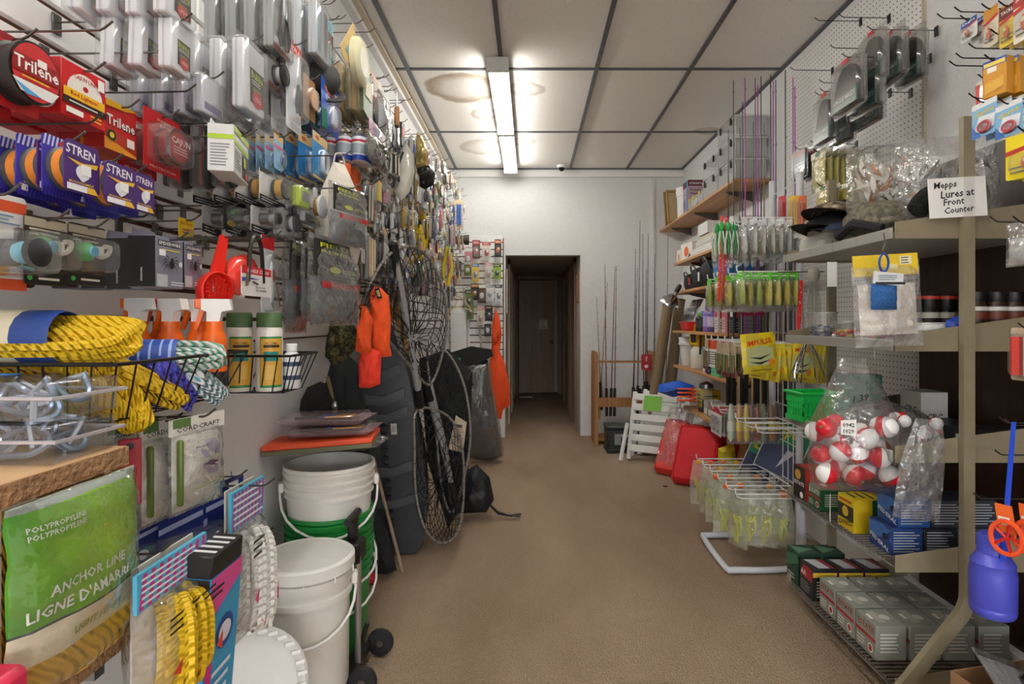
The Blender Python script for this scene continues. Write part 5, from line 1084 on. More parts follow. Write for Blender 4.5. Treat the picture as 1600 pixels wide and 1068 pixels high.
BCL = P('#1b1c20', .85, bump=.3, bscale=90.)
garment([(519, 560), (545, 555), (565, 575), (572, 640), (578, 700), (570, 740), (540, 720), (528, 650), (508, 600)], 2.42, .05, P('#181d1f', .8, bump=.2), 'rain_jacket', 'black-green jacket hanging beside the sled', 'jacket', .02, 5)
garment([(470, 625), (480, 605), (500, 596), (520, 602), (535, 640), (540, 690), (480, 690), (466, 660)], 2.36, .06, P('#191514', .9, bump=.2), 'domed_bag', 'black brown domed bag behind the pile of packs', 'bag', .01, 6)
garment([(516, 505), (550, 503), (560, 520), (556, 545), (540, 562), (522, 572), (508, 556), (510, 530)], 2.24, .04, CAMO(['#1f1f16', '#3a3620', '#5f5a2a', '#16160f', '#7b7a60'], 26), 'camouflage_mask', 'crumpled leafy camouflage mask below the sock bags', 'mask', .035, 7)
m = MB(); m.tube([(0, 0, 0), (.012, .006, -.05), (.02, .01, -.1)], .008, P('#7a6a4a', .6), n=6); m.ell((.03, 0, -.12), (.014, .01, .025), STEEL, 8, 6); one('key_clip', m, 'tan lanyard with a steel clip on the black jacket', 'lanyard', atY(511, 588, 2.33))
m = MB(); m.tube([atY(583, 715, 2.75), atZ(629, 893, .005)], .008, WOOD('#8a7560', '#a8937b', 8.), n=8); one('walking_stick', m, 'thin pale wooden pole leaning behind the pails', 'pole')
garment([(577, 800), (590, 795), (606, 830), (620, 890), (605, 897), (585, 895), (577, 860)], 2.74, .05, BCL, 'drawstring_bag', 'black cloth bag slumped on the floor behind the pails', 'bag', .015, 8)
m = MB(); m.ell((0, 0, .03), (.025, .03, .03), C('#c8242a'), 10, 7); one('red_ball', m, 'small red ball on the floor behind the green pail', 'ball', atZ(579, 912, 0))
wire_basket(XL+.004, -.60, 2.12, 2.34, 1.28, 1.36, 'black wire wall basket above the orange knits', 8, 8, .03, rings=1)
# ================================================================ landing nets
NETM = P('#101113', .7)
def net_thing(hoop, handle, Ys, label, hr=.007, grip=None, bagdrop=.3, seed=0, dens_=26, hm=None, hcol=None):
    """hoop: closed pixel path with depth per point; netting hangs from it to a sagging floor"""
    k = Kit(); rg = random.Random(seed); hm = hm or P('#8f8b85', .35, .35)
    P3 = [atY(x, y, yy) for (x, y, yy) in hoop]; path = smooth_path(P3, 6, True)
    if handle:
        m = MB(); h3 = [atY(*p) for p in handle]; m.tube(h3, .016, P('#b0b2b6', .3, .35), n=10); k.part('handle', m)
        if grip: 
            g = [atY(*p) for p in grip]; m = MB(); m.tube(g, .0205, P('#18181a', .7), n=10); k.part('grip', m)
        d = (h3[-1]-h3[-2]).normalized(); m = MB(); m.tube([h3[-1]-d*.06, h3[-1]+d*.05], .022, BLACK, n=8); k.part('yoke', m)
    m = MB(); m.tube(path, hr, hm, n=7, closed=True); k.part('hoop', m)
    # netting: rings shrinking towards a sagging bottom, crossed as diamonds
    c = sum(P3, Vector())/len(P3); n = dens_; N = len(path); ring0 = [path[int(i*N/n) % N] for i in range(n)]; rings = 9; R3 = []
    for j in range(rings+1):
        t = j/rings; s = (1-t)**.55*.92+.08; rw = []
        for i in range(n):
            a = i+(.5 if j % 2 else 0); i0 = int(a) % n; i1 = (i0+1) % n; p = ring0[i0].lerp(ring0[i1], a-int(a))
            q = c+(p-c)*s; q = Vector((q.x, q.y+.02*t, q.z-bagdrop*t**1.15)); jj = .012*t; q += Vector((rg.uniform(-jj, jj), rg.uniform(-.05, .05)*t, rg.uniform(-jj, jj))); q.z = max(q.z, .012); rw.append(q)
        R3.append(rw)
    m = MB()
    for j in range(rings):
        for i in range(n):
            b = R3[j+1]; a = R3[j][i]; l, r_ = (b[i-1], b[i]) if j % 2 == 0 else (b[i], b[(i+1) % n])
            for q in (l, r_): m.tube([a, q], .0021, NETM, n=3, caps=False)
    k.part('netting', m)
    m = MB()      # lashing round the hoop
    for i in range(0, N, 2):
        p = path[i]; t = (path[(i+1) % N]-path[i-1]).normalized(); o_ = t.orthogonal().normalized(); b = t.cross(o_); m.tube([p+(o_*math.cos(u)+b*math.sin(u))*(hr+.0015) for u in [q*PI/3 for q in range(6)]], .0016, NETM, n=3, closed=True)
    k.part('lashing_cord', m); k_last = k
    e = place(k, 'landing_net', label, 'net', (0, 0, 0))
    for ch in e.children:
        if ch.name.startswith(('lashing_cord', 'netting')): ch['kind'] = 'stuff'
    return e
net_thing([(652, 640, 2.9), (648, 700, 2.92), (650, 770, 2.96), (664, 825, 2.98), (690, 848, 3.05), (715, 830, 3.14), (724, 780, 3.16), (722, 700, 3.14), (700, 650, 3.08)], [(616, 388, 2.5), (645, 560, 2.72), (655, 622, 2.86)], None, 'landing net with a long grey handle, hoop resting on the carpet', grip=[(614, 380, 2.49), (623, 432, 2.56)], bagdrop=.02, seed=2, dens_=32)
net_thing([(572, 475, 2.42), (588, 425, 2.45), (616, 392, 2.5), (650, 387, 2.6), (680, 420, 2.75), (697, 480, 2.85), (693, 545, 2.9), (672, 600, 2.9), (645, 575, 2.74), (606, 530, 2.55)], [(714, 790, 3.26), (690, 690, 3.2), (668, 610, 3.1)], None, 'landing net held upright with its wide hoop in front of packs', bagdrop=.12, seed=3, dens_=30, grip=[(716, 800, 3.26), (705, 752, 3.24)])
net_thing([(668, 545, 3.25), (700, 552, 3.28), (726, 605, 3.3), (735, 680, 3.3), (724, 750, 3.27), (706, 800, 3.24), (690, 760, 3.2), (680, 660, 3.2)], [(672, 600, 3.22), (700, 720, 3.25), (708, 790, 3.27)], None, 'dark landing net with a wooden pole leaning behind the others', bagdrop=.1, seed=5, dens_=24)
garment([(655, 560), (700, 545), (738, 580), (735, 680), (728, 780), (700, 825), (668, 720)], 3.42, .06, P('#131416', .8, bump=.3), 'net_bundle', 'bundle of black netting cloth behind the landing nets', 'net', .03, 4)
m = MB(); m.poly([(-.045, -.10), (.04, -.11), (.035, .06), (-.03, .09)], .006, C('#b9a58a'), y0=0); draw(m, .07, .14, -.0, [('l', .1, .2, .9, .8, 7, '#6b5a48'), ('r', .1, .82, .7, .95, '#3b3128')], z0=.05); one('paper_tag', m, 'tan paper tag hanging in the landing nets', 'tag', atY(717, 675, 3.22), (0, .15, .1))
# ================================================================ things standing at the back left
garment([(722, 570), (740, 560), (762, 562), (766, 600), (778, 660), (785, 712), (765, 720), (735, 716), (722, 690)], 5.02, .12, P('#27282a', .6, bump=.2), 'wrapped_chair', 'folded dark chair wrapped in clear plastic on the floor', 'chair', .03, 9, back=.5, extra=lambda k, ref: k.part('plastic_wrap', puff(MB(), dens(pxout([(718, 566), (740, 556), (765, 558), (769, 600), (781, 660), (788, 714), (765, 721), (733, 718), (718, 690)], 5.02, ref), 4), .15, CLEAR(body=.07, gloss=.9, bump=1., bscale=14., rough=.2), wr=.04, seed=3, rings=6, back=.5)))
k = Kit(); m = MB(); a = atY(690, 575, 4.3); m.poly(pxout([(686, 575), (700, 552), (735, 541), (766, 546), (770, 556), (752, 566), (720, 590), (700, 606), (688, 604)], 4.93, atY(728, 570, 4.93)), .10, P('#141617', .7, bump=.15)); k.part('seat_panel', m); m = MB(); draw(m, .09, .03, 0, [('t', 'ice', .5, .5, .7, '#35c49a', .9, -.25)], z0=.075, x0=-.07); k.part('logo', m); place(k, 'folded_shelter', 'black folded shelter flap with a small green logo', 'shelter', atY(728, 570, 4.93))
garment([(728, 735), (745, 725), (765, 745), (772, 780), (760, 800), (722, 802), (716, 770)], 3.62, .09, P('#17181a', .55, bump=.3), 'backpack', 'black backpack slumped on the carpet with loose straps', 'bag', .02, 12, extra=lambda k, ref: [k.part('strap', MB().tube([(.07, -.04, -.06), (.14, -.05, -.12-i*.012), (.20+.02*i, -.06, -.137-i*.004), (.28, -.07+i*.05, -.142)], .012, BLACK, n=6, flat=.25)) for i in range(2)])
HOOD = P('#f2541c', .85, bump=.3, bscale=60.)
garment([(774, 480), (780, 494), (784, 520), (779, 545), (788, 565), (796, 600), (797, 632), (786, 640), (783, 655), (773, 652), (768, 635), (757, 620), (757, 596), (764, 570), (768, 545), (768, 510)], 5.55, .06, HOOD, 'hooded_sweatshirt', 'bright orange hooded sweatshirt hanging beside the passage', 'sweatshirt', .018, 15, extra=lambda k, ref: k.part('hood_fold', puff(MB(), dens(pxout([(774, 482), (783, 520), (778, 540), (769, 545), (768, 512)], 5.55, ref), 3), .09, HOOD, wr=.01, seed=2, rings=5)))
m = MB(); m.tube([(-.015, 0, 0), (-.015, -.55, .0), (-.015, -.57, .015)], .003, HOOKM, n=6); one('garment_arm', m, 'steel arm on the back slats carrying the orange sweatshirt', 'hook', (atY(775, 480, 5.55).x+.01, YB-.03, atY(775, 480, 5.55).z+.004))
# amber boards, antlers, white panel
AMB = WOOD('#9a6416', '#c98d2c', 5.); k = None
for i in range(7):
    m = MB(); w_ = .05; c = [AMB, AMB, P('#5b4a2c', .7), AMB, P('#3f3a2c', .7), AMB, P('#6b6448', .7)][i]; m.poly([(-w_, 0), (w_, 0), (w_*.9, .5), (w_*.3, .56), (-w_*.3, .56), (-w_*.9, .5)], .012, c)
    one('stretcher_board', m, 'amber board in the row behind the landing nets' if c is AMB else 'dark fur-covered board in the row behind the landing nets', 'board', (-.86, 3.35+i*.10, .86), (0, 0, .75), 'boards behind the landing nets')
m = MB(); m.box((-.84, 3.72, .845), (.18, 1.0, .026), P('#8a7a66', .6)); one('wall_ledge', m, 'narrow wooden ledge under the amber boards', 'shelf')
BONE = P('#c9b696', .6, bump=.3)
def antler(T):
    m = MB(); m.tube(smooth_path([(0, 0, 0), (.03, .0, .08), (.10, .0, .12), (.2, 0, .10), (.28, .0, .06)], 5), .014, BONE, n=8, r1=.004, T=T); return m
for i, (px, py, r_, lb) in enumerate(((697, 498, 0, 'pale antler curving up along the back slats'), (692, 470, .5, 'pale antler with a straight tine above the other'), (704, 500, -.9, 'short pale antler lying low beside the white panel'))):
    m = antler(TR()); m.tube(smooth_path([(.09, 0, .12), (.1, .01, .17), (.14, .02, .2)], 4), .009, BONE, n=7, r1=.003); one('deer_antler', m, lb, 'antler', atY(px, py, 5.7), (0, r_, 0))
k = Kit(); m = MB(); q = atY(717, 527, YB-.06); m.box((q.x, YB-.055, q.z), (.17, .05, .58), PAINTW, bev=.004); k.part('cabinet', m); m = MB(); m.box((q.x+.01, YB-.084, q.z), (.14, .008, .54), WHITE, bev=.003); k.part('door', m); m = MB(); m.tube([(q.x+.1, YB-.05, q.z-.2), (q.x+.1, YB-.05, q.z+.25)], .012, PAINTW, n=8); k.part('conduit', m); place(k, 'electric_panel', 'white electric panel box on the back wall', 'panel', (0, 0, 0))
# packs on the back slats
rg = random.Random(5)
cols = [('brown', '#5b4030'), ('olive', '#6f7d3c'), ('cream', '#d9d2c0'), ('orange', '#d9762c'), ('black', '#26262a'), ('lime', '#93b83a'), ('rose', '#c98a8f'), ('white', '#e2e2de'), ('yellow', '#d9b53a')]
spec = [(744, 375, 0, 'brown', 'red'), (760, 377, 0, 'cream', 'red'), (778, 374, 0, 'black', 'orange'), (732, 386, 0, 'rose', 'white'), (715, 408, 0, 'brown', 'black'), (731, 408, 1, 'olive', 'white'), (743, 410, 1, 'yellow', 'blue'), (763, 409, 1, 'cream', 'pink'), (777, 412, 1, 'lime', 'black'), (742, 443, 2, 'black', 'amber'), (753, 443, 2, 'brown', 'white'), (765, 443, 2, 'white', 'grey'), (779, 443, 2, 'white', 'black'), (733, 452, 2, 'olive', 'black'), (764, 477, 3, 'black', 'brown'), (762, 500, 3, 'black', 'white'), (735, 470, 3, 'olive', 'brown'), (751, 478, 3, 'cream', 'rose')]
cd_ = dict(cols); ex = {'red': '#b5302f', 'white': '#e6e6e2', 'orange': '#d9762c', 'black': '#222225', 'blue': '#4a78b0', 'pink': '#d9a0b0', 'amber': '#d08a2c', 'grey': '#8a8c90', 'brown': '#6a4630', 'rose': '#c98a8f'}
for i, (px, py, row, c, e) in enumerate(spec):
    w_, h_ = rg.uniform(.07, .09), rg.uniform(.15, .21); kit = k_blister(w_, h_, cd_[c], [('r', 0, .78, 1, .95, ex[e]), ('l', .15, .82, .85, .92, 2, '#efefe8')], p_blob(ex[e], .7, .6, '#e8e8e4'), (.12, .08, .88, .66), .03)
    q = atY(px, py, YB-.13); place(kit, 'scent_pack', f'{c} and {e} blister pack on the back slatted panel', 'pack', q, (0, 0, rg.uniform(-.15, .15)))
    m = MB(); m.tube([(0, 0, 0), (0, -.11, 0), (0, -.125, .012)], .002, HOOKM, n=5); one('wire_hook', m, f'short hook on the back panel carrying the {c} and {e} pack', 'hook', (q.x, YB-.024, q.z-.006))
m = MB(); m.tube(smooth_path([(0, 0, 0), (.01, 0, -.12), (-.01, 0, -.25), (.005, 0, -.38), (0, 0, -.5)], 5), .012, ROPEM('#e2ddd2', '#a8705a'), n=8); one('twisted_cord', m, 'twisted pale cord hanging down the back panel', 'cord', atY(751, 478, YB-.06))
k = Kit(); m = MB(); m.lathe([(.035, 0), (.05, .13), (.052, .16)], P('#3a2e22', .5), 14, T=TR(ry=PI/2)); k.part('barrel', m); m = MB(); m.lathe([(.02, -.05), (.03, 0)], BLACK, 12, T=TR(ry=PI/2)); k.part('mouthpiece', m); place(k, 'game_call', 'dark brown barrel-shaped game call above the back slats', 'call', atY(707, 374, 5.7), (0, 0, .2))
for i, (px, py) in enumerate(((706, 315), (716, 312))):
    hangY = atY(px, py, 5.2+.05*i); place(k_blister(.085, .26, '#d9c49a', [], p_bars(['#2c62b8', '#2c62b8'], 2), (.1, .05, .9, .9), .02), 'lighter_pack', ('tan card with two blue tubes sticking out past the slatwall', 'tan card with blue tubes beside its twin')[i], 'pack', hangY, (0, 0, .5))
for i, (px, py, Y, h_) in enumerate(((660, 322, 3.9, .38), (700, 385, 4.7, .32), (655, 352, 3.6, .22))):
    k = Kit(); m = MB(); m.tube([(0, 0, 0), (.03, 0, -h_*.5), (.0, 0, -h_)], .016, C('#dfbe1f'), n=7); k.part('jaw', m); m = MB(); m.tube([(0, 0, 0), (-.035, 0, -h_*.5), (-.03, 0, -h_)], .016, C('#dfbe1f'), n=7); k.part('jaw', m); place(k, 'fish_gripper', ('long yellow plastic gripper among mixed packs', 'yellow plastic gripper beside the back slats', 'short yellow plastic gripper among mixed packs')[i], 'gripper', atY(px, py, Y))
# pale oval board, gold sack and black jug among the packs
k = Kit(); m = MB(); puff(m, dens(pxout([(634, 222), (646, 240), (648, 270), (640, 300), (626, 314), (616, 300), (618, 262), (624, 236)], 2.95, atY(632, 268, 2.95)), 2), .03, CLEAR('#e6e2d6', .75, .5, .3), rings=5, wr=.004); k.part('tray', m); m = MB(); m.tube(pxout3 if False else [(.0, -.035, .09), (-.025, -.035, .02), (-.02, -.035, -.06)], .006, C('#2a3d4a'), n=6); k.part('strap', m); place(k, 'decoy_tray', 'milky oval plastic tray with a dark strap', 'tray', atY(632, 268, 2.95))
garment([(652, 206), (660, 212), (668, 235), (668, 262), (650, 264), (646, 240)], 3.5, .04, P('#b09a5c', .35, .3, bump=.4), 'bait_sack', 'yellowish clear sack above the black jug', 'sack', .02, 3)
garment([(652, 262), (672, 256), (680, 270), (678, 288), (664, 296), (650, 288)], 3.5, .05, P('#17171a', .4), 'black_jug', 'shiny black pouch below the yellowish sack', 'pouch', .015, 5)
# passage: wall calendar strip, small picture
k = Kit(); m = MB(); m.box((OX0+.012, 6.42, 1.55), (.012, .26, .48), C('#c9bda8')); k.part('board', m); m = MB()
for i in range(6): m.box((OX0+.019, 6.42, 1.36+i*.075), (.003, .22, .05), C('#8f7f6a'))
k.part('card_row', m); place(k, 'price_chart', 'tan chart with rows of small cards inside the passage', 'chart', (0, 0, 0))
k = Kit(); m = MB(); m.box((OX1-.01, 6.42, 1.60), (.02, .17, .34), WOOD('#7a5130', '#9a6a40', 6.), bev=.004); k.part('frame', m); m = MB(); m.box((OX1-.021, 6.42, 1.60), (.003, .12, .28), C('#b99e78')); k.part('picture', m); place(k, 'framed_picture', 'small brown framed picture inside the passage', 'picture', (0, 0, 0))
k = Kit(); k.part('frame', MB().box((0, 0, .004), (.22, .12, .008), P('#b9a88c', .5), bev=.002))
for i in range(6): k.part('louver', MB().box((0, -.045+i*.018, .009), (.19, .008, .004), P('#a8977c', .5)))
place(k, 'floor_register', 'tan metal floor register in front of the hall door', 'register', (OX0+.2, 9.3, 0))
# ================================================================ rod rack at the back wall
RW = WOOD('#8a5a30', '#b07a44', 5.); k = Kit()
xa, xb, yr = atZ(929, 690, 0).x, atZ(1018, 690, 0).x, 5.85
for x in (xa, xb):
    m = MB(); m.poly([(-.02, 0), (.02, 0), (.02, .88), (.012, .92), (-.012, .92), (-.02, .88)], .30, RW, T=TR((x, yr-.15, 0))); k.part('side_board', m)
for z, dy, hh in ((.82, -.1, .02), (.42, -.13, .09), (.05, 0, .03)):
    m = MB(); m.box(((xa+xb)/2, yr+dy, z), (xb-xa, .24 if z < .1 else .03, hh), RW); k.part('rail', m)
place(k, 'rod_rack', 'brown wooden rack of fishing rods against the back wall', 'rack', (0, 0, 0))
def rod(p0, p1, c, label, grip='#1b1a1a', r=.0045, reel=False, gl=.3, cork=None, tip=.0012, group=None, guides=6, name='fishing_rod'):
    p0, p1 = Vector(p0), Vector(p1); k = Kit(); d = (p1-p0); L = d.length; u = d.normalized()
    m = MB(); m.tube([p0+u*gl*.6, p0+u*L*.5, p1], [r, r*.7, tip], C(c, .3), n=6); k.part('blank', m)
    m = MB(); m.tube([p0, p0+u*gl], r*2.4, C(grip, .8), n=8)
    k.part('grip', m)
    s = u.orthogonal().normalized()
    for i in range(guides):
        m = MB(); q = p0+u*(gl+(L-gl)*(i+1)/(guides+.2)); rr_ = .009-.001*i; m.tube([q+s*(rr_+.004)+(s*math.cos(t)+u*math.sin(t))*rr_ for t in [j*PI/3 for j in range(6)]], .0013, BLKWIRE, n=3, closed=True); k.part('guide', m)
    if reel:
        m = MB(); q = p0+u*gl*.8; m.lathe([(.02, -.025), (.026, -.02), (.022, 0), (.026, .02), (.02, .025)], C('#2b2b2e'), 12, T=TR(q+s*.03)); m.tube([q, q+s*.03], .006, BLACK, n=6); k.part('reel', m)
    return place(k, name, label, 'fishing rod', (0, 0, 0), group=group)
rods = [(940, 640, 932, 463, '#8d8578', 'thin tan fishing rod in the rack'), (936, 655, 949, 440, '#a86a2c', 'thick bamboo-coloured fishing rod in the rack'), (948, 650, 945, 412, '#4a2c30', 'dark maroon fishing rod beside the bamboo one'), (954, 650, 961, 416, '#5a3038', 'wine-red fishing rod in the rack'), (960, 650, 963, 415, '#6b3a44', 'pale wine-red fishing rod in the rack'), (988, 648, 996, 418, '#3a2a2e', 'black-red fishing rod near the price tag'), (990, 650, 993, 388, '#2b2326', 'black fishing rod rising above its neighbours'), (996, 646, 1000, 345, '#4a3034', 'tallest dark fishing rod in the rack'), (1006, 646, 1004, 365, '#5a3c40', 'tall brown fishing rod in the rack'), (1008, 640, 1010, 420, '#2a2326', 'dark fishing rod beside the red price tag'), (1010, 640, 1013, 364, '#33272a', 'tall black fishing rod at the rack end'), (1022, 640, 1023, 398, '#3c2c30', 'dark fishing rod leaning beyond the rack end'), (1040, 640, 1044, 366, '#8a5a62', 'pinkish fishing rod beside the clamp lamp')]
for i, (x0, y0, x1, y1, c, lb) in enumerate(rods): rod(atY(x0, y0, 5.75+.03*(i % 3)), atY(x1, y1, 6.02), c, lb, r=.006, tip=.0022, reel=i in (5, 7, 10), gl=.28, cork=None, grip=('#2a211c', '#b59a72')[i == 1])
m = MB(); m.poly(rr(.10, .16, .02), .006, C('#a8222c')); draw(m, .1, .16, 0, [('t', 'ONE', .5, .7, .5, '#efe6e0', .2, PI/2), ('e', .5, .25, .2, .1, '#efe6e0')]); one('price_tag', m, 'dark red tag hanging on the fishing rods', 'tag', atY(1010, 553, 5.7))
k = Kit(); q = atZ(975, 697, 0); m = MB(); m.box((0, 0, .12), (.40, .20, .21), P('#232826', .5), bev=.012, taper=1.04); k.part('box_body', m); m = MB(); m.box((0, 0, .236), (.43, .225, .03), P('#2f3936', .45), bev=.008); k.part('lid', m); m = MB(); m.box((-.03, -.105, .13), (.22, .002, .1), C('#8f9698')); draw(m, .22, .1, -.107, [('r', .25, .1, .9, .7, '#3d4a55'), ('l', .3, .75, .9, .95, 1, '#e6e6e6')], z0=.18, x0=-.03); k.part('paper_label', m)
m = MB(); m.box((0, 0, .02), (.42, .22, .035), P('#1a1c1c', .5), bev=.006); k.part('base_rim', m)
place(k, 'minnow_bucket', 'dark green tackle box with a paper label under the rods', 'tackle box', (q.x, 5.45, 0), (0, 0, .03))
# ================================================================ right side
XW = XR-.008
def hangR(kf, px0, px1, pyt, pyb, Xf, n, dX, name, label, cat, hl=None, group=None, rz=0., tilt=0., mat=None, X0=None, hout=.03):
    Y0 = F*Xf/(px0-CX); Y1 = F*Xf/(px1-CX); Yc = (Y0+Y1)/2; Zt = H+(CY-pyt)*Yc/F; h = (pyb-pyt)*Yc/F; w_ = Y0-Y1
    kit = kf(w_, h); front = label if isinstance(label, str) else label[0]; rest = front if isinstance(label, str) else label[1]
    for i in range(n):
        j = 0 if i == 0 else 1
        place(kit, name, rest+ORD[i] if j else front, cat, (Xf+i*dX, Yc+R.uniform(-.002, .002)*j, Zt+R.uniform(-.003, .001)*j), (tilt, R.uniform(-.05, .05)*j, -PI/2+rz+R.uniform(-.06, .06)*j), (group or hl or name.replace('_', ' ')) if n > 1 else None)
    if hl: hook('R', X0 or XW, Xf-hout, Yc, Zt-.006, 'wire hook carrying the '+hl, None, mat or HOOKB)
    return Yc, Zt
# ---------------------------------------------------------------- gondola shelving
TAUPE = P('#8b8068', .5, var=.1); GY0, GY1, GX = 1.766, 2.47, 1.10
GL = [(.10, 'base wire shelf of the taupe shelving, just above the carpet', True), (.47, 'wire shelf of the taupe shelving holding coloured cartons', True), (.80, 'shelf of the taupe shelving behind the bags of floats', False), (1.135, 'shelf of the taupe shelving holding jars and tubs', False), (1.475, 'top shelf of the taupe shelving with caps and books', False)]
k = Kit(); xp = atY(1505, 500, 1.74).x
for j, yy in enumerate((GY0-.041, GY1+.03)):
    o = [(-.02, 1.83), (.02, 1.83), (.02, .40), (.016, .365), (0, .335), (-.29, .03), (-.345, .03), (-.035, .36), (-.022, .39), (-.02, .43)] if j == 0 else [(-.02, 1.83), (.02, 1.83), (.02, .15), (-.02, .1), (-.1, .03), (-.15, .03), (-.05, .13), (-.02, .2)]
    k.part('upright', MB().poly([(xp+x*.85, z) for x, z in o], .02, TAUPE, y0=yy-.01))
m = MB(); m.box((1.55, (GY0+GY1)/2, .03), (.1, GY1-GY0, .05), TAUPE); k.part('foot_rail', m)
place(k, 'shelving_frame', 'taupe metal shelving uprights with curved feet', 'shelving', (0, 0, 0))
WIRES = P('#8f8b84', .35, .7); SHM = P('#b5b2ad', .45, .3)
for z, lb, wire in GL:
    k = Kit(); xb = XW-.02
    for yy in (GY0-.028, GY1-.006):
        m = MB(); m.poly([(GX, z-.005), (GX, z+.045), (xb, z+.115), (xb, z-.005)], .003, TAUPE, y0=yy); k.part('end_bracket', m)
    m = MB()
    if wire:
        for i in range(34):
            y = GY0-.02+i*(GY1-GY0)/33; m.tube([(GX, y, z+.022), (GX+.004, y, z+.012), (xb, y, z+.012)], .0026, WIRES, n=4)
        for x in (GX+.002, GX+.15, GX+.3, xb): m.tube([(x, GY0-.02, z+.008), (x, GY1, z+.008)], .003, WIRES, n=5)
        k.part('wire_mesh', m)
    else:
        m.box(((GX+xb)/2, (GY0+GY1)/2-.01, z+.01), (xb-GX, GY1-GY0+.01, .012), SHM); k.part('deck', m)
        m = MB(); m.box((GX-.004, (GY0+GY1)/2-.01, z+.012), (.008, GY1-GY0+.02, .034), P('#a7a49e', .4, .4), bev=.002); k.part('price_channel', m)
    place(k, 'metal_shelf', lb, 'shelf', (0, 0, 0))
SZ = [g[0]+.017 for g in GL]
def onG(px, lvl, X): return Vector((X, F*X/(px-CX), SZ[lvl]))
# sign on the upright
k = MB(); k.box((0, 0, 0), (.172, .002, .118), C('#f1f0ee', .8)); ink = P('#26262a', .7)
for i, (t, u, v, ww) in enumerate((('Mepps', -.035, .036, .068), ('Lures at', .0, .012, .10), ('Front', -.012, -.012, .062), ('Counter', .002, -.036, .09))): k.text(t, u, v, ww, ink, y=-.0016, rot=.06, shear=.15)
one('paper_sign', k, 'white handwritten sign about lures taped to the upright', 'sign', atY(1496, 308, GY0-.05), (0, -.06, 0))
# ---------------------------------------------------------------- cartons on the wire shelves
def carton(X, Y, Z, w, d, h, base, art, sideart, label, group=None, cat='cartridge box', rz=0., top=None, name='cartridge_box'):
    """w along Y (faces the aisle), d along X; print on the aisle side and on the end towards the door"""
    kk = ('ct', base, round(w, 3), round(d, 3), round(h, 3), str(art), str(sideart), str(top))
    if kk not in MATS:
        m = MB(); m.box((0, d/2, h/2), (w, d, h), C(base), bev=.001); draw(m, w, h, 0, art, z0=h); draw(m, d, h, 0, sideart, z0=h, T=TR((w/2+.0005, d/2, 0), rz=PI/2))
        if top: 
            t = MB(); draw(t, w, d, 0, top, z0=d); m2 = Matrix(((1, 0, 0, 0), (0, 0, 1, 0), (0, -1, 0, h+.0004), (0, 0, 0, 1)))
            for f, i in zip(t.f, t.mi): m.add([m2 @ Vector(t.v[j]) for j in f], [tuple(range(len(f)))], t.mats[i])
        MATS[kk] = m.mesh('carton')
    o = link(name, MATS[kk], None, (X, Y, Z), (0, 0, -PI/2+rz)); return props(o, label, cat, group)
EST = lambda c, t='#8a1f22': ([('t', 'ESTATE', .5, .78, .8, t, .2, 0, .1), ('r', 0, .48, 1, .58, '#a8262c'), ('e', .75, .24, .13, .14, '#e8e6e0'), ('e', .75, .24, .09, .10, '#a8262c'), ('l', .08, .12, .5, .4, 3, '#d9d7ce')], [('l', .15, .2, .85, .8, 6, '#d9d7ce')])
a, s = EST('#8d9086'); gt = [('r', .1, .25, .8, .5, '#a9ab9f'), ('e', .5, .62, .16, .16, '#c9c7bd'), ('r', .3, .1, .6, .22, '#e6e4da')]
n = 0
for i in range(3):
    for j in range((3, 3, 4)[i]):
        carton(1.125+j*.112, 2.185-i*.125, SZ[0], .113, .10, .112, '#8d9086', a, s, 'grey-green cartridge box, '+('at the aisle edge', 'second in', 'third in', 'innermost')[j]+(' of the row by the black boxes', ' of the middle row', ' of the row by the curved foot')[i], 'grey-green cartridge boxes', top=gt); n += 1
for j in range(3): carton(1.115+j*.103, 2.33, SZ[0], .11, .095, .125, '#1b1b1d', [('p', [(.05, .55), (.95, .55), (.95, .95), (.3, .95)], '#a8222a'), ('t', 'AA', .3, .7, .4, '#f0eeea', .3), ('l', .1, .1, .9, .45, 4, '#8a8a8c')], [('r', 0, .75, 1, .9, '#d9b53a'), ('l', .15, .1, .85, .65, 6, '#b9b9b4')], 'black and red cartridge box on the base wire shelf', 'black and red cartridge boxes', top=[('p', [(.1, .1), (.9, .3), (.9, .8), (.1, .6)], '#b8bcc0'), ('p', [(.1, .65), (.9, .85), (.9, .95), (.1, .8)], '#a8222a')])
for j in range(2): carton(1.115+j*.103, 2.455, SZ[0], .10, .095, .135, '#173a2b', [('p', [(0, .4), (1, .7), (1, 1), (0, .8)], '#2f6a4a'), ('l', .1, .1, .8, .3, 2, '#cfd8d0')], [('l', .15, .1, .85, .65, 4, '#b9c8bc')], 'dark green foil cartridge box at the far end of the base shelf', 'dark green cartridge boxes', top=[('p', [(.1, .1), (.5, .9), (.9, .1)], '#5c8a70')])
a, s = EST('#b5282c', '#e8e2d6')
for j in range(4): carton(1.12+j*.105, 2.40, SZ[1], .105, .10, .13, '#1d1c1d' if j == 0 else '#b02a22', [('r', .0, .55, 1, 1, '#1b1a1b'), ('t', 'ESTATE', .5, .48, .8, '#f0ece4', .12), ('e', .4, .75, .25, .16, '#c9953a'), ('e', .7, .14, .14, .1, '#e8e6e0')], [('r', .0, .0, 1, 1, '#b02a22')], 'red-sided cartridge box in the back row of the wire shelf', 'red cartridge boxes', top=[('r', .05, .05, .95, .95, '#9a2820')])
a, s = EST('#1f5a38', '#e8e2d6')
for j in range(3): carton(1.12+j*.11, 2.275, SZ[1], .10, .105, .085, '#1f5a38', a, s, 'green cartridge box before the red ones', 'green cartridge boxes', top=[('r', .1, .2, .9, .8, '#a8302c'), ('r', .2, .3, .6, .5, '#e0d8c8')])
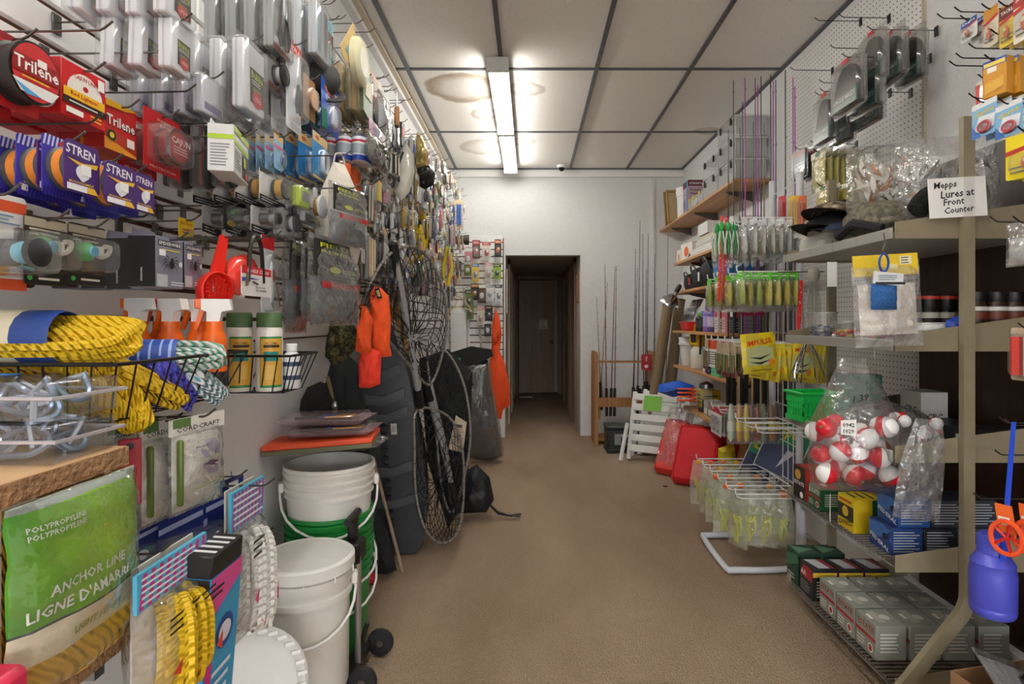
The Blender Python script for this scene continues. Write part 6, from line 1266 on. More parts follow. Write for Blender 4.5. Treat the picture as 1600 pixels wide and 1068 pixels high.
for j in range(2): carton(1.118+j*.108, 2.045, SZ[1], .10, .105, .115, '#e0bf1c', [('r', .0, .3, 1, .75, '#2a2a24'), ('t', 'EXPRESS', .5, .2, .85, '#2a2014', .18, .15), ('l', .1, .8, .9, .95, 1, '#a8282c'), ('e', .5, .55, .2, .16, '#d9b53a')], [('r', .0, .0, 1, 1, '#d9b91c'), ('r', .62, 0, 1, 1, '#1f5a2c')], ('yellow cartridge box with a picture panel at the aisle edge', 'yellow cartridge box behind the one with a picture panel')[j], 'yellow cartridge boxes', top=[('l', .1, .1, .9, .9, 3, '#2a3a2a')])
m = MB(); m.box((0, 0, .045), (.05, .002, .09), C('#e9e8e4')); one('price_card', m, 'small white card standing before the yellow box', 'card', (1.108, 2.13, SZ[1]+.002), (0, 0, -PI/2-.5))
FB = ([('p', [(0, .35), (.6, .5), (1, .9), (.6, 1), (0, .9)], '#3f74b8'), ('t', 'FEDERAL', .5, .28, .9, '#e6eaf2', .16, -.25), ('e', .75, .6, .12, .12, '#12244a')], [('l', .08, .1, .92, .9, 8, '#a9adb4')])
for j in range(4): carton(1.13+j*.105, 1.865, SZ[1], .115, .10, .085, ('#1f3f7a', '#22262e', '#3b4048', '#24406f')[j], *FB, 'blue cartridge box on the wire shelf beside the upright' if j == 0 else 'dark-ended cartridge box beside the blue one', None if j == 0 else 'dark-ended cartridge boxes', top=[('r', .1, .1, .9, .9, '#16305c')])
for j in range(3): carton(1.155+j*.105, 1.865, SZ[1]+.0865, .11, .10, .085, '#24508f' if j == 0 else '#33373f', *FB, 'blue cartridge box stacked beside the upright' if j == 0 else 'grey-ended cartridge box stacked beside the upright', None if j == 0 else 'stacked cartridge boxes')
for i, (y, zz) in enumerate(((2.17, 0), (2.10, .0))): carton(1.30+i*.09, y, SZ[1], .085, .045, .10, '#7a7668', [('t', 'Daisy', .5, .7, .7, '#1f1e1a', .22), ('l', .15, .15, .85, .5, 4, '#33302a'), ('r', .05, .05, .95, .12, '#c9c4b0')], [('l', .1, .1, .9, .9, 3, '#44423a')], ('grey printed tin behind the yellow boxes', 'grey printed tin beside its twin')[i], cat='tin', name='pellet_tin')
# ---------------------------------------------------------------- floats in bags
def bobber(m, c, r, rot):
    T = TR(c, *rot)
    for sg, col in ((1, '#d3202c'), (-1, '#f1efee')):
        vs = []; fs = []; nu, nv = 14, 5
        for j in range(nv+1):
            ph = sg*PI/2*j/nv
            for i in range(nu): t = 2*PI*i/nu; vs.append((r*math.cos(ph)*math.cos(t), r*math.cos(ph)*math.sin(t), r*math.sin(ph)))
        for j in range(nv):
            for i in range(nu): fs.append((j*nu+i, j*nu+(i+1) % nu, (j+1)*nu+(i+1) % nu, (j+1)*nu+i))
        m.add(vs, fs, C(col, .25), True, T)
    m.lathe([(r*.12, r*.95), (r*.12, r*1.1), (0, r*1.12)], C('#2f8a5a'), 8, T=T); return m
def bobber_bag(ref, w, h, nb, label, seed, rot=(0, 0, 0), r=.021, tag=None, top=.3, Yd=.045):
    rg = random.Random(seed); k = Kit(); pts = []
    tries = 0
    while len(pts) < nb and tries < 4000:
        tries += 1; p = (rg.uniform(-w*.42, w*.42), rg.uniform(-Yd, Yd), -h+r+rg.uniform(0, h*.48))
        if p[2] > -h*.55+abs(p[0])*.2: continue
        if all((p[0]-q[0])**2+(p[1]-q[1])**2+(p[2]-q[2])**2 > (1.86*r)**2 for q in pts): pts.append(p)
    for p in pts: k.part('float_ball', bobber(MB(), p, r, (rg.uniform(0, 6), rg.uniform(0, 6), rg.uniform(0, 6))))
    m = MB(); m.pillow(w*1.1, h*1.06, Yd*3.6, CLEAR(body=.035, gloss=.7, bump=.6, bscale=20.), seed=seed, crinkle=.1, nu=12, nv=16, top=top, sag=1.2); k.part('bag', m)
    if tag:
        m = MB(); m.poly([(-.022, -.02), (.022, -.024), (.022, .026), (-.022, .022)], .001, C('#f2f1ee'), T=TR((-w*.2, -Yd*1.9, -h*.52))); m.text(tag[0], -w*.2, -h*.52+.009, .034, ink, y=-Yd*1.9-.001); m.text(tag[1], -w*.2, -h*.52-.01, .03, ink, y=-Yd*1.9-.001); m.text(tag[2], -w*.02, -h*.30, .045, ink, y=-Yd*1.35, rot=.2, shear=.3); k.part('price_sticker', m)
    return place(k, 'float_bag', label, 'bag', ref, rot)
bobber_bag(Vector((1.03, 1.83, 1.105)),   .25, .40, 20, 'bag of red and white floats hanging with a price sticker', 4, (0, 0, -.15), r=.033, tag=('0942', '1029', '1.39'))
k = Kit(); rg = random.Random(3)
for i in range(9): k.part('float_ball', bobber(MB(), (rg.uniform(-.06, .08), -.05+.055*(i % 3), .022+.035*(i//5)), .021, (rg.uniform(0, 6), rg.uniform(0, 6), 0)))
m = MB(); m.pillow(.24, .2, .10, FILM, T=TR((.01, .08, .04), rx=PI/2), seed=3, crinkle=.12); k.part('bag', m); place(k, 'float_bag', 'bag of red and white floats lying on the shelf', 'bag', (1.27, 1.88, SZ[2]+.022), (0, 0, .1))
m = MB(); m.pillow(.15, .30, .035, FILM, seed=12, crinkle=.5, nu=9, nv=12, top=.6); one('empty_bag', m, 'empty crumpled clear bag hanging before the cartridge boxes', 'bag', atY(1452, 655, 1.72), (0, .15, .1))
m = MB(); m.tube([(0, 0, 0), (.0, .0, .03), (.012, 0, .05)], .0018, STEEL, n=5); one('peg_hook', m, 'small steel hook above the bag of floats', 'hook', (1.092, 1.83, 1.10))
# green basket
k = Kit(); GRN = C('#19b04a', .4); m = MB(); q = onG(1270, 2, 1.125)
bw, bd, bh = .155, .12, .115
for (cx, cy, lx, ly) in ((0, -bd/2, bw, 0), (0, bd/2, bw, 0), (-bw/2, 0, 0, bd), (bw/2, 0, 0, bd)):
    Ln = lx or ly; nn = 9
    for i in range(nn):
        t = (i+.5)/nn-.5; m.box((cx+(t*Ln*.92 if lx else 0), cy+(0 if lx else t*Ln*.92), bh*.45), (Ln/nn*.55 if lx else .003, .003 if lx else Ln/nn*.55, bh*.55), GRN)
    for z, hh in ((bh*.12, .02), (bh*.45, .008), (bh*.82, .036)): m.box((cx, cy, z), (lx*.98+.003, ly*.98+.003, hh), GRN)
m.box((0, 0, .004), (bw, bd, .006), GRN); k.part('basket_body', m); m = MB(); m.tube([(-bw/2-.006, -bd/2-.006, bh), (bw/2+.006, -bd/2-.006, bh), (bw/2+.006, bd/2+.006, bh), (-bw/2-.006, bd/2+.006, bh)], .006, GRN, n=6, closed=True); k.part('rim', m)
place(k, 'plastic_basket', 'bright green perforated plastic basket on the shelf end', 'basket', (1.155, 2.36, SZ[2]), (0, 0, .1))
m = MB()
for i in range(5): m.box((.0, i*.028, .09), (.12, .004, .18), C(('#1f6a5a', '#dddddd', '#c98a3a', '#e8e8e8', '#2a2a2a')[i]))
one('card_stack', MB().box((0, 0, .10), (.13, .10, .20), C('#1f6a5a'), bev=.003), 'teal carton behind the bags of floats', 'box', (1.28, 2.25, SZ[2]))
carton(1.42, 2.02, SZ[2], .20, .12, .05, '#26282e', [('l', .2, .2, .8, .8, 2, '#aaaaaa')], [('l', .2, .2, .8, .8, 2, '#aaaaaa')], 'flat black carton behind the lying bag of floats', cat='box', name='flat_carton'); carton(1.40, 1.84, SZ[2], .12, .18, .035, '#e6e5e2', [], [('r', .15, .15, .9, .85, '#2a2a2c'), ('r', .17, .2, .88, .8, '#e6e5e2'), ('l', .2, .55, .6, .75, 1, '#444444')], 'white printed carton beside the upright', cat='box', name='flat_carton')
carton(1.40, 1.83, SZ[2]+.036, .10, .16, .03, '#17171a', [], [('t', 'COAST', .5, .5, .6, '#d9d9d9', .5)], 'black carton lying on the white printed one', cat='box', name='flat_carton')
carton(1.45, 2.2, SZ[2], .12, .1, .14, '#d9d6cf', [('t', 'CPC', .5, .5, .6, '#222222', .2)], [('t', 'CPC', .5, .35, .6, '#222222', .2)], 'white carton with black letters at the back of the shelf', cat='box', name='flat_carton')
# ---------------------------------------------------------------- tubs, jars on the shelf above
def k_tub(w, d, h, fill, fcols, seed, lid=False):
    rg = random.Random(seed); k = Kit()
    for i in range(fill):
        m = MB(); c = fcols[i % len(fcols)]; m.ell((rg.uniform(-w*.36, w*.36), rg.uniform(-d*.36, d*.36), rg.uniform(.012, h*.5)), (.014, .008, .008), P(c, .25, .4 if c.startswith('#a') else 0), 8, 6, T=TR()); k.part('lure', m)
    m = MB(); m.lathe([(w*.42, .002), (w*.5, h), (w*.52, h), (w*.52, h-.006)], CLEAR(body=.12, gloss=.7), 24, sy=d/w); k.part('tub_body', m)
    if lid: m = MB(); m.lathe([(w*.53, h-.01), (w*.53, h+.008), (w*.48, h+.01), (0, h+.008)], C('#eceae6', .4), 24, sy=d/w); k.part('lid', m)
    return k
place(k_tub(.11, .11, .105, 26, ['#a9aeb8', '#3a4a78', '#a8a8ae', '#222226'], 2), 'lure_jar', 'clear jar of silver and blue lures at the shelf end', 'jar', (1.165, 2.30, SZ[3]))
place(k_tub(.10, .10, .07, 12, ['#d9302c', '#e0c02c', '#e8e4e0', '#c9402c'], 3), 'lure_tub', 'clear tub of red and yellow lures', 'tub', (1.16, 2.10, SZ[3]))
place(k_tub(.11, .11, .09, 12, ['#e06a9a', '#d9a03c', '#e8d8d0'], 4), 'lure_tub', 'clear tub with a magenta card and pink lures', 'tub', (1.165, 1.93, SZ[3]))
m = MB(); m.box((0, 0, .03), (.08, .003, .045), C('#b5205a')); m.text('bait', 0, .03, .05, C('#2a1a20'), y=-.0022); one('magenta_card', m, 'magenta card taped on the tub of pink lures', 'card', (1.150, 1.868, SZ[3]+.02), (.0, 0, -.4))
place(k_tub(.13, .13, .055, 0, [], 5, True), 'white_tub', 'flat clear tub with a white lid and blue label', 'tub', (1.32, 1.93, SZ[3])); place(k_tub(.12, .12, .05, 0, [], 6, True), 'white_tub', 'flat clear tub with a plain white lid', 'tub', (1.24, 1.83, SZ[3]+.0))
BJ = k_bottle(.068, .16, '#2a1c14', '#151212', label=[(.1, .5, '#231a16'), (.5, .62, '#c9c4b8'), (.30, .36, '#b5a05c'), (.9, .97, '#c8402c')], ch=.34, neck=.86); BJ2 = k_bottle(.068, .165, '#3a2016', '#171414', label=[(.62, .70, '#e8e4dc'), (.46, .60, '#7a3a24'), (.2, .3, '#cfc6b0')], ch=.2, neck=.8)
for i, (x, y) in enumerate(((1.30, 1.98), (1.37, 1.99), (1.44, 2.0), (1.51, 1.98))): place(BJ, 'dip_jar', ('black bait jar with red-orange cap band beside the lids', 'black bait jar beside the upright', 'black bait jar with a gold band behind the upright', 'black bait jar close to the brown jars')[i], 'jar', (x, y, SZ[3]))
for i, (x, y) in enumerate(((1.44, 1.87), (1.505, 1.87), (1.57, 1.88))): place(BJ2, 'glaze_bottle', ('brown glaze bottle beside the upright', 'brown glaze bottle between two alike', 'brown glaze bottle closest to the dark wood')[i], 'bottle', (x, y, SZ[3]), group='brown glaze bottles')
m = MB(); puff(m, dens([(-.05, 0), (.05, 0), (.06, .05), (.02, .09), (-.04, .07)], 2), .03, C('#2146b0'), wr=.006); one('blue_pouch', m, 'bright blue pouch lying before the bait jars', 'pouch', (1.335, 1.80, SZ[3]+.002), (0, 0, .1))
# hanging from the top shelf edge
k = Kit(); m = MB(); m.pillow(.16, .15, .03, P('#e6ded2', .8, bump=.5, bscale=80.), ztop=-.085, seed=3, crinkle=.4, sag=1.5); k.part('contents', m); m = MB(); m.pillow(.19, .24, .05, FILM, seed=5, crinkle=.2, ztop=-.03, nu=9, nv=10); k.part('bag', m); m = MB(); m.box((0, 0, -.03), (.18, .005, .062), C('#e3c31c')); draw(m, .18, .062, -.003, [('r', .72, .5, .9, .9, '#efe6c0'), ('l', .74, .52, .88, .88, 3, '#222222'), ('r', .56, .3, .68, .55, '#e8dc9a')]); k.part('header_card', m)
place(k, 'feather_bag', 'clear bag of white feathers with a yellow header card', 'bag', atY(1382, 398, 1.70), (0, -.05, -.1))
k = Kit(); m = MB(); m.pillow(.075, .075, .04, P('#2f6ab0', .6, bump=1., bscale=220.), ztop=-.075, seed=2, crinkle=.15); k.part('mesh_pouch', m); m = MB(); m.tube([(.013*math.cos(t), 0, -.015+.026*math.sin(t)) for t in [i*PI/8 for i in range(16)]], .0035, C('#2146a8', .3), n=6, closed=True); k.part('carabiner', m); m = MB(); m.box((.012, -.01, -.06), (.085, .002, .035), C('#dfe2e4'), T=TR(ry=.1)); draw(m, .085, .035, -.0112, [('r', 0, 0, 1, .2, '#2a2a2e'), ('l', .1, .3, .8, .8, 3, '#6a7a8a')], z0=-.043, x0=.012); k.part('swing_tag', m)
place(k, 'chalk_pouch', 'blue mesh pouch on a carabiner before the yellow header', 'pouch', atY(1381, 402, 1.655), (0, 0, 0))
m = MB(); m.tube([(0, 0, .03), (.004, 0, 0), (-.004, 0, -.02)], .0016, CHROME, n=5); one('s_hook_wire', m, 'bent wire holding the blue pouch on the shelf edge', 'hook', atY(1381, 380, 1.66))
k = Kit(); m = MB(); m.box((0, 0, -.06), (.034, .0015, .088), C('#efeeeb')); k.part('tag_card', m); m = MB(); m.tube([(0, 0, .06), (.002, 0, .02), (0, 0, -.018)], .0012, CHROME, n=4); k.part('tag_wire', m); place(k, 'blank_tag', 'blank white tag hanging from the top shelf edge', 'tag', atY(1300, 402, 2.06))
# top shelf: books, caps, feather bags
for i in range(4): carton(1.13+i*.006, 2.33+i*.004, SZ[4]+i*.0245, .20, .26, .023, ('#e9e7e2', '#d9d4ca', '#e6e3dc', '#cfc6b6')[i], [('l', .02, .2, .98, .8, 3, '#b9b4aa')], [('l', .02, .2, .98, .8, 3, '#b9b4aa')], ('bottom book of the stack under the caps', 'second book of the stack under the caps', 'third book of the stack under the caps', 'top book of the stack, its dark cover showing')[i], cat='book', name='paper_book', top=[('r', 0, 0, 1, 1, ('#d9d6ce', '#d9d6ce', '#d9d6ce', '#2a3038')[i]), ('r', .3, .3, .8, .8, ('#d9d6ce', '#d9d6ce', '#d9d6ce', '#b5582c')[i])])
def cap(mat, brim, r=.085):
    k = Kit(); m = MB(); vs = []; m.sheet(lambda u, v: (r*math.cos(2*PI*u)*math.cos(v*PI/2)**.6 if v < 1 else 0, 1.12*r*math.sin(2*PI*u)*(math.cos(v*PI/2)**.6 if v < 1 else 0), .78*r*v+.01*noise.noise(Vector((u*6, v*3, 1)))), 20, 7, mat, closeu=False); k.part('crown', m)
    m = MB(); n_ = 12; o = [(r*1.0*math.cos(PI+(i/n_)*PI), 1.1*r*math.sin(PI+(i/n_)*PI)) for i in range(n_+1)]; o2 = [(r*1.02*math.cos(PI+(i/n_)*PI), 1.95*r*math.sin(PI+(i/n_)*PI)) for i in range(n_+1)]
    m.sheet(lambda u, v: (o[round(u*n_)][0]*(1-v)+o2[round(u*n_)][0]*v, o[round(u*n_)][1]*(1-v)+o2[round(u*n_)][1]*v, .004-.02*v*math.cos((u-.5)*PI)*0-.03*v*(abs(u-.5)*2)**2), n_, 3, brim); k.part('brim', m); return k
CB = CAMO(['#2a2118', '#4a3a2a', '#6b5a46', '#8a7a64', '#b0a48e'], 30)
place(cap(P('#1f1f22', .85), P('#1a1a1d', .85)), 'baseball_cap', 'black cap lying on the book stack', 'cap', (1.21, 2.31, SZ[4]+.100), (0, 0, -1.2), sc=(1.15, 1.15, 1)); place(cap(CB, P('#3a2a1e', .85)), 'baseball_cap', 'brown camouflage cap on top of the black one', 'cap', (1.22, 2.30, SZ[4]+.155), (0, 0, -1.0), sc=(1.12, 1.12, .85))
place(cap(P('#26324a', .85), P('#1f2b42', .85)), 'baseball_cap', 'navy cap tucked under the black one', 'cap', (1.19, 2.22, SZ[4]+.08), (0, .1, -1.5), sc=(.7, .7, .5))
def quilt():
    def fn(nt, b, L):
        tc = nt.nodes.new('ShaderNodeTexCoord'); v = nt.nodes.new('ShaderNodeTexVoronoi'); v.inputs['Scale'].default_value = 34; L.new(tc.outputs['Object'], v.inputs['Vector'])
        r = nt.nodes.new('ShaderNodeValToRGB'); r.color_ramp.elements[0].color = (*lin('#9a927c'), 1); r.color_ramp.elements[1].color = (*lin('#4f4a3c'), 1); r.color_ramp.elements[1].position = .7; nz = nt.nodes.new('ShaderNodeTexNoise'); nz.inputs['Scale'].default_value = 60; L.new(tc.outputs['Object'], nz.inputs['Vector']); L.new(nz.outputs['Fac'], r.inputs[0]); L.new(r.outputs[0], b.inputs['Base Color']); b.inputs['Roughness'].default_value = .85
        bp = nt.nodes.new('ShaderNodeBump'); bp.invert = True; bp.inputs['Strength'].default_value = .9; bp.inputs['Distance'].default_value = .02; L.new(v.outputs['Distance'], bp.inputs['Height']); L.new(bp.outputs['Normal'], b.inputs['Normal'])
    return nodes_mat('m_quilt', fn)
k = Kit(); m = MB(); m.ell((0, 0, .065), (.10, .12, .07), quilt(), 18, 12, jit=.1, seed=2); k.part('crown', m); m = MB(); m.tube([(-.085, -.09, .02), (-.11, 0, .05), (-.085, .09, .02)], .018, BCL, n=8); k.part('band', m); place(k, 'quilted_cap', 'quilted olive camouflage cap at the shelf edge', 'cap', (1.22, 2.02, SZ[4]+.014), (0, 0, .3))
m = MB(); m.tube(smooth_path([(0, 0, .05), (.05, 0, .09), (.11, 0, .07), (.17, 0, .02)], 4), [.03, .034, .038, .04, .042, .042, .042, .042, .04, .036, .03, .02, .012], P('#15181c', .95, bump=1.5, bscale=150.), n=10); one('fur_piece', m, 'black fur piece between the cap and the sign', 'fur', (1.23, 1.84, SZ[4]+.03), (0, 0, .0))
rg = random.Random(8)
def feather_bag(ref, w, h, d, cols, n, label, seed, rot, lean=0):
    k = Kit(); rg = random.Random(seed)
    for i in range(n):
        m = MB(); L = rg.uniform(.05, .085); c = rg.choice(cols); T = TR((rg.uniform(-w*.33, w*.33), rg.uniform(-d*.3, d*.3), rg.uniform(h*.1, h*.7)), rg.uniform(0, 6), rg.uniform(0, 6), rg.uniform(0, 6))
        m.sheet(lambda u, v: ((u-.5)*L, .006*math.sin(u*PI), (v-.5)*L*.28*math.sin(u*PI*.9+.2)), 5, 2, P(c, .8), T=T); k.part('feather', m)
    m = MB(); m.pillow(w, h*1.15, d*1.4, FILM, seed=seed, crinkle=.18, ztop=h*1.1, nu=11, nv=12); k.part('bag', m); return place(k, 'feather_bag', label, 'bag', ref, rot)
feather_bag(Vector((1.31, 2.12, SZ[4]+.15)), .26, .22, .11, ['#b0703c', '#e6ded0', '#c98a54', '#efe9df'], 70, 'clear bag of orange and white feathers above the caps', 5, (-.15, 0, -.5))
feather_bag(Vector((1.37, 1.88, SZ[4]+.06)), .30, .26, .12, ['#6f6a5c', '#4a4a40', '#8a8474', '#a8a292', '#3f4a34'], 70, 'clear bag of grey-green feathers behind the sign', 6, (-.15, 0, -.2))
# ---------------------------------------------------------------- pegboard: holsters and packs
def k_holster(w, h):
    k = Kit(); m = MB(); m.poly([(-w*.36, -h*.93), (w*.36, -h*.93), (w*.38, -h*.55), (w*.26, -h*.3), (w*.12, -h*.18), (-w*.12, -h*.18), (-w*.26, -h*.3), (-w*.38, -h*.55)], .026, P('#1f2123', .7, bump=.3), y0=-.012); k.part('holster', m)
    m = MB(); m.box((0, -.017, -h*.78), (w*.8, .006, h*.26), C('#1d5346')); draw(m, w*.8, h*.26, -.0204, [('t', "UNCLE MIKE'S", .5, .66, .85, '#e6e8e4', .4), ('l', .1, .12, .9, .4, 2, '#8fb0a2')], z0=-h*.65); k.part('label_card', m)
    s = MB(); q = CLEAR(body=.03, gloss=.8); s.box((0, 0, -h*.54), (w*.92, .05, h*.86), q, bev=.012); s.poly(rr(w, h, .012), .001, q); k.part('clamshell', s)
    m = MB(); m.box((-w*.1, -.004, -h*.05), (w*.2, .003, h*.07), C('#c8242c')); k.part('hang_tag', m, 'clamshell'); return k
hangR(k_holster, 1347, 1386, 45, 132, 1.38, 3, .075, 'holster_pack', ('black holster in a clear clamshell on the highest hook', 'black holster clamshell behind, on the highest hook'), 'holster', 'highest holsters')
hangR(k_holster, 1303, 1352, 88, 176, 1.30, 2, .075, 'holster_pack', ('black holster clamshell with a green label and red tab', 'black holster clamshell behind the red-tabbed one'), 'holster', 'red-tabbed holsters')
hangR(k_holster, 1336, 1380, 142, 198, 1.45, 1, .075, 'holster_pack', 'small black pouch clamshell under the other holsters', 'holster', 'small pouch clamshell')
hangR(k_holster, 1276, 1306, 142, 228, 1.34, 2, .075, 'holster_pack', ('narrow grey holster clamshell hanging lower', 'narrow grey holster clamshell behind its twin'), 'holster', 'narrow holsters')
hangR(lambda w, h: k_clam(w, h, .02, '#3a4250', [('r', .0, .85, 1, 1, '#b5323a'), ('l', .2, .2, .8, .6, 3, '#9aa6b4')]), 1238, 1262, 232, 280, 1.36, 3, .035, 'blade_pack', ('dark slate pack tilted above the yellow packs', 'dark slate pack behind its twin'), 'pack', 'dark slate packs')
def k_ypack(w, h, c='#d9cf7a'): return k_bag(w, h, .02, '#e6dfc4', [('e', .5, .5, .2, .4, '#4f7a4a')], fcol=c, fh=.75, seed=3, film=CLEAR('#e8dc9a', .35, .5, .6))
hangR(k_ypack, 1268, 1290, 236, 292, 1.36, 7, .03, 'bait_pack', ('pale yellow bait bag, first of the upper row', 'pale yellow bait bag in the upper row'), 'bait', 'upper yellow bait bags')
hangR(lambda w, h: k_ypack(w, h, '#e3c93a'), 1275, 1298, 290, 330, 1.30, 7, .035, 'bait_pack', ('bright yellow bait bag, first of the lower row', 'bright yellow bait bag in the lower row'), 'bait', 'lower yellow bait bags')
for i, (px, py) in enumerate(((1272, 33), (1296, 76), (1310, 28), (1279, 130), (1234, 110), (1272, 149), (1266, 225))): q = atX(px, py, 1.40); hook('R', XW, 1.40, q.y, q.z, 'bare black hook on the white pegboard', 'bare hooks on the pegboard', HOOKB)
# near right wall: hooks and packs
for i, (px, py) in enumerate(((1463, 30), (1490, 20), (1546, 55), (1512, 77), (1492, 92), (1482, 104), (1512, 155), (1587, 30))): q = atX(px, py, 1.30); hook('R', XW, 1.30, q.y, q.z, 'black display hook above the dark wood panel', 'black hooks above the dark wood', HOOKB)
def k_lurecard(c, c2, t=None): 
    def f(w, h):
        art = [('r', 0, .7, 1, 1, c2), ('p', [(0, .55), (1, .7), (1, .78), (0, .66)], '#b5322c'), ('l', .1, .1, .9, .3, 2, '#6a6a6a')]
        if t: art += [('t', t, .5, .86, .8, '#f4f2ea', .14)]
        return k_blister(w, h, c, art, p_lure('#e06a3a', '#e8e0d0'), (.12, .1, .88, .56), .015)
    return f
hangR(k_lurecard('#e8dcc0', '#c98a2c'), 1537, 1560, 12, 72, 1.36, 5, .03, 'lure_card', ('orange-topped lure card above the yellow box', 'orange-topped lure card behind the front one'), 'lure', 'orange-topped lure cards')
hangR(k_lurecard('#e6e6e2', '#2a56a8', 'Eagle'), 1502, 1527, 30, 62, 1.38, 6, .028, 'hook_card', ('white lure card with a blue top', 'white lure card with a blue top, behind'), 'lure', 'blue-topped cards')
hangR(k_lurecard('#e8c93a', '#6a2420', 'TACKLE'), 1562, 1590, 8, 70, 1.32, 5, .03, 'lure_card', ('yellow lure card with a maroon top', 'yellow lure card with a maroon top, behind'), 'lure', 'maroon-topped cards')
hangR(k_lurecard('#e9e2d0', '#a8342c', 'SNELLED'), 1584, 1625, -20, 60, 1.28, 4, .03, 'lure_card', ('cream and red hook card near the shop front', 'cream and red hook card behind the front one'), 'lure', 'cream and red cards')
hangR(lambda w, h: k_box(w, h, .03, '#c98a1c', [('r', .0, .82, 1, 1, '#2c4aa8'), ('r', .05, .84, .95, .94, '#e8d24a'), ('r', .2, .66, .6, .8, '#efe8d8'), ('p', [(.1, .1), (.9, .2), (.9, .5), (.1, .4)], '#d9a63a')], side='#b57a18'), 1540, 1568, 92, 150, 1.28, 2, .034, 'amber_box', ('amber pack with a blue and yellow top hanging tilted', 'amber pack behind the tilted one'), 'pack', 'amber packs', tilt=.0, rz=.3)
hangR(lambda w, h: k_blister(w, h, '#e2d9c6', [('r', 0, .1, .2, .9, '#c8322c')], p_lure('#b5322c', '#e6e0d6'), (.3, .1, .9, .8), .012), 1525, 1560, 122, 165, 1.42, 3, .03, 'lure_card', ('faded red and cream lure card behind the amber packs', 'faded red and cream lure card further back'), 'lure', 'faded lure cards')
def k_gam(w, h): return k_blister(w, h, '#7fb4dc', [('r', 0, .84, 1, 1, '#eef0f2'), ('t', 'Gama', .5, .7, .8, '#d9c83a', .16, .12, .3), ('p', [(.1, .15), (.9, .2), (.95, .55), (.3, .6)], '#e8eef4'), ('p', [(0, 0), (.4, 0), (0, .4)], '#2f6ab8'), ('p', [(.3, .2), (.7, .18), (.75, .28), (.35, .3)], '#a8283c')], p_loop('#a83040'), (.2, .1, .9, .42), .008)
hangR(k_gam, 1519, 1558, 158, 212, 1.27, 2, .04, 'hook_pack', ('sky-blue hook pack with yellow script at the panel top', 'sky-blue hook pack behind, at the panel top'), 'hooks', 'sky-blue hook packs'); hangR(k_gam, 1556, 1598, 160, 212, 1.22, 1, .04, 'hook_pack', 'sky-blue hook pack with a dark coil in it', 'hooks', 'sky-blue pack with a coil')
hangR(k_lurecard('#e8d21c', '#e8d21c'), 1578, 1640, 205, 275, 1.20, 3, .02, 'yellow_card', ('large yellow card by the dark wood panel', 'large yellow card behind the front one'), 'card', 'large yellow cards', rz=.2)
hangR(lambda w, h: k_bag(w, h, .03, None, fcol='#d6d8da', seed=5), 1572, 1630, 345, 415, 1.22, 1, .03, 'clear_bag', 'clear bag with a pale lure before the dark wood', 'bag', 'pale lure bag'); hangR(lambda w, h: k_blister(w, h, '#c9b9a0', [('r', .6, .0, 1, 1, '#d9d5cc')], p_bars(['#c8403a', '#e0dcd2'], 2), (.05, .05, .95, .9), .02), 1580, 1640, 512, 596, 1.20, 1, .03, 'long_lure_pack', 'long clear pack with a red lure before the dark wood', 'lure', 'long red lure pack')
for i, (px, py, L_) in enumerate(((1545, 348, 0), (1552, 712, 0), (1560, 662, 0), (1520, 780, 0), (1592, 540, 0))): q = atX(px, py, 1.24); hook('R', XW-.02, 1.24, q.y, q.z, 'grey display hook on the dark wood panel', 'grey hooks on the dark wood', HOOKM)
# blue bottle on its strap, orange gadget
k = Kit(); BL = C('#4a4fc0', .35); m = MB(); m.lathe([(.046, 0), (.05, .006), (.052, .02), (.050, .024), (.052, .03), (.053, .11), (.048, .13), (.05, .136), (.036, .158), (.032, .162)], BL, 24); k.part('bottle_body', m); m = MB(); m.lathe([(.034, .162), (.034, .205), (.03, .21), (0, .21)], BL, 20); k.part('lid', m)
q = atY(1551, 958, 1.52); m = MB(); zz = atY(1566, 655, 1.52).z-q.z; m.poly([(-.012, .15), (.004, .15), (.030, zz), (.019, zz)], .002, C('#2a4fd4'), y0=-.038); k.part('strap', m); m = MB(); m.tube([(-.008, -.04, .148), (.002, -.043, .143), (.008, -.04, .15)], .002, CHROME, n=5); k.part('buckle', m, 'strap')
place(k, 'thermos_bottle', 'purple-blue plastic bottle hanging on a long blue strap', 'bottle', q); hook('R', XW-.02, q.x+.0, q.y-.036, q.z+zz-.012, 'hook on the dark wood carrying the blue strap', None)
def k_spin(w, h):
    k = Kit(); m = MB(); m.poly([(-w*.2, 0), (w*.2, 0), (w*.32, -h*.6), (-w*.1, -h*.6)], .004, C('#e8692c')); m.flat([(-.01, -.03), (.015, -.03), (.015, -.05), (-.01, -.05)], -.001, C('#efe9e0')); k.part('card', m)
    m = MB(); m.tube([(w*.38*math.cos(t)+w*.12, -.008, -h*.68+w*.46*math.sin(t)) for t in [i*PI/10 for i in range(20)]], .006, C('#f05a2c', .3), n=6, closed=True); k.part('ring', m)
    m = MB()
    for i in range(5): a = i*2*PI/5; m.tube([(w*.12, -.008, -h*.68), (w*.36*math.cos(a)+w*.12, -.008, -h*.68+w*.42*math.sin(a))], .004, C('#c8281c', .3), n=5)
    k.part('spoke_wheel', m); return k
hangR(k_spin, 1545, 1590, 788, 860, 1.20, 2, .06, 'spinner_toy', ('orange card with a red spoked wheel', 'orange card with a red spoked wheel, behind'), 'gadget', None, rz=.5)
m = MB(); m.tube([(0, 0, 0), (-.28, 0, .0), (-.29, 0, .012)], .0025, HOOKM, n=6); one('wire_hook', m, 'long hook carrying the orange spoked wheels', 'hook', (XW-.02, F*1.2/(1567-CX), atX(1567, 790, 1.2).z-.006))
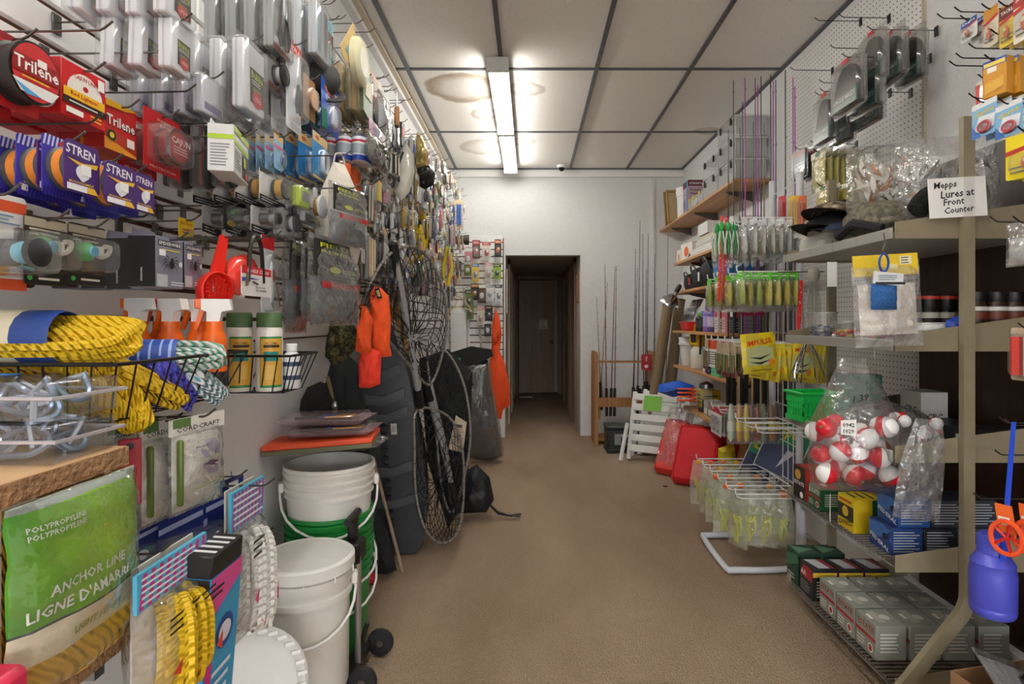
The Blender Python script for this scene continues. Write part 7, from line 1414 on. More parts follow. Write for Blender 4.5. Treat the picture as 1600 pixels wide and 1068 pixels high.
# open carton with papers at the near corner
k = Kit(); CARD = P('#9a7450', .8); m = MB()
for (cx, cy, lx, ly) in ((0, -.13, .4, .004), (0, .13, .4, .004), (-.2, 0, .004, .26), (.2, 0, .004, .26)): m.box((cx, cy, .12), (lx or .004, ly or .004, .24), CARD)
m.box((0, 0, .003), (.4, .26, .005), CARD); k.part('carton_body', m); m = MB(); m.box((-.20, .10, .235), (.11, .004, .07), CARD, T=TR(ry=-.3)); k.part('flap', m)
place(k, 'open_carton', 'open brown cardboard carton at the foot of the panel', 'box', (1.38, 1.50, 0.02), (0, 0, .2))
for i, (x, y, z, r1, r2, lb) in enumerate(((1.26, 1.46, .265, .7, .4, 'white sheet in a clear sleeve leaning in the open carton'), (1.13, 1.42, .20, .45, -.2, 'second white sheet in a clear sleeve spilling forward'))):
    k = Kit(); k.part('sheet', MB().box((0, 0, 0), (.19, .003, .17), C('#efeeec'))); k.part('sleeve', MB().box((0, -.004, 0), (.22, .004, .20), SHC)); place(k, 'paper_sleeve', lb, 'paper', (x, y, z), (-1.0, r2, r1-.5))
k = Kit(); m = MB(); m.box((0, 0, .11), (.10, .02, .22), P('#232427', .4), bev=.006); k.part('case_lid', m); k.part('case_base', MB().box((0, .05, .02), (.10, .10, .04), P('#1c1d20', .4), bev=.006)); place(k, 'black_case', 'open black plastic case beside the carton', 'case', (1.34, 1.44, .265), (-.2, 0, .2))
# ================================================================ wooden wall shelves at the far right
SW = WOOD('#a9784a', '#c4925e', 3., .5, axis=1); UND = P('#8a6a4e', .6)
SHV = [(2.19, 1.38, 3.92, 6.15, 'top wooden wall shelf with clear drawers and a heater box'), (1.75, 1.32, 3.9, 5.28, 'wall shelf of papers and prints below the top one'), (1.485, 1.30, 3.85, 5.28, 'wooden wall shelf holding the blue cooler'), (1.14, 1.30, 3.75, 5.26, 'wooden wall shelf with the red basket'), (.83, 1.30, 3.75, 5.24, 'wooden wall shelf with the yellow sprayer and green cartons'), (.53, 1.26, 3.62, 4.75, 'low wooden shelf above the red cushions')]
for z, xf, y0, y1, lb in SHV:
    k = Kit(); m = MB(); m.box(((xf+XR)/2, (y0+y1)/2, z-.011), (XR-xf, y1-y0, .022), SW, bev=.002); k.part('board', m)
    for i in range(3):
        y = y0+.3+(y1-y0-.6)*i/2; m = MB(); m.poly([(0, 0), (-(XR-xf)*.8, 0), (-(XR-xf)*.72, -.018), (0, -.075)], .012, P('#6f6a64', .4, .5), T=TR((XR-.001, y, z-.022))); k.part('bracket', m)
    place(k, 'wall_shelf', lb, 'shelf', (0, 0, 0))
def bx(name, label, cat, X, Y, Z, w, d, h, c, art=(), sart=(), rz=0., grp=None): return carton(X, Y, Z, w, d, h, c, list(art), list(sart), label, grp, cat, rz, None, name)
# top shelf: clear drawers
def k_drawer(w, d, h):
    k = Kit(); k.part('drawer_body', MB().box((0, d/2, h/2), (w, d, h*.96), CLEAR('#eef0f0', .35, .6), bev=.006)); k.part('lid', MB().box((0, d/2, h*.95), (w*1.03, d*1.03, h*.1), CLEAR('#f2f2f0', .6, .5), bev=.003))
    for s in (-1, 1): k.part('latch', MB().box((s*w*.3, -.005, h*.82), (.022, .012, .05), BLACK, bev=.003))
    return k
DR = k_drawer(.36, .22, .145)
for j, y in enumerate((4.12, 4.50)):
    for i in range(3 if j == 0 else 2): place(DR, 'storage_drawer', f'clear plastic drawer, {("bottom", "middle", "top")[i]} of the {("near end", "second")[j]} stack on the top shelf', 'drawer', (1.40, y, 2.192+i*.148), (0, 0, -PI/2))
for i, y in enumerate((4.76, 4.92, 5.05)): 
    k = Kit(); k.part('box_body', MB().box((0, .08, .05), (.12, .16, .10), CLEAR('#f0f0ee', .4, .6), bev=.004)); k.part('latch', MB().box((0, -.004, .085), (.03, .008, .03), C('#e0c22c'), bev=.002)); place(k, 'latch_box', ('small clear box with a yellow latch beside the drawers', 'middle small clear box with a yellow latch', 'small clear box with a yellow latch beside the heater box')[i], 'box', (1.40, y, 2.192), (0, 0, -PI/2))
bx('heater_carton', 'maroon and pink propane heater carton on the top shelf', 'box', 1.42, 5.27, 2.192, .17, .17, .30, '#b99aa6', [('r', 0, .8, 1, 1, '#5a1f30'), ('r', .7, 0, 1, 1, '#3f7fa8'), ('t', 'Stansport', .4, .62, .5, '#3a3040', .06), ('e', .35, .3, .18, .2, '#6a5a8a')], [('r', 0, .82, 1, 1, '#5a1f30'), ('t', 'STANSPORT', .5, .9, .85, '#e8dfe0', .1), ('t', 'Propane', .42, .70, .6, '#2a2226', .09), ('t', 'Heater', .38, .60, .5, '#2a2226', .09), ('l', .1, .1, .6, .4, 3, '#8a6a78')])
place(k_pail(.10, .085, .30, '#e9e9e7', 2, False, None), 'white_canister', 'tall white canister beside the heater carton', 'container', (1.50, 5.52, 2.192))
for i, (dy, c) in enumerate(((0, '#b08a54'), (.05, '#9a7a4a'))):
    k = Kit(); m = MB()
    for (cx, cz, lx, lz) in ((0, .0, .26, .02), (0, .34, .26, .02), (-.12, .17, .02, .34), (.12, .17, .02, .34)): m.box((cx, 0, cz+.012), (lx, .02, lz), C(c))
    k.part('frame', m); k.part('panel', MB().box((0, .004, .18), (.22, .004, .32), P('#c9b088', .7))); k.part('blue_label', MB().box((.03, -.012, .2), (.12, .003, .12), C('#4f9ac4'))); place(k, 'wooden_frame', ('tan wooden frame with a blue label on the shelf end', 'second tan wooden frame leaning behind the first')[i], 'frame', (1.51, 5.78+dy*2, 2.192), (-.2, 0, .1))
# shelf of papers
for i in range(5): bx('paper_pad', f'{("cream", "white", "grey-edged", "white-edged", "beige")[i]} pad in the paper pile under the top shelf', 'paper', 1.335+.01*i, 4.5+.05*(i % 2), 1.752+i*.03, .55-.05*i, .25, .028, ('#e6e2da', '#efeeea', '#cfccc6', '#e2dfd8', '#d9cbb0')[i], [('l', .02, .2, .98, .8, 2, '#bdb8ae')], [('l', .1, .2, .9, .8, 2, '#bdb8ae')])
bx('print_card', 'white and orange printed card leaning on the papers', 'card', 1.36, 5.02, 1.752, .26, .05, .15, '#e8e4de', [('e', .5, .5, .2, .3, '#e06a2c'), ('p', [(.6, .1), (.9, .2), (.8, .4)], '#3a3a3a')], [], .1); bx('print_card', 'smaller printed card with an orange spot', 'card', 1.34, 5.20, 1.752, .14, .04, .11, '#e2d6c8', [('e', .5, .4, .2, .3, '#e08a2c')], []); bx('white_carton', 'plain white carton standing at the paper pile', 'box', 1.40, 4.12, 1.752, .3, .18, .20, '#dededb'); bx('white_carton', 'long white carton lying by the plain one', 'box', 1.36, 4.55, 1.905, .25, .2, .09, '#e4e3e0')
# shelf with cooler and camera bags
k = Kit(); CBL = C('#2a86cc', .4); m = MB(); m.box((0, .10, .09), (.30, .20, .18), CBL, bev=.015, taper=1.06); k.part('cooler_body', m); k.part('logo', MB().box((0, -.012, .07), (.08, .004, .025), WHITE)); m = MB(); m.box((0, .10, .235), (.31, .21, .12), C('#b9c2c8', .4), bev=.03); k.part('lid', m); k.part('handle', MB().tube([(-.16, .06, .18), (-.165, .05, .30), (.165, .05, .30), (.16, .06, .18)], .009, CBL, n=6)); place(k, 'cooler_box', 'blue cooler box with a grey lid on the wooden shelf', 'cooler', (1.335, 4.05, 1.487), (0, 0, -PI/2))
for i, (y, s_, lb) in enumerate(((4.48, 1.0, 'black padded camera bag beside the cooler'), (4.80, .85, 'black bag with a red tag on the shelf'), (5.05, .7, 'small black bag with a white tag at the shelf end'))):
    k = Kit(); m = MB(); puff(m, dens([(-.11, 0), (.11, 0), (.12, .12), (.08, .21), (-.08, .21), (-.12, .12)], 3), .07, P('#232427', .7, bump=.3), rings=5, wr=.008, seed=i, back=1.); k.part('bag_body', m); k.part('strap', MB().tube(smooth_path([(-.1, -.03, .14), (-.05, -.06, .22), (.05, -.06, .22), (.1, -.03, .14)], 3), .008, BLACK, n=5)); k.part('swing_tag', MB().box((-.02, -.085, .08), (.04, .002, .07), C(('#d9d9d9', '#c8322c', '#ecebe6')[i]))); place(k, 'gear_pouch', lb, 'bag', (1.40, y, 1.489), (0, 0, -PI/2), sc=(s_, s_, s_))
k = Kit(); m = MB(); m.lathe([(.09, 0), (.085, .03), (.05, .08), (.025, .1), (.025, .13)], P('#c9c9cc', .15, 1.), 20, cap=False); k.part('reflector', m); k.part('socket', MB().lathe([(.022, .12), (.022, .18), (.012, .2)], BLACK, 12)); k.part('bulb', MB().ell((0, 0, .03), (.03, .03, .04), P('#e8e6e0', .2), 12, 8)); place(k, 'clamp_lamp', 'shiny metal clamp lamp hanging off the shelf end', 'lamp', atY(1044, 476, 4.95), (.25, .5, 0)); 
# posters tubes
for i, (x0, y0, x1, y1, Y, lb) in enumerate(((1022, 620, 1044, 478, 5.35, 'thick brown cardboard tube leaning at the shelf end'), (1048, 600, 1062, 470, 5.45, 'second brown cardboard tube behind the first'))):
    k = Kit(); a, b_ = atY(x0, y0, Y), atY(x1, y1, Y+.1); d_ = (b_-a).normalized(); a = a-d_*(a.z-.02)/d_.z; k.part('tube_wall', MB().tube([a, b_], .05, P('#7d6a4e', .75), n=16)); k.part('end_ring', MB().tube([b_, b_+d_*.015], .053, P('#5f5038', .7), n=16)); place(k, 'cardboard_tube', lb, 'tube', (0, 0, 0))
# shelf with the red basket
k = Kit(); m = MB(); m.box((0, 0, .035), (.24, .15, .07), C('#d92a2a', .4), bev=.008, taper=1.1); k.part('basket_body', m); k.part('rim', MB().tube([(-.13, -.085, .07), (.13, -.085, .07), (.13, .085, .07), (-.13, .085, .07)], .006, C('#d92a2a', .4), n=6, closed=True)); place(k, 'red_basket', 'shallow red plastic basket on the wooden shelf', 'basket', (1.40, 4.95, 1.142), (0, 0, -PI/2))
for i in range(6): place(k_blister(.12, .26, ('#3a3c40', '#bfc2c6', '#2b2c30', '#8a8d92', '#35363a', '#c9ccd0')[i], [('r', .1, .7, .9, .9, ('#e6e6e6', '#333333')[i % 2])], p_blob('#26272a', .6, .6, '#c9c9c9'), (.1, .08, .9, .66), .03), 'reel_blister', ('dark pack leaning above the red basket', 'silver pack leaning above the red basket', 'black pack leaning between silver ones', 'grey pack leaning on its neighbours', 'charcoal pack leaning on its neighbours', 'pale silver pack at the end of the leaning row')[i], 'pack', (1.46, 5.12-i*.045, 1.142+.27), (-.45, 0, -PI/2))
for i, (y, c, l2, h_) in enumerate(((4.64, '#202226', '#74c04a', .15), (4.54, '#242529', '#6a9ad0', .16), (4.44, '#8a6ac0', '#8a6ac0', .2), (4.34, '#6a5a9a', '#d9d0ea', .19))): place(k_bottle(.075, h_, c, l2, label=[(.2, .6, ('#3a3c40', '#3a3c40', '#b0a0d8', '#c9c0e0')[i])]), 'shelf_bottle', ('black bottle with a green cap', 'black bottle with a blue cap', 'violet bottle beside the hanging cards', 'pale violet bottle at the end of its row')[i], 'bottle', (1.37, y, 1.142))
for i in range(6): bx('tackle_carton', ('white and red carton behind the hanging cards', 'black and red carton behind the hanging cards', 'pink-edged carton behind the hanging cards', 'white carton with dark squares behind the cards', 'black carton with white squares on the shelf', 'grey carton at the near shelf end')[i], 'box', 1.36+.03*(i % 2), 4.22-i*.082, 1.142, .075, .16, .20+.03*(i % 2), ('#dcd6d2', '#2a2426', '#d9a0a4', '#e2e0dc', '#222226', '#8f9094')[i], [('r', .1, .55, .9, .9, ('#b5303a', '#b5303a', '#c8506a', '#2f3034', '#d9d9d6', '#b5303a')[i]), ('l', .1, .1, .9, .45, 4, '#777777')], [('r', .1, .5, .9, .9, '#b5303a'), ('l', .1, .1, .9, .4, 3, '#777777')])
# shelf with sprayer and green cartons
k = Kit(); k.part('tank', MB().lathe([(.075, 0), (.08, .01), (.08, .15), (.06, .18)], C('#d9d6c8', .4), 20)); k.part('motor_head', MB().box((0, 0, .24), (.16, .15, .14), C('#e3b91c', .4), bev=.03)); k.part('grip', MB().tube(smooth_path([(-.06, -.02, .30), (-.04, -.02, .35), (.05, -.02, .35), (.07, -.02, .29)], 4), .018, C('#e3b91c', .4), n=8)); k.part('switch_plate', MB().box((0, -.078, .25), (.06, .006, .07), P('#2a2b2e', .4), bev=.003)); k.part('nozzle', MB().tube([(.09, -.07, .31), (.09, -.08, .12)], .008, BLACK, n=6)); place(k, 'bait_pump', 'yellow pump sprayer on a pale tank', 'sprayer', (1.42, 4.80, .832), (0, 0, -PI/2+.4))
place(k_pail(.085, .055, .25, '#e3e3e0', 1, False, None), 'white_cup', 'tall tapered white cup at the shelf end', 'cup', (1.40, 5.10, .832))
for i in range(4): bx('green_carton', 'pale green carton in the stack on the wooden shelf', 'box', 1.32, 4.12, .832+i*.052, .18, .17, .050, '#5cc08a', [('l', .1, .3, .4, .7, 1, '#2a6a4a')], [('e', .5, .5, .06, .15, '#1f5a3a'), ('l', .1, .2, .3, .8, 2, '#2a6a4a')], grp='stack of green cartons')
bx('blue_carton', 'blue and white carton beside the green stack', 'box', 1.34, 4.40, .832, .14, .12, .19, '#dfe6ea', [('p', [(0, .5), (.5, .9), (0, 1)], '#2a7ac0'), ('r', .4, .1, .9, .4, '#4a6a3a')], [('r', 0, .6, 1, 1, '#2a7ac0')])
m = MB()
k = Kit()
for i in range(5): k.part('violet_ball', MB().ell((.0, (i % 2)*.05-.02, .02+.03*i), (.03, .03, .02), P('#5a3a78', .3), 10, 7))
place(k, 'net_of_sinkers', 'violet net of round weights hanging before the blue carton', 'weights', (1.32, 4.28, .835))
# low shelf things
k = Kit(); k.part('lamp_base', MB().lathe([(.06, 0), (.06, .02), (.03, .03), (.03, .09)], P('#2b2c30', .4), 16)); k.part('lamp_globe', MB().lathe([(.045, .09), (.05, .12), (.045, .17), (.03, .18)], CLEAR(body=.1), 16)); k.part('cap', MB().lathe([(.055, .18), (.05, .21), (.01, .23)], STEEL, 16)); place(k, 'camp_lantern', 'small dark camping lantern on the low shelf', 'lantern', (1.35, 4.42, .532))
bx('yellow_carton', 'yellow carton with dark print on the low shelf', 'box', 1.36, 4.62, .532, .16, .14, .14, '#d9c22c', [('l', .1, .2, .9, .8, 3, '#3a3a2a')], [('l', .1, .2, .9, .8, 3, '#3a3a2a')]); 
for i in range(5): bx('clear_jar_box', 'clear-topped jar box in the row on the low shelf', 'box', 1.29, 4.24-i*.1, .532, .085, .1, .11, ('#a8a49a', '#8a867c', '#b0aca2', '#94908a', '#a09c94')[i], [('r', .1, .1, .9, .5, '#d9d4c8')], [('r', .1, .1, .9, .5, '#c9c4b8')], grp='jar boxes on the low shelf')
# ---------------------------------------------------------------- floor: stool, cushions
WPL = C('#e6e6e2', .4)
for i, (x, y, lb) in enumerate(((1.04, 4.98, 'folded white plastic stool leaning in front'), (1.17, 5.16, 'folded white plastic stool behind the first'))):
    k = Kit(); T = TR((0, 0, 0), rx=-.28)
    for sx in (-.2, .2):
        k.part('leg', MB().box((sx, 0, .30), (.04, .03, .60), WPL, T=T, bev=.006)); k.part('leg', MB().tube([(sx, -.03, .32), (sx*1.05, -.16, .02)], .018, WPL, n=6))
    for z in (.10, .19, .28, .37, .46, .55): k.part('slat', MB().box((0, -.018, z), (.40, .02, .062), WPL, T=T, bev=.006))
    if i == 0: k.part('green_label', MB().box((-.02, -.032, .50), (.16, .002, .13), C('#7fc04a'), T=T))
    place(k, 'folding_stool', lb, 'stool', (x, y, .01), (0, 0, -.55))
garment([(1030, 600), (1060, 594), (1085, 602), (1082, 618), (1050, 620), (1028, 612)], 4.7, .10, P('#1e5fd0', .6, bump=.3), 'life_vest', 'bright blue life vest lying on the stools', 'life vest', .02, 5, extra=lambda k, ref: k.part('black_strap', MB().tube([(-.12, -.10, -.02), (0, -.12, .01), (.12, -.10, -.02)], .012, BLACK, n=6, flat=.4)))
k = Kit(); m = MB(); m.tube(smooth_path([(.07*math.cos(t), .05*math.sin(t), .012*i/4) for i, t in enumerate([j*PI/5 for j in range(40)])], 2), .007, C('#e8581c', .5), n=6); k.part('cord_coil', m); place(k, 'coiled_rope', 'coil of orange cord beside the blue vest', 'cord', atY(1073, 628, 4.55)); 
m = MB(); m.box((1.12, 4.72, .30), (.36, .5, .02), PINE); m.box((1.12, 4.9, .145), (.3, .03, .29), PINE); 
REDF = P('#d2202a', .75, bump=.2)
def cushion(w, h, d, mat, film=False):
    k = Kit(); m = MB(); m.box((0, 0, h/2), (w, d, h), mat, bev=.035); k.part('pad', m); k.part('piping', MB().tube([(-w/2+.02, -d/2+.01, .02), (w/2-.02, -d/2+.01, .02), (w/2-.02, -d/2+.01, h-.02), (-w/2+.02, -d/2+.01, h-.02)], .006, mat, n=5, closed=True))
    if film: m = MB(); m.pillow(w*1.06, h*1.25, d*1.35, FILM, ztop=h*1.24, seed=4, crinkle=.2, nu=10, nv=12, puff=.35); k.part('plastic_bag', m)
    return k
place(cushion(.34, .46, .11, REDF), 'boat_cushion', 'red boat cushion leaning against the low shelf', 'cushion', (1.20, 4.26, .005), (-.5, 0, -.62)); place(cushion(.34, .44, .11, REDF), 'boat_cushion', 'red boat cushion behind, nearer the wall', 'cushion', (1.39, 4.28, .005), (-.5, 0, -.62))
ORR = P('#dc3a30', .6, bump=.2)
place(cushion(.22, .46, .11, ORR, True), 'boat_cushion', 'orange-red cushion wrapped in clear plastic', 'cushion', (1.08, 4.58, .005), (-.5, 0, -.75)); place(cushion(.20, .40, .10, ORR, True), 'boat_cushion', 'second wrapped orange-red cushion tucked behind', 'cushion', (1.27, 4.68, .005), (-.5, 0, -.7))
garment([(1122, 700), (1146, 692), (1152, 730), (1146, 760), (1122, 762)], 4.1, .08, P('#c9b91c', .5, bump=.3), 'yellow_sack', 'yellow-green sack standing under the low shelf', 'sack', .02, 3)
for i in range(4): 
    m = MB(); m.box((0, 0, .27), (.012, .10, .54), (SW, P('#c9a87a', .6), P('#3a2c20', .6), SW)[i]); one('thin_board', m, ('thin pale board leaning under the low shelf', 'thin cream board beside the pale one', 'thin dark board between pale ones', 'last thin board of the leaning row')[i], 'board', (1.40+.03*i, 3.98-.035*i, .005), (0, .22, .1))
# ================================================================ white wire stand
k = Kit(); WT = P('#d6d8e0', .35)
loop = smooth_path([(1.33, 2.82, .30), (1.33, 2.815, .06), (1.28, 2.80, .022), (1.0, 2.79, .02), (.955, 2.83, .02), (.965, 3.2, .02), (1.01, 3.245, .02), (1.28, 3.26, .022), (1.36, 3.27, .06), (1.365, 3.27, .30)], 4)
k.part('base_loop', MB().tube(loop, .0155, WT, n=10))
for (x, y, z1) in ((1.322, 2.83, 1.95), (1.352, 3.22, 2.0)): k.part('post', MB().tube([(x, y, .05), (x, y, z1)], .018, WT, n=10))
m = MB()
for i in range(9): m.tube([(1.335, 2.84, .4+i*.19), (1.35, 3.21, .4+i*.19)], .003, WIREW, n=5)
for i in range(6): y = 2.87+i*.065; m.tube([(1.337+.002*i, y, .35), (1.337+.002*i, y, 1.98)], .0028, WIREW, n=5)
k.part('wire_mesh', m); place(k, 'wire_stand', 'white tubular display stand with a looped floor base', 'display stand', (0, 0, 0))
def wire_tier(Z, X0, Y0, Y1, n, label):
    k = Kit()
    for i in range(n):
        y = Y0+(Y1-Y0)*i/(n-1); x0 = X0+.02*i/(n-1); k.part('arm', MB().tube([(1.30, y, Z), (x0, y, Z+.0), (x0-.004, y, Z+.006), (x0-.006, y, Z+.028)], .0035, WIREW, n=6)); k.part('arm', MB().tube([(1.30, y, Z-.02), (x0+.03, y, Z-.02), (x0+.005, y, Z-.012), (x0, y, Z)], .003, WIREW, n=5))
    k.part('cross_rail', MB().tube([(1.30, Y0-.01, Z), (1.30, Y1+.01, Z)], .004, WIREW, n=6)); k.part('cross_rail', MB().tube([(1.30, Y0-.01, Z-.04), (1.30, Y1+.01, Z-.04)], .004, WIREW, n=6)); return place(k, 'wire_tier', label, 'rack tier', (0, 0, 0))
wire_tier(.715, 1.07, 2.72, 3.45, 6, 'empty tier of white wire arms on the display stand'); wire_tier(.40, .98, 2.74, 3.45, 6, 'lowest tier of white wire arms with clear bait bags')
wire_tier(1.115, 1.02, 2.78, 3.4, 6, 'tier of white wire arms holding yellow packs'); wire_tier(1.46, 1.0, 2.78, 3.3, 5, 'tier of white wire arms holding green-topped bags'); wire_tier(1.72, 1.02, 2.78, 3.25, 5, 'topmost tier of white wire arms with clear packs')
def tier_packs(kits, Z, X0, X1, Y0, Y1, rows, per, name, labels, cat, group, seed, rzj=.12, rz0=-PI/2):
    rg = random.Random(seed)
    for i in range(rows):
        y = Y0+(Y1-Y0)*i/max(1, rows-1)
        for j in range(per):
            t = rg.randrange(len(kits)); x = X0+(X1-X0)*j/max(1, per-1); place(kits[t], name, labels[t], cat, (x, y+rg.uniform(-.004, .004), Z-.004+rg.uniform(-.004, .004)), (0, rg.uniform(-.1, .1), rz0+rg.uniform(-rzj, rzj)), group)
YB_ = CLEAR('#eef0d8', .2, .6, .7)
def k_minnow(seed, c='#d4d41c', hc=None, w=.12, h=.26):
    k = Kit(); m = MB(); rg = random.Random(seed)
    for i in range(7): m.tube(smooth_path([(rg.uniform(-.03, .03), rg.uniform(-.006, .006), -h*.5+rg.uniform(-.02, .02)), (rg.uniform(-.025, .025), 0, -h*.7), (rg.uniform(-.02, .02), 0, -h*.93)], 3), .008, C(c, .4), n=5, r1=.003)
    k.part('soft_bait', m); m = MB(); m.pillow(w, h, .035, YB_, seed=seed, crinkle=.25, nu=6, nv=8, top=.55); k.part('bag', m)
    if hc: k.part('header_tuft', MB().ell((0, 0, -.012), (.018, .01, .016), C(hc), 8, 6))
    return k
tier_packs([k_minnow(1, '#d6d61e'), k_minnow(2, '#c9d22a', '#e06a2c'), k_minnow(3, '#dcc81c', '#e0a02c')], .40, 1.0, 1.22, 2.78, 3.42, 5, 4, 'bait_bag', ('clear bait bag of yellow soft baits on the lowest tier', 'clear bait bag with an orange tuft on the lowest tier', 'clear bait bag with a yellow tuft on the lowest tier'), 'bait', 'bait bags on the lowest tier', 4, .5, -.7)
def k_tube2(a, b_): 
    k = Kit(); k.part('bait_body', MB().lathe([(.002, -.20), (.016, -.18), (.018, -.09), (.012, -.03), (.004, 0)], C(a, .35), 10, sy=.6)); k.part('bait_band', MB().lathe([(.0185, -.14), (.019, -.11), (.018, -.09)], C(b_, .35), 10, sy=.62, cap=False)); k.part('sleeve', MB().lathe([(.02, -.21), (.023, -.2), (.022, -.02), (.008, .005)], SHC, 10, sy=.7, cap=False)); return k
for i, (px, py, a, b_, lb) in enumerate(((1142, 640, '#b9c8a8', '#e6e8d8', 'milky green bait tube on the empty tier'), (1155, 640, '#c9901c', '#e8c84a', 'amber bait tube on the empty tier'), (1166, 640, '#d9c02c', '#f0e06a', 'yellow bait tube on the empty tier'), (1175, 640, '#7a2c1c', '#e0c02c', 'dark red and yellow bait tube'), (1184, 640, '#8a3a24', '#e0b02c', 'rust and yellow bait tube'), (1192, 640, '#8fa88a', '#c9d8c0', 'grey-green bait tube on the empty tier'), (1206, 640, '#a86a1c', '#e8d02c', 'brown and yellow bait tube'), (1214, 640, '#5a2a1c', '#e0c02c', 'dark brown bait tube with a yellow band'))): place(k_tube2(a, b_), 'bait_tube', lb, 'bait', atY(px, 631, 3.02+.01*i))
# the row of red/clear cards at the far arms of the empty tier
tier_packs([k_blister(.10, .16, '#c9ccd0', [('r', 0, .8, 1, 1, '#b5303a'), ('l', .1, .5, .9, .7, 2, '#777777')], p_lure('#dde0e4', '#b5303a'), (.1, .1, .9, .7), .01)], .715, 1.10, 1.28, 3.36, 3.45, 2, 9, 'spinner_card', ('clear spinner card with a red top at the far arms',), 'lure', 'red-topped spinner cards', 5)
# yellow packs
def k_impulse(w, h): return k_bag(w, h, .02, None, fill=lambda m, w, h, d: (m.pillow(w, h, d, C('#e6cf1e', .35), seed=4, crinkle=.08), draw(m, w, h, -d*.62, [('t', 'IMPULSE', .5, .78, .72, '#d0361c', .16, .1), ('p', [(.12, .2), (.88, .2), (.88, .62), (.5, .7), (.12, .62)], '#b9bd8a'), ('p', [(.15, .3), (.5, .22), (.85, .34), (.5, .28)], '#1c1c1c'), ('p', [(.15, .42), (.5, .34), (.85, .48), (.5, .4)], '#26262a'), ('e', .82, .26, .09, .09, '#e08a1c'), ('l', .2, .05, .8, .12, 1, '#8a6a1a')])), film=CLEAR(body=.03, gloss=.5), seed=3)
q = atY(1180, 520, 2.76); place(k_impulse(.17, .19), 'bait_pouch', 'large yellow bait pouch with red lettering facing the aisle', 'bait', (q.x, 2.735, q.z), (0, -.08, .1))
YK = [k_impulse(.11, .19)]
for i in range(9):
    m = k_impulse(.10, .17+.01*(i % 3)) if i == 0 else m
    place(m, 'bait_pouch', 'yellow bait pouch hanging edge-on in the row', 'bait', (1.12+i*.026, 2.80+.01*(i % 2), 1.112-.006*(i % 3)), (0, R.uniform(-.1, .1), -.95+R.uniform(-.15, .15)), 'row of yellow bait pouches')
tier_packs([k_blister(.17, .15, '#e8e6e2', [('r', 0, .7, 1, 1, '#d9481c'), ('l', .06, .1, .94, .62, 6, '#55585c')], None, (.1, .1, .3, .3), .004), k_blister(.10, .17, '#d8402c', [('r', 0, 0, 1, .4, '#e8e4dc'), ('r', .2, .5, .8, .8, '#6ab04a')], p_lure('#e8e8e8', '#b5303a'), (.1, .1, .9, .5), .01), k_blister(.10, .18, '#b9a88a', [('r', 0, 0, 1, .3, '#6a2430')], p_bars(['#6a4a2c', '#4f9a3a'], 3), (.1, .1, .9, .7), .012)], 1.115, 1.04, 1.12, 2.95, 3.4, 5, 3, 'lure_card', ('white card with an orange top and lines of print', 'red lure card with a green patch on the wire arms', 'tan lure card with a wine foot on the wire arms'), 'lure', 'cards on the yellow-pack tier', 6)
# green-topped yellow bags
def k_gbag(seed): 
    k = Kit(); k.part('bait_fill', MB().pillow(.085, .12, .03, C(('#d9cf4a', '#c9b91c', '#a8b92c')[seed % 3], .4), ztop=-.035, seed=seed, crinkle=.2)); k.part('header_card', MB().box((0, 0, -.016), (.08, .006, .04), C('#6ad02c'))); k.part('bag', MB().pillow(.095, .165, .04, FILM, ztop=-.02, seed=seed, crinkle=.25)); return k
tier_packs([k_gbag(1), k_gbag(2), k_gbag(3)], 1.46, 1.02, 1.28, 2.80, 3.28, 4, 7, 'worm_bag', ('pale yellow worm bag with a lime header', 'mustard worm bag with a lime header', 'green-yellow worm bag with a lime header'), 'bait', 'lime-headed worm bags', 7)
# top tier: clear and white packs, green squid
def k_wbag(c, seed): return k_bag(.08, .17, .03, '#e6e6e4', (), fcol=c, seed=seed, fh=.7)
tier_packs([k_wbag('#c9ccd0', 1), k_wbag('#e6e4e0', 2), k_wbag('#8a9298', 3), k_wbag('#d9d0c0', 4)], 1.72, 1.04, 1.30, 2.80, 3.24, 3, 7, 'clear_pack', ('silver lure bag on the topmost tier', 'white lure bag on the topmost tier', 'grey lure bag on the topmost tier', 'cream lure bag on the topmost tier'), 'lure', 'clear bags on the topmost tier', 8)
for i, (c, cn) in enumerate((('#c8322c', 'red'), ('#e0b81c', 'yellow'), ('#d9a01c', 'mustard'), ('#c85a1c', 'orange'))): place(k_blister(.05, .2, c, [('r', 0, 0, 1, .4, '#e6e4de')], p_bars([c], 2), (.1, .1, .9, .9), .015), 'narrow_card', f'narrow {cn} lure card at the pegboard end of the top tier', 'lure', atX((1222, 1238, 1246, 1254)[i], 306, 1.28), (0, 0, -PI/2+.3))
def squid(c): 
    k = Kit(); k.part('squid_head', MB().ell((0, 0, -.03), (.014, .014, .03), C(c, .4), 10, 7))
    for i in range(7): a = i*2*PI/7; k.part('tentacle', MB().tube([(.008*math.cos(a), .008*math.sin(a), -.05), (.02*math.cos(a), .02*math.sin(a), -.12), (.016*math.cos(a), .016*math.sin(a), -.17)], .0035, C(c if i % 2 else '#e8eee8', .4), n=5, r1=.0015)); 
    return k
for i in range(6): place(squid('#2fa24a'), 'squid_skirt', 'green and white squid skirt hanging by the red strips', 'lure', (.985+.035*(i % 3), 2.97+.07*(i//3), 1.735), group='green squid skirts')
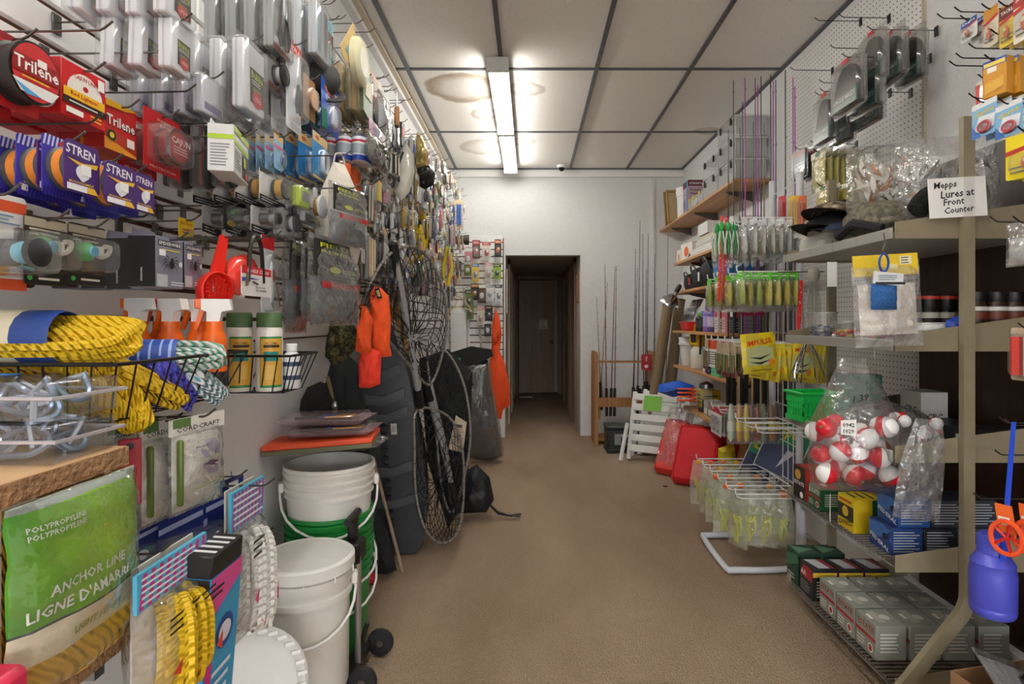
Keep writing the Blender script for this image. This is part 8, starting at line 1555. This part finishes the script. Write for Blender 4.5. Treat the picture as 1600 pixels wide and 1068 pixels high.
# red dotted strips, bead chains, spreaders
def reddot(nt, b, L):
    tc = nt.nodes.new('ShaderNodeTexCoord'); v = nt.nodes.new('ShaderNodeTexVoronoi'); v.inputs['Scale'].default_value = 85; L.new(tc.outputs['Object'], v.inputs['Vector']); r = nt.nodes.new('ShaderNodeValToRGB'); r.color_ramp.interpolation = 'CONSTANT'; r.color_ramp.elements[0].color = (.9, .85, .82, 1); r.color_ramp.elements[1].color = (*lin('#d8261c'), 1); r.color_ramp.elements[1].position = .22; L.new(v.outputs['Distance'], r.inputs[0]); L.new(r.outputs[0], b.inputs['Base Color'])
RD = nodes_mat('m_reddot', reddot)
for i, (px, y0, y1, Y) in enumerate(((1126, 338, 470, 3.0), (1133, 338, 468, 3.02), (1250, 438, 572, 2.7))): a, b_ = atY(px+2, y0, Y), atY(px-3 if i < 2 else px-6, y1, Y); one('dotted_strip', MB().tube([a, (a+b_)/2, b_], .017, RD, n=8, flat=.4), ('red strip with white dots hanging before the wire arms', 'twin red dotted strip beside the first', 'red dotted strip beside the wire spreaders')[i], 'strip', (0, 0, 0))
LN = P('#b9b6a8', .5); rg = random.Random(14)
k = Kit(); q = atY(1272, 425, 2.62)
k.part('knot', MB().ell((0, 0, -.01), (.03, .02, .035), LN, 10, 7, jit=.3))
for i in range(16): x = rg.uniform(-.05, .035); k.part('strand', MB().tube([(x*.2, 0, 0), (x*.8, rg.uniform(-.02, .02), -.15), (x+rg.uniform(-.01, .01), rg.uniform(-.02, .02), -rg.uniform(.3, .42))], .0018, LN, n=4))
place(k, 'leader_bundle', 'bundle of pale leader lines hanging beside the dotted strip', 'line', q)
k = Kit(); q = atY(1262, 528, 2.60)
k.part('ring', MB().tube([(.012*math.cos(t), 0, .012*math.sin(t)) for t in [i*PI/5 for i in range(10)]], .0022, CHROME, n=5, closed=True))
for i in range(14): x = rg.uniform(-.11, .09); k.part('wire_arm', MB().tube([(0, 0, 0), (x*.6, rg.uniform(-.02, .02), -.08), (x, rg.uniform(-.03, .03), -rg.uniform(.14, .2)), (x+.006, 0, -.2)], .0022, CHROME, n=4))
place(k, 'wire_spreader', 'cluster of silver wire spreaders hanging from a ring', 'tackle', q); 
for i in range(4): place(YK[0], 'bait_pouch', 'yellow bait pouch behind the wire spreaders', 'bait', (1.27+.02*i, 2.66, 1.13), (0, .1, -.9), 'yellow pouches behind the spreaders')
m = MB(); m.tube([(0, 0, 0), (-.2, .02, .0)], .003, STEEL, n=5); one('wire_bar', m, 'steel bar under the top shelf carrying the leader lines', 'bar', (1.33, 2.61, 1.445)); 
m = MB(); m.tube([(0, 0, 0), (-.26, .0, .0)], .003, STEEL, n=5); one('wire_bar', m, 'steel bar carrying the wire spreaders', 'bar', (1.40, 2.60, 1.158))
for i in range(3): place(k_blister(.05, .07, '#b5205a', [('l', .2, .2, .8, .6, 2, '#d98aa8')], None, (.2, .2, .8, .5), .004), 'magenta_tag', 'magenta tag hanging on the rods behind the stand', 'tag', atY((1165, 1185, 1240)[i], 468, (3.62, 3.54, 3.34)[i]), (0, 0, 0), 'magenta tags on the rods', sc=(1.2, 1.2, 1.4))
# ================================================================ rods standing behind the stand
PUR = '#b23aa8'
rl = [(1138, 1138, 203, '#3a3c3a', 'thin dark rod behind the white stand'), (1146, 1146, 117, '#4a4c48', 'tall grey rod with upright guides'), (1156, 1156, 200, '#4a463c', 'short olive rod among the purple ones'), (1160, 1160, 160, '#3c3e3c', 'grey rod beside the first purple rod'), (1165, 1164, 122, PUR, 'bright purple rod beside the grey one'), (1178, 1177, 191, '#4a4844', 'short dark rod between purple rods'), (1181, 1180, 122, '#7a3a78', 'dull purple rod in the middle'), (1185, 1184, 133, PUR, 'bright purple rod in the middle'), (1190, 1189, 119, '#3a3c3a', 'tall black rod beside the middle purple ones'), (1194, 1194, 191, '#6a5c40', 'short brown rod near the shelf end'), (1205, 1204, 117, '#3a3a38', 'tall black rod with a hooked tip guide'), (1209, 1208, 127, PUR, 'bright purple rod close to the corner post'), (1213, 1212, 125, '#6a2c78', 'dark violet rod close to the corner post'), (1228, 1227, 110, '#222422', 'tall black rod standing on the pegboard'), (1240, 1239, 121, PUR, 'bright purple rod against the pegboard'), (1243, 1242, 135, '#9a4a98', 'pale purple rod against the pegboard')]
for i, (xb, xt, yt, c, lb) in enumerate(rl):
    Yr = 3.74-.38*(xb-1138)/105+.01*(i % 3); a = atY(xb, 500, Yr); a.z = .585; b_ = atY(xt, yt, Yr+.02); b_.z = min(b_.z, 2.78); rod(a, b_, c, lb, r=.0062, tip=.003, gl=.42, guides=5, grip=('#1d1c1e', '#1d1c1e', '#c9a87a')[i % 3])
k = Kit(); k.part('deck', MB().box((1.43, 3.555, .573), (.34, .51, .02), P('#5f6062', .5))); k.part('notched_bar', MB().box((1.36, 3.555, 1.62), (.02, .51, .035), P('#77787a', .5)))
for x in (1.5,):
    for y in (3.32, 3.79): k.part('side_post', MB().box((x, y, 1.1), (.03, .03, 1.1), P('#5f6062', .5))); k.part('arm', MB().box((1.43, y, 1.62), (.16, .02, .03), P('#77787a', .5)))
for y in (3.32, 3.79): k.part('side_post', MB().box((1.5, y, .285), (.03, .03, .56), P('#5f6062', .5)))
place(k, 'rod_holder', 'grey rod holder with a notched bar behind the stand', 'rack', (0, 0, 0))
# green printed sign boards leaning under the stand
for i, (px, py, Y, lb) in enumerate(((1195, 720, 3.3, 'green and navy tackle sign leaning inside the stand'), (1225, 700, 3.1, 'second green sign with red letters beside the pegboard'))):
    m = MB(); m.box((0, 0, 0), (.22, .006, .30), C('#e4e4e0'), bev=.001); draw(m, .21, .29, -.003, [('r', 0, .55, 1, 1, '#1f8a5a'), ('r', 0, 0, 1, .55, '#3a4468'), ('t', ('LL-', 'Tips')[i], .4, .78, .6, '#e8c83a', .3), ('p', [(.5, .1), (.8, .5), (.6, .5)], '#c9ccd8')], z0=.145); one('tackle_sign', m, lb, 'sign', atY(px, py, Y), (-.2, .35, -.7))

m = MB(); m.box((0, 0, .0015), (.14, .09, .003), C('#d2cfc8')); draw(m, .12, .07, 0, [('l', .1, .1, .9, .9, 4, '#8a8a8a')], z0=.0, T=Matrix(((1, 0, 0, 0), (0, 0, 1, .035), (0, -1, 0, .0034), (0, 0, 0, 1)))); one('dropped_card', m, 'printed card lying on the carpet under the shelving', 'card', atZ(1278, 838, 0), (0, 0, .5))
m = MB(); m.ell((0, 0, .004), (.02, .011, .004), P('#4a2f22', .8), 8, 5, jit=.4); one('dry_leaf', m, 'small dark brown leaf on the carpet by the cushions', 'leaf', atZ(1040, 760, 0))
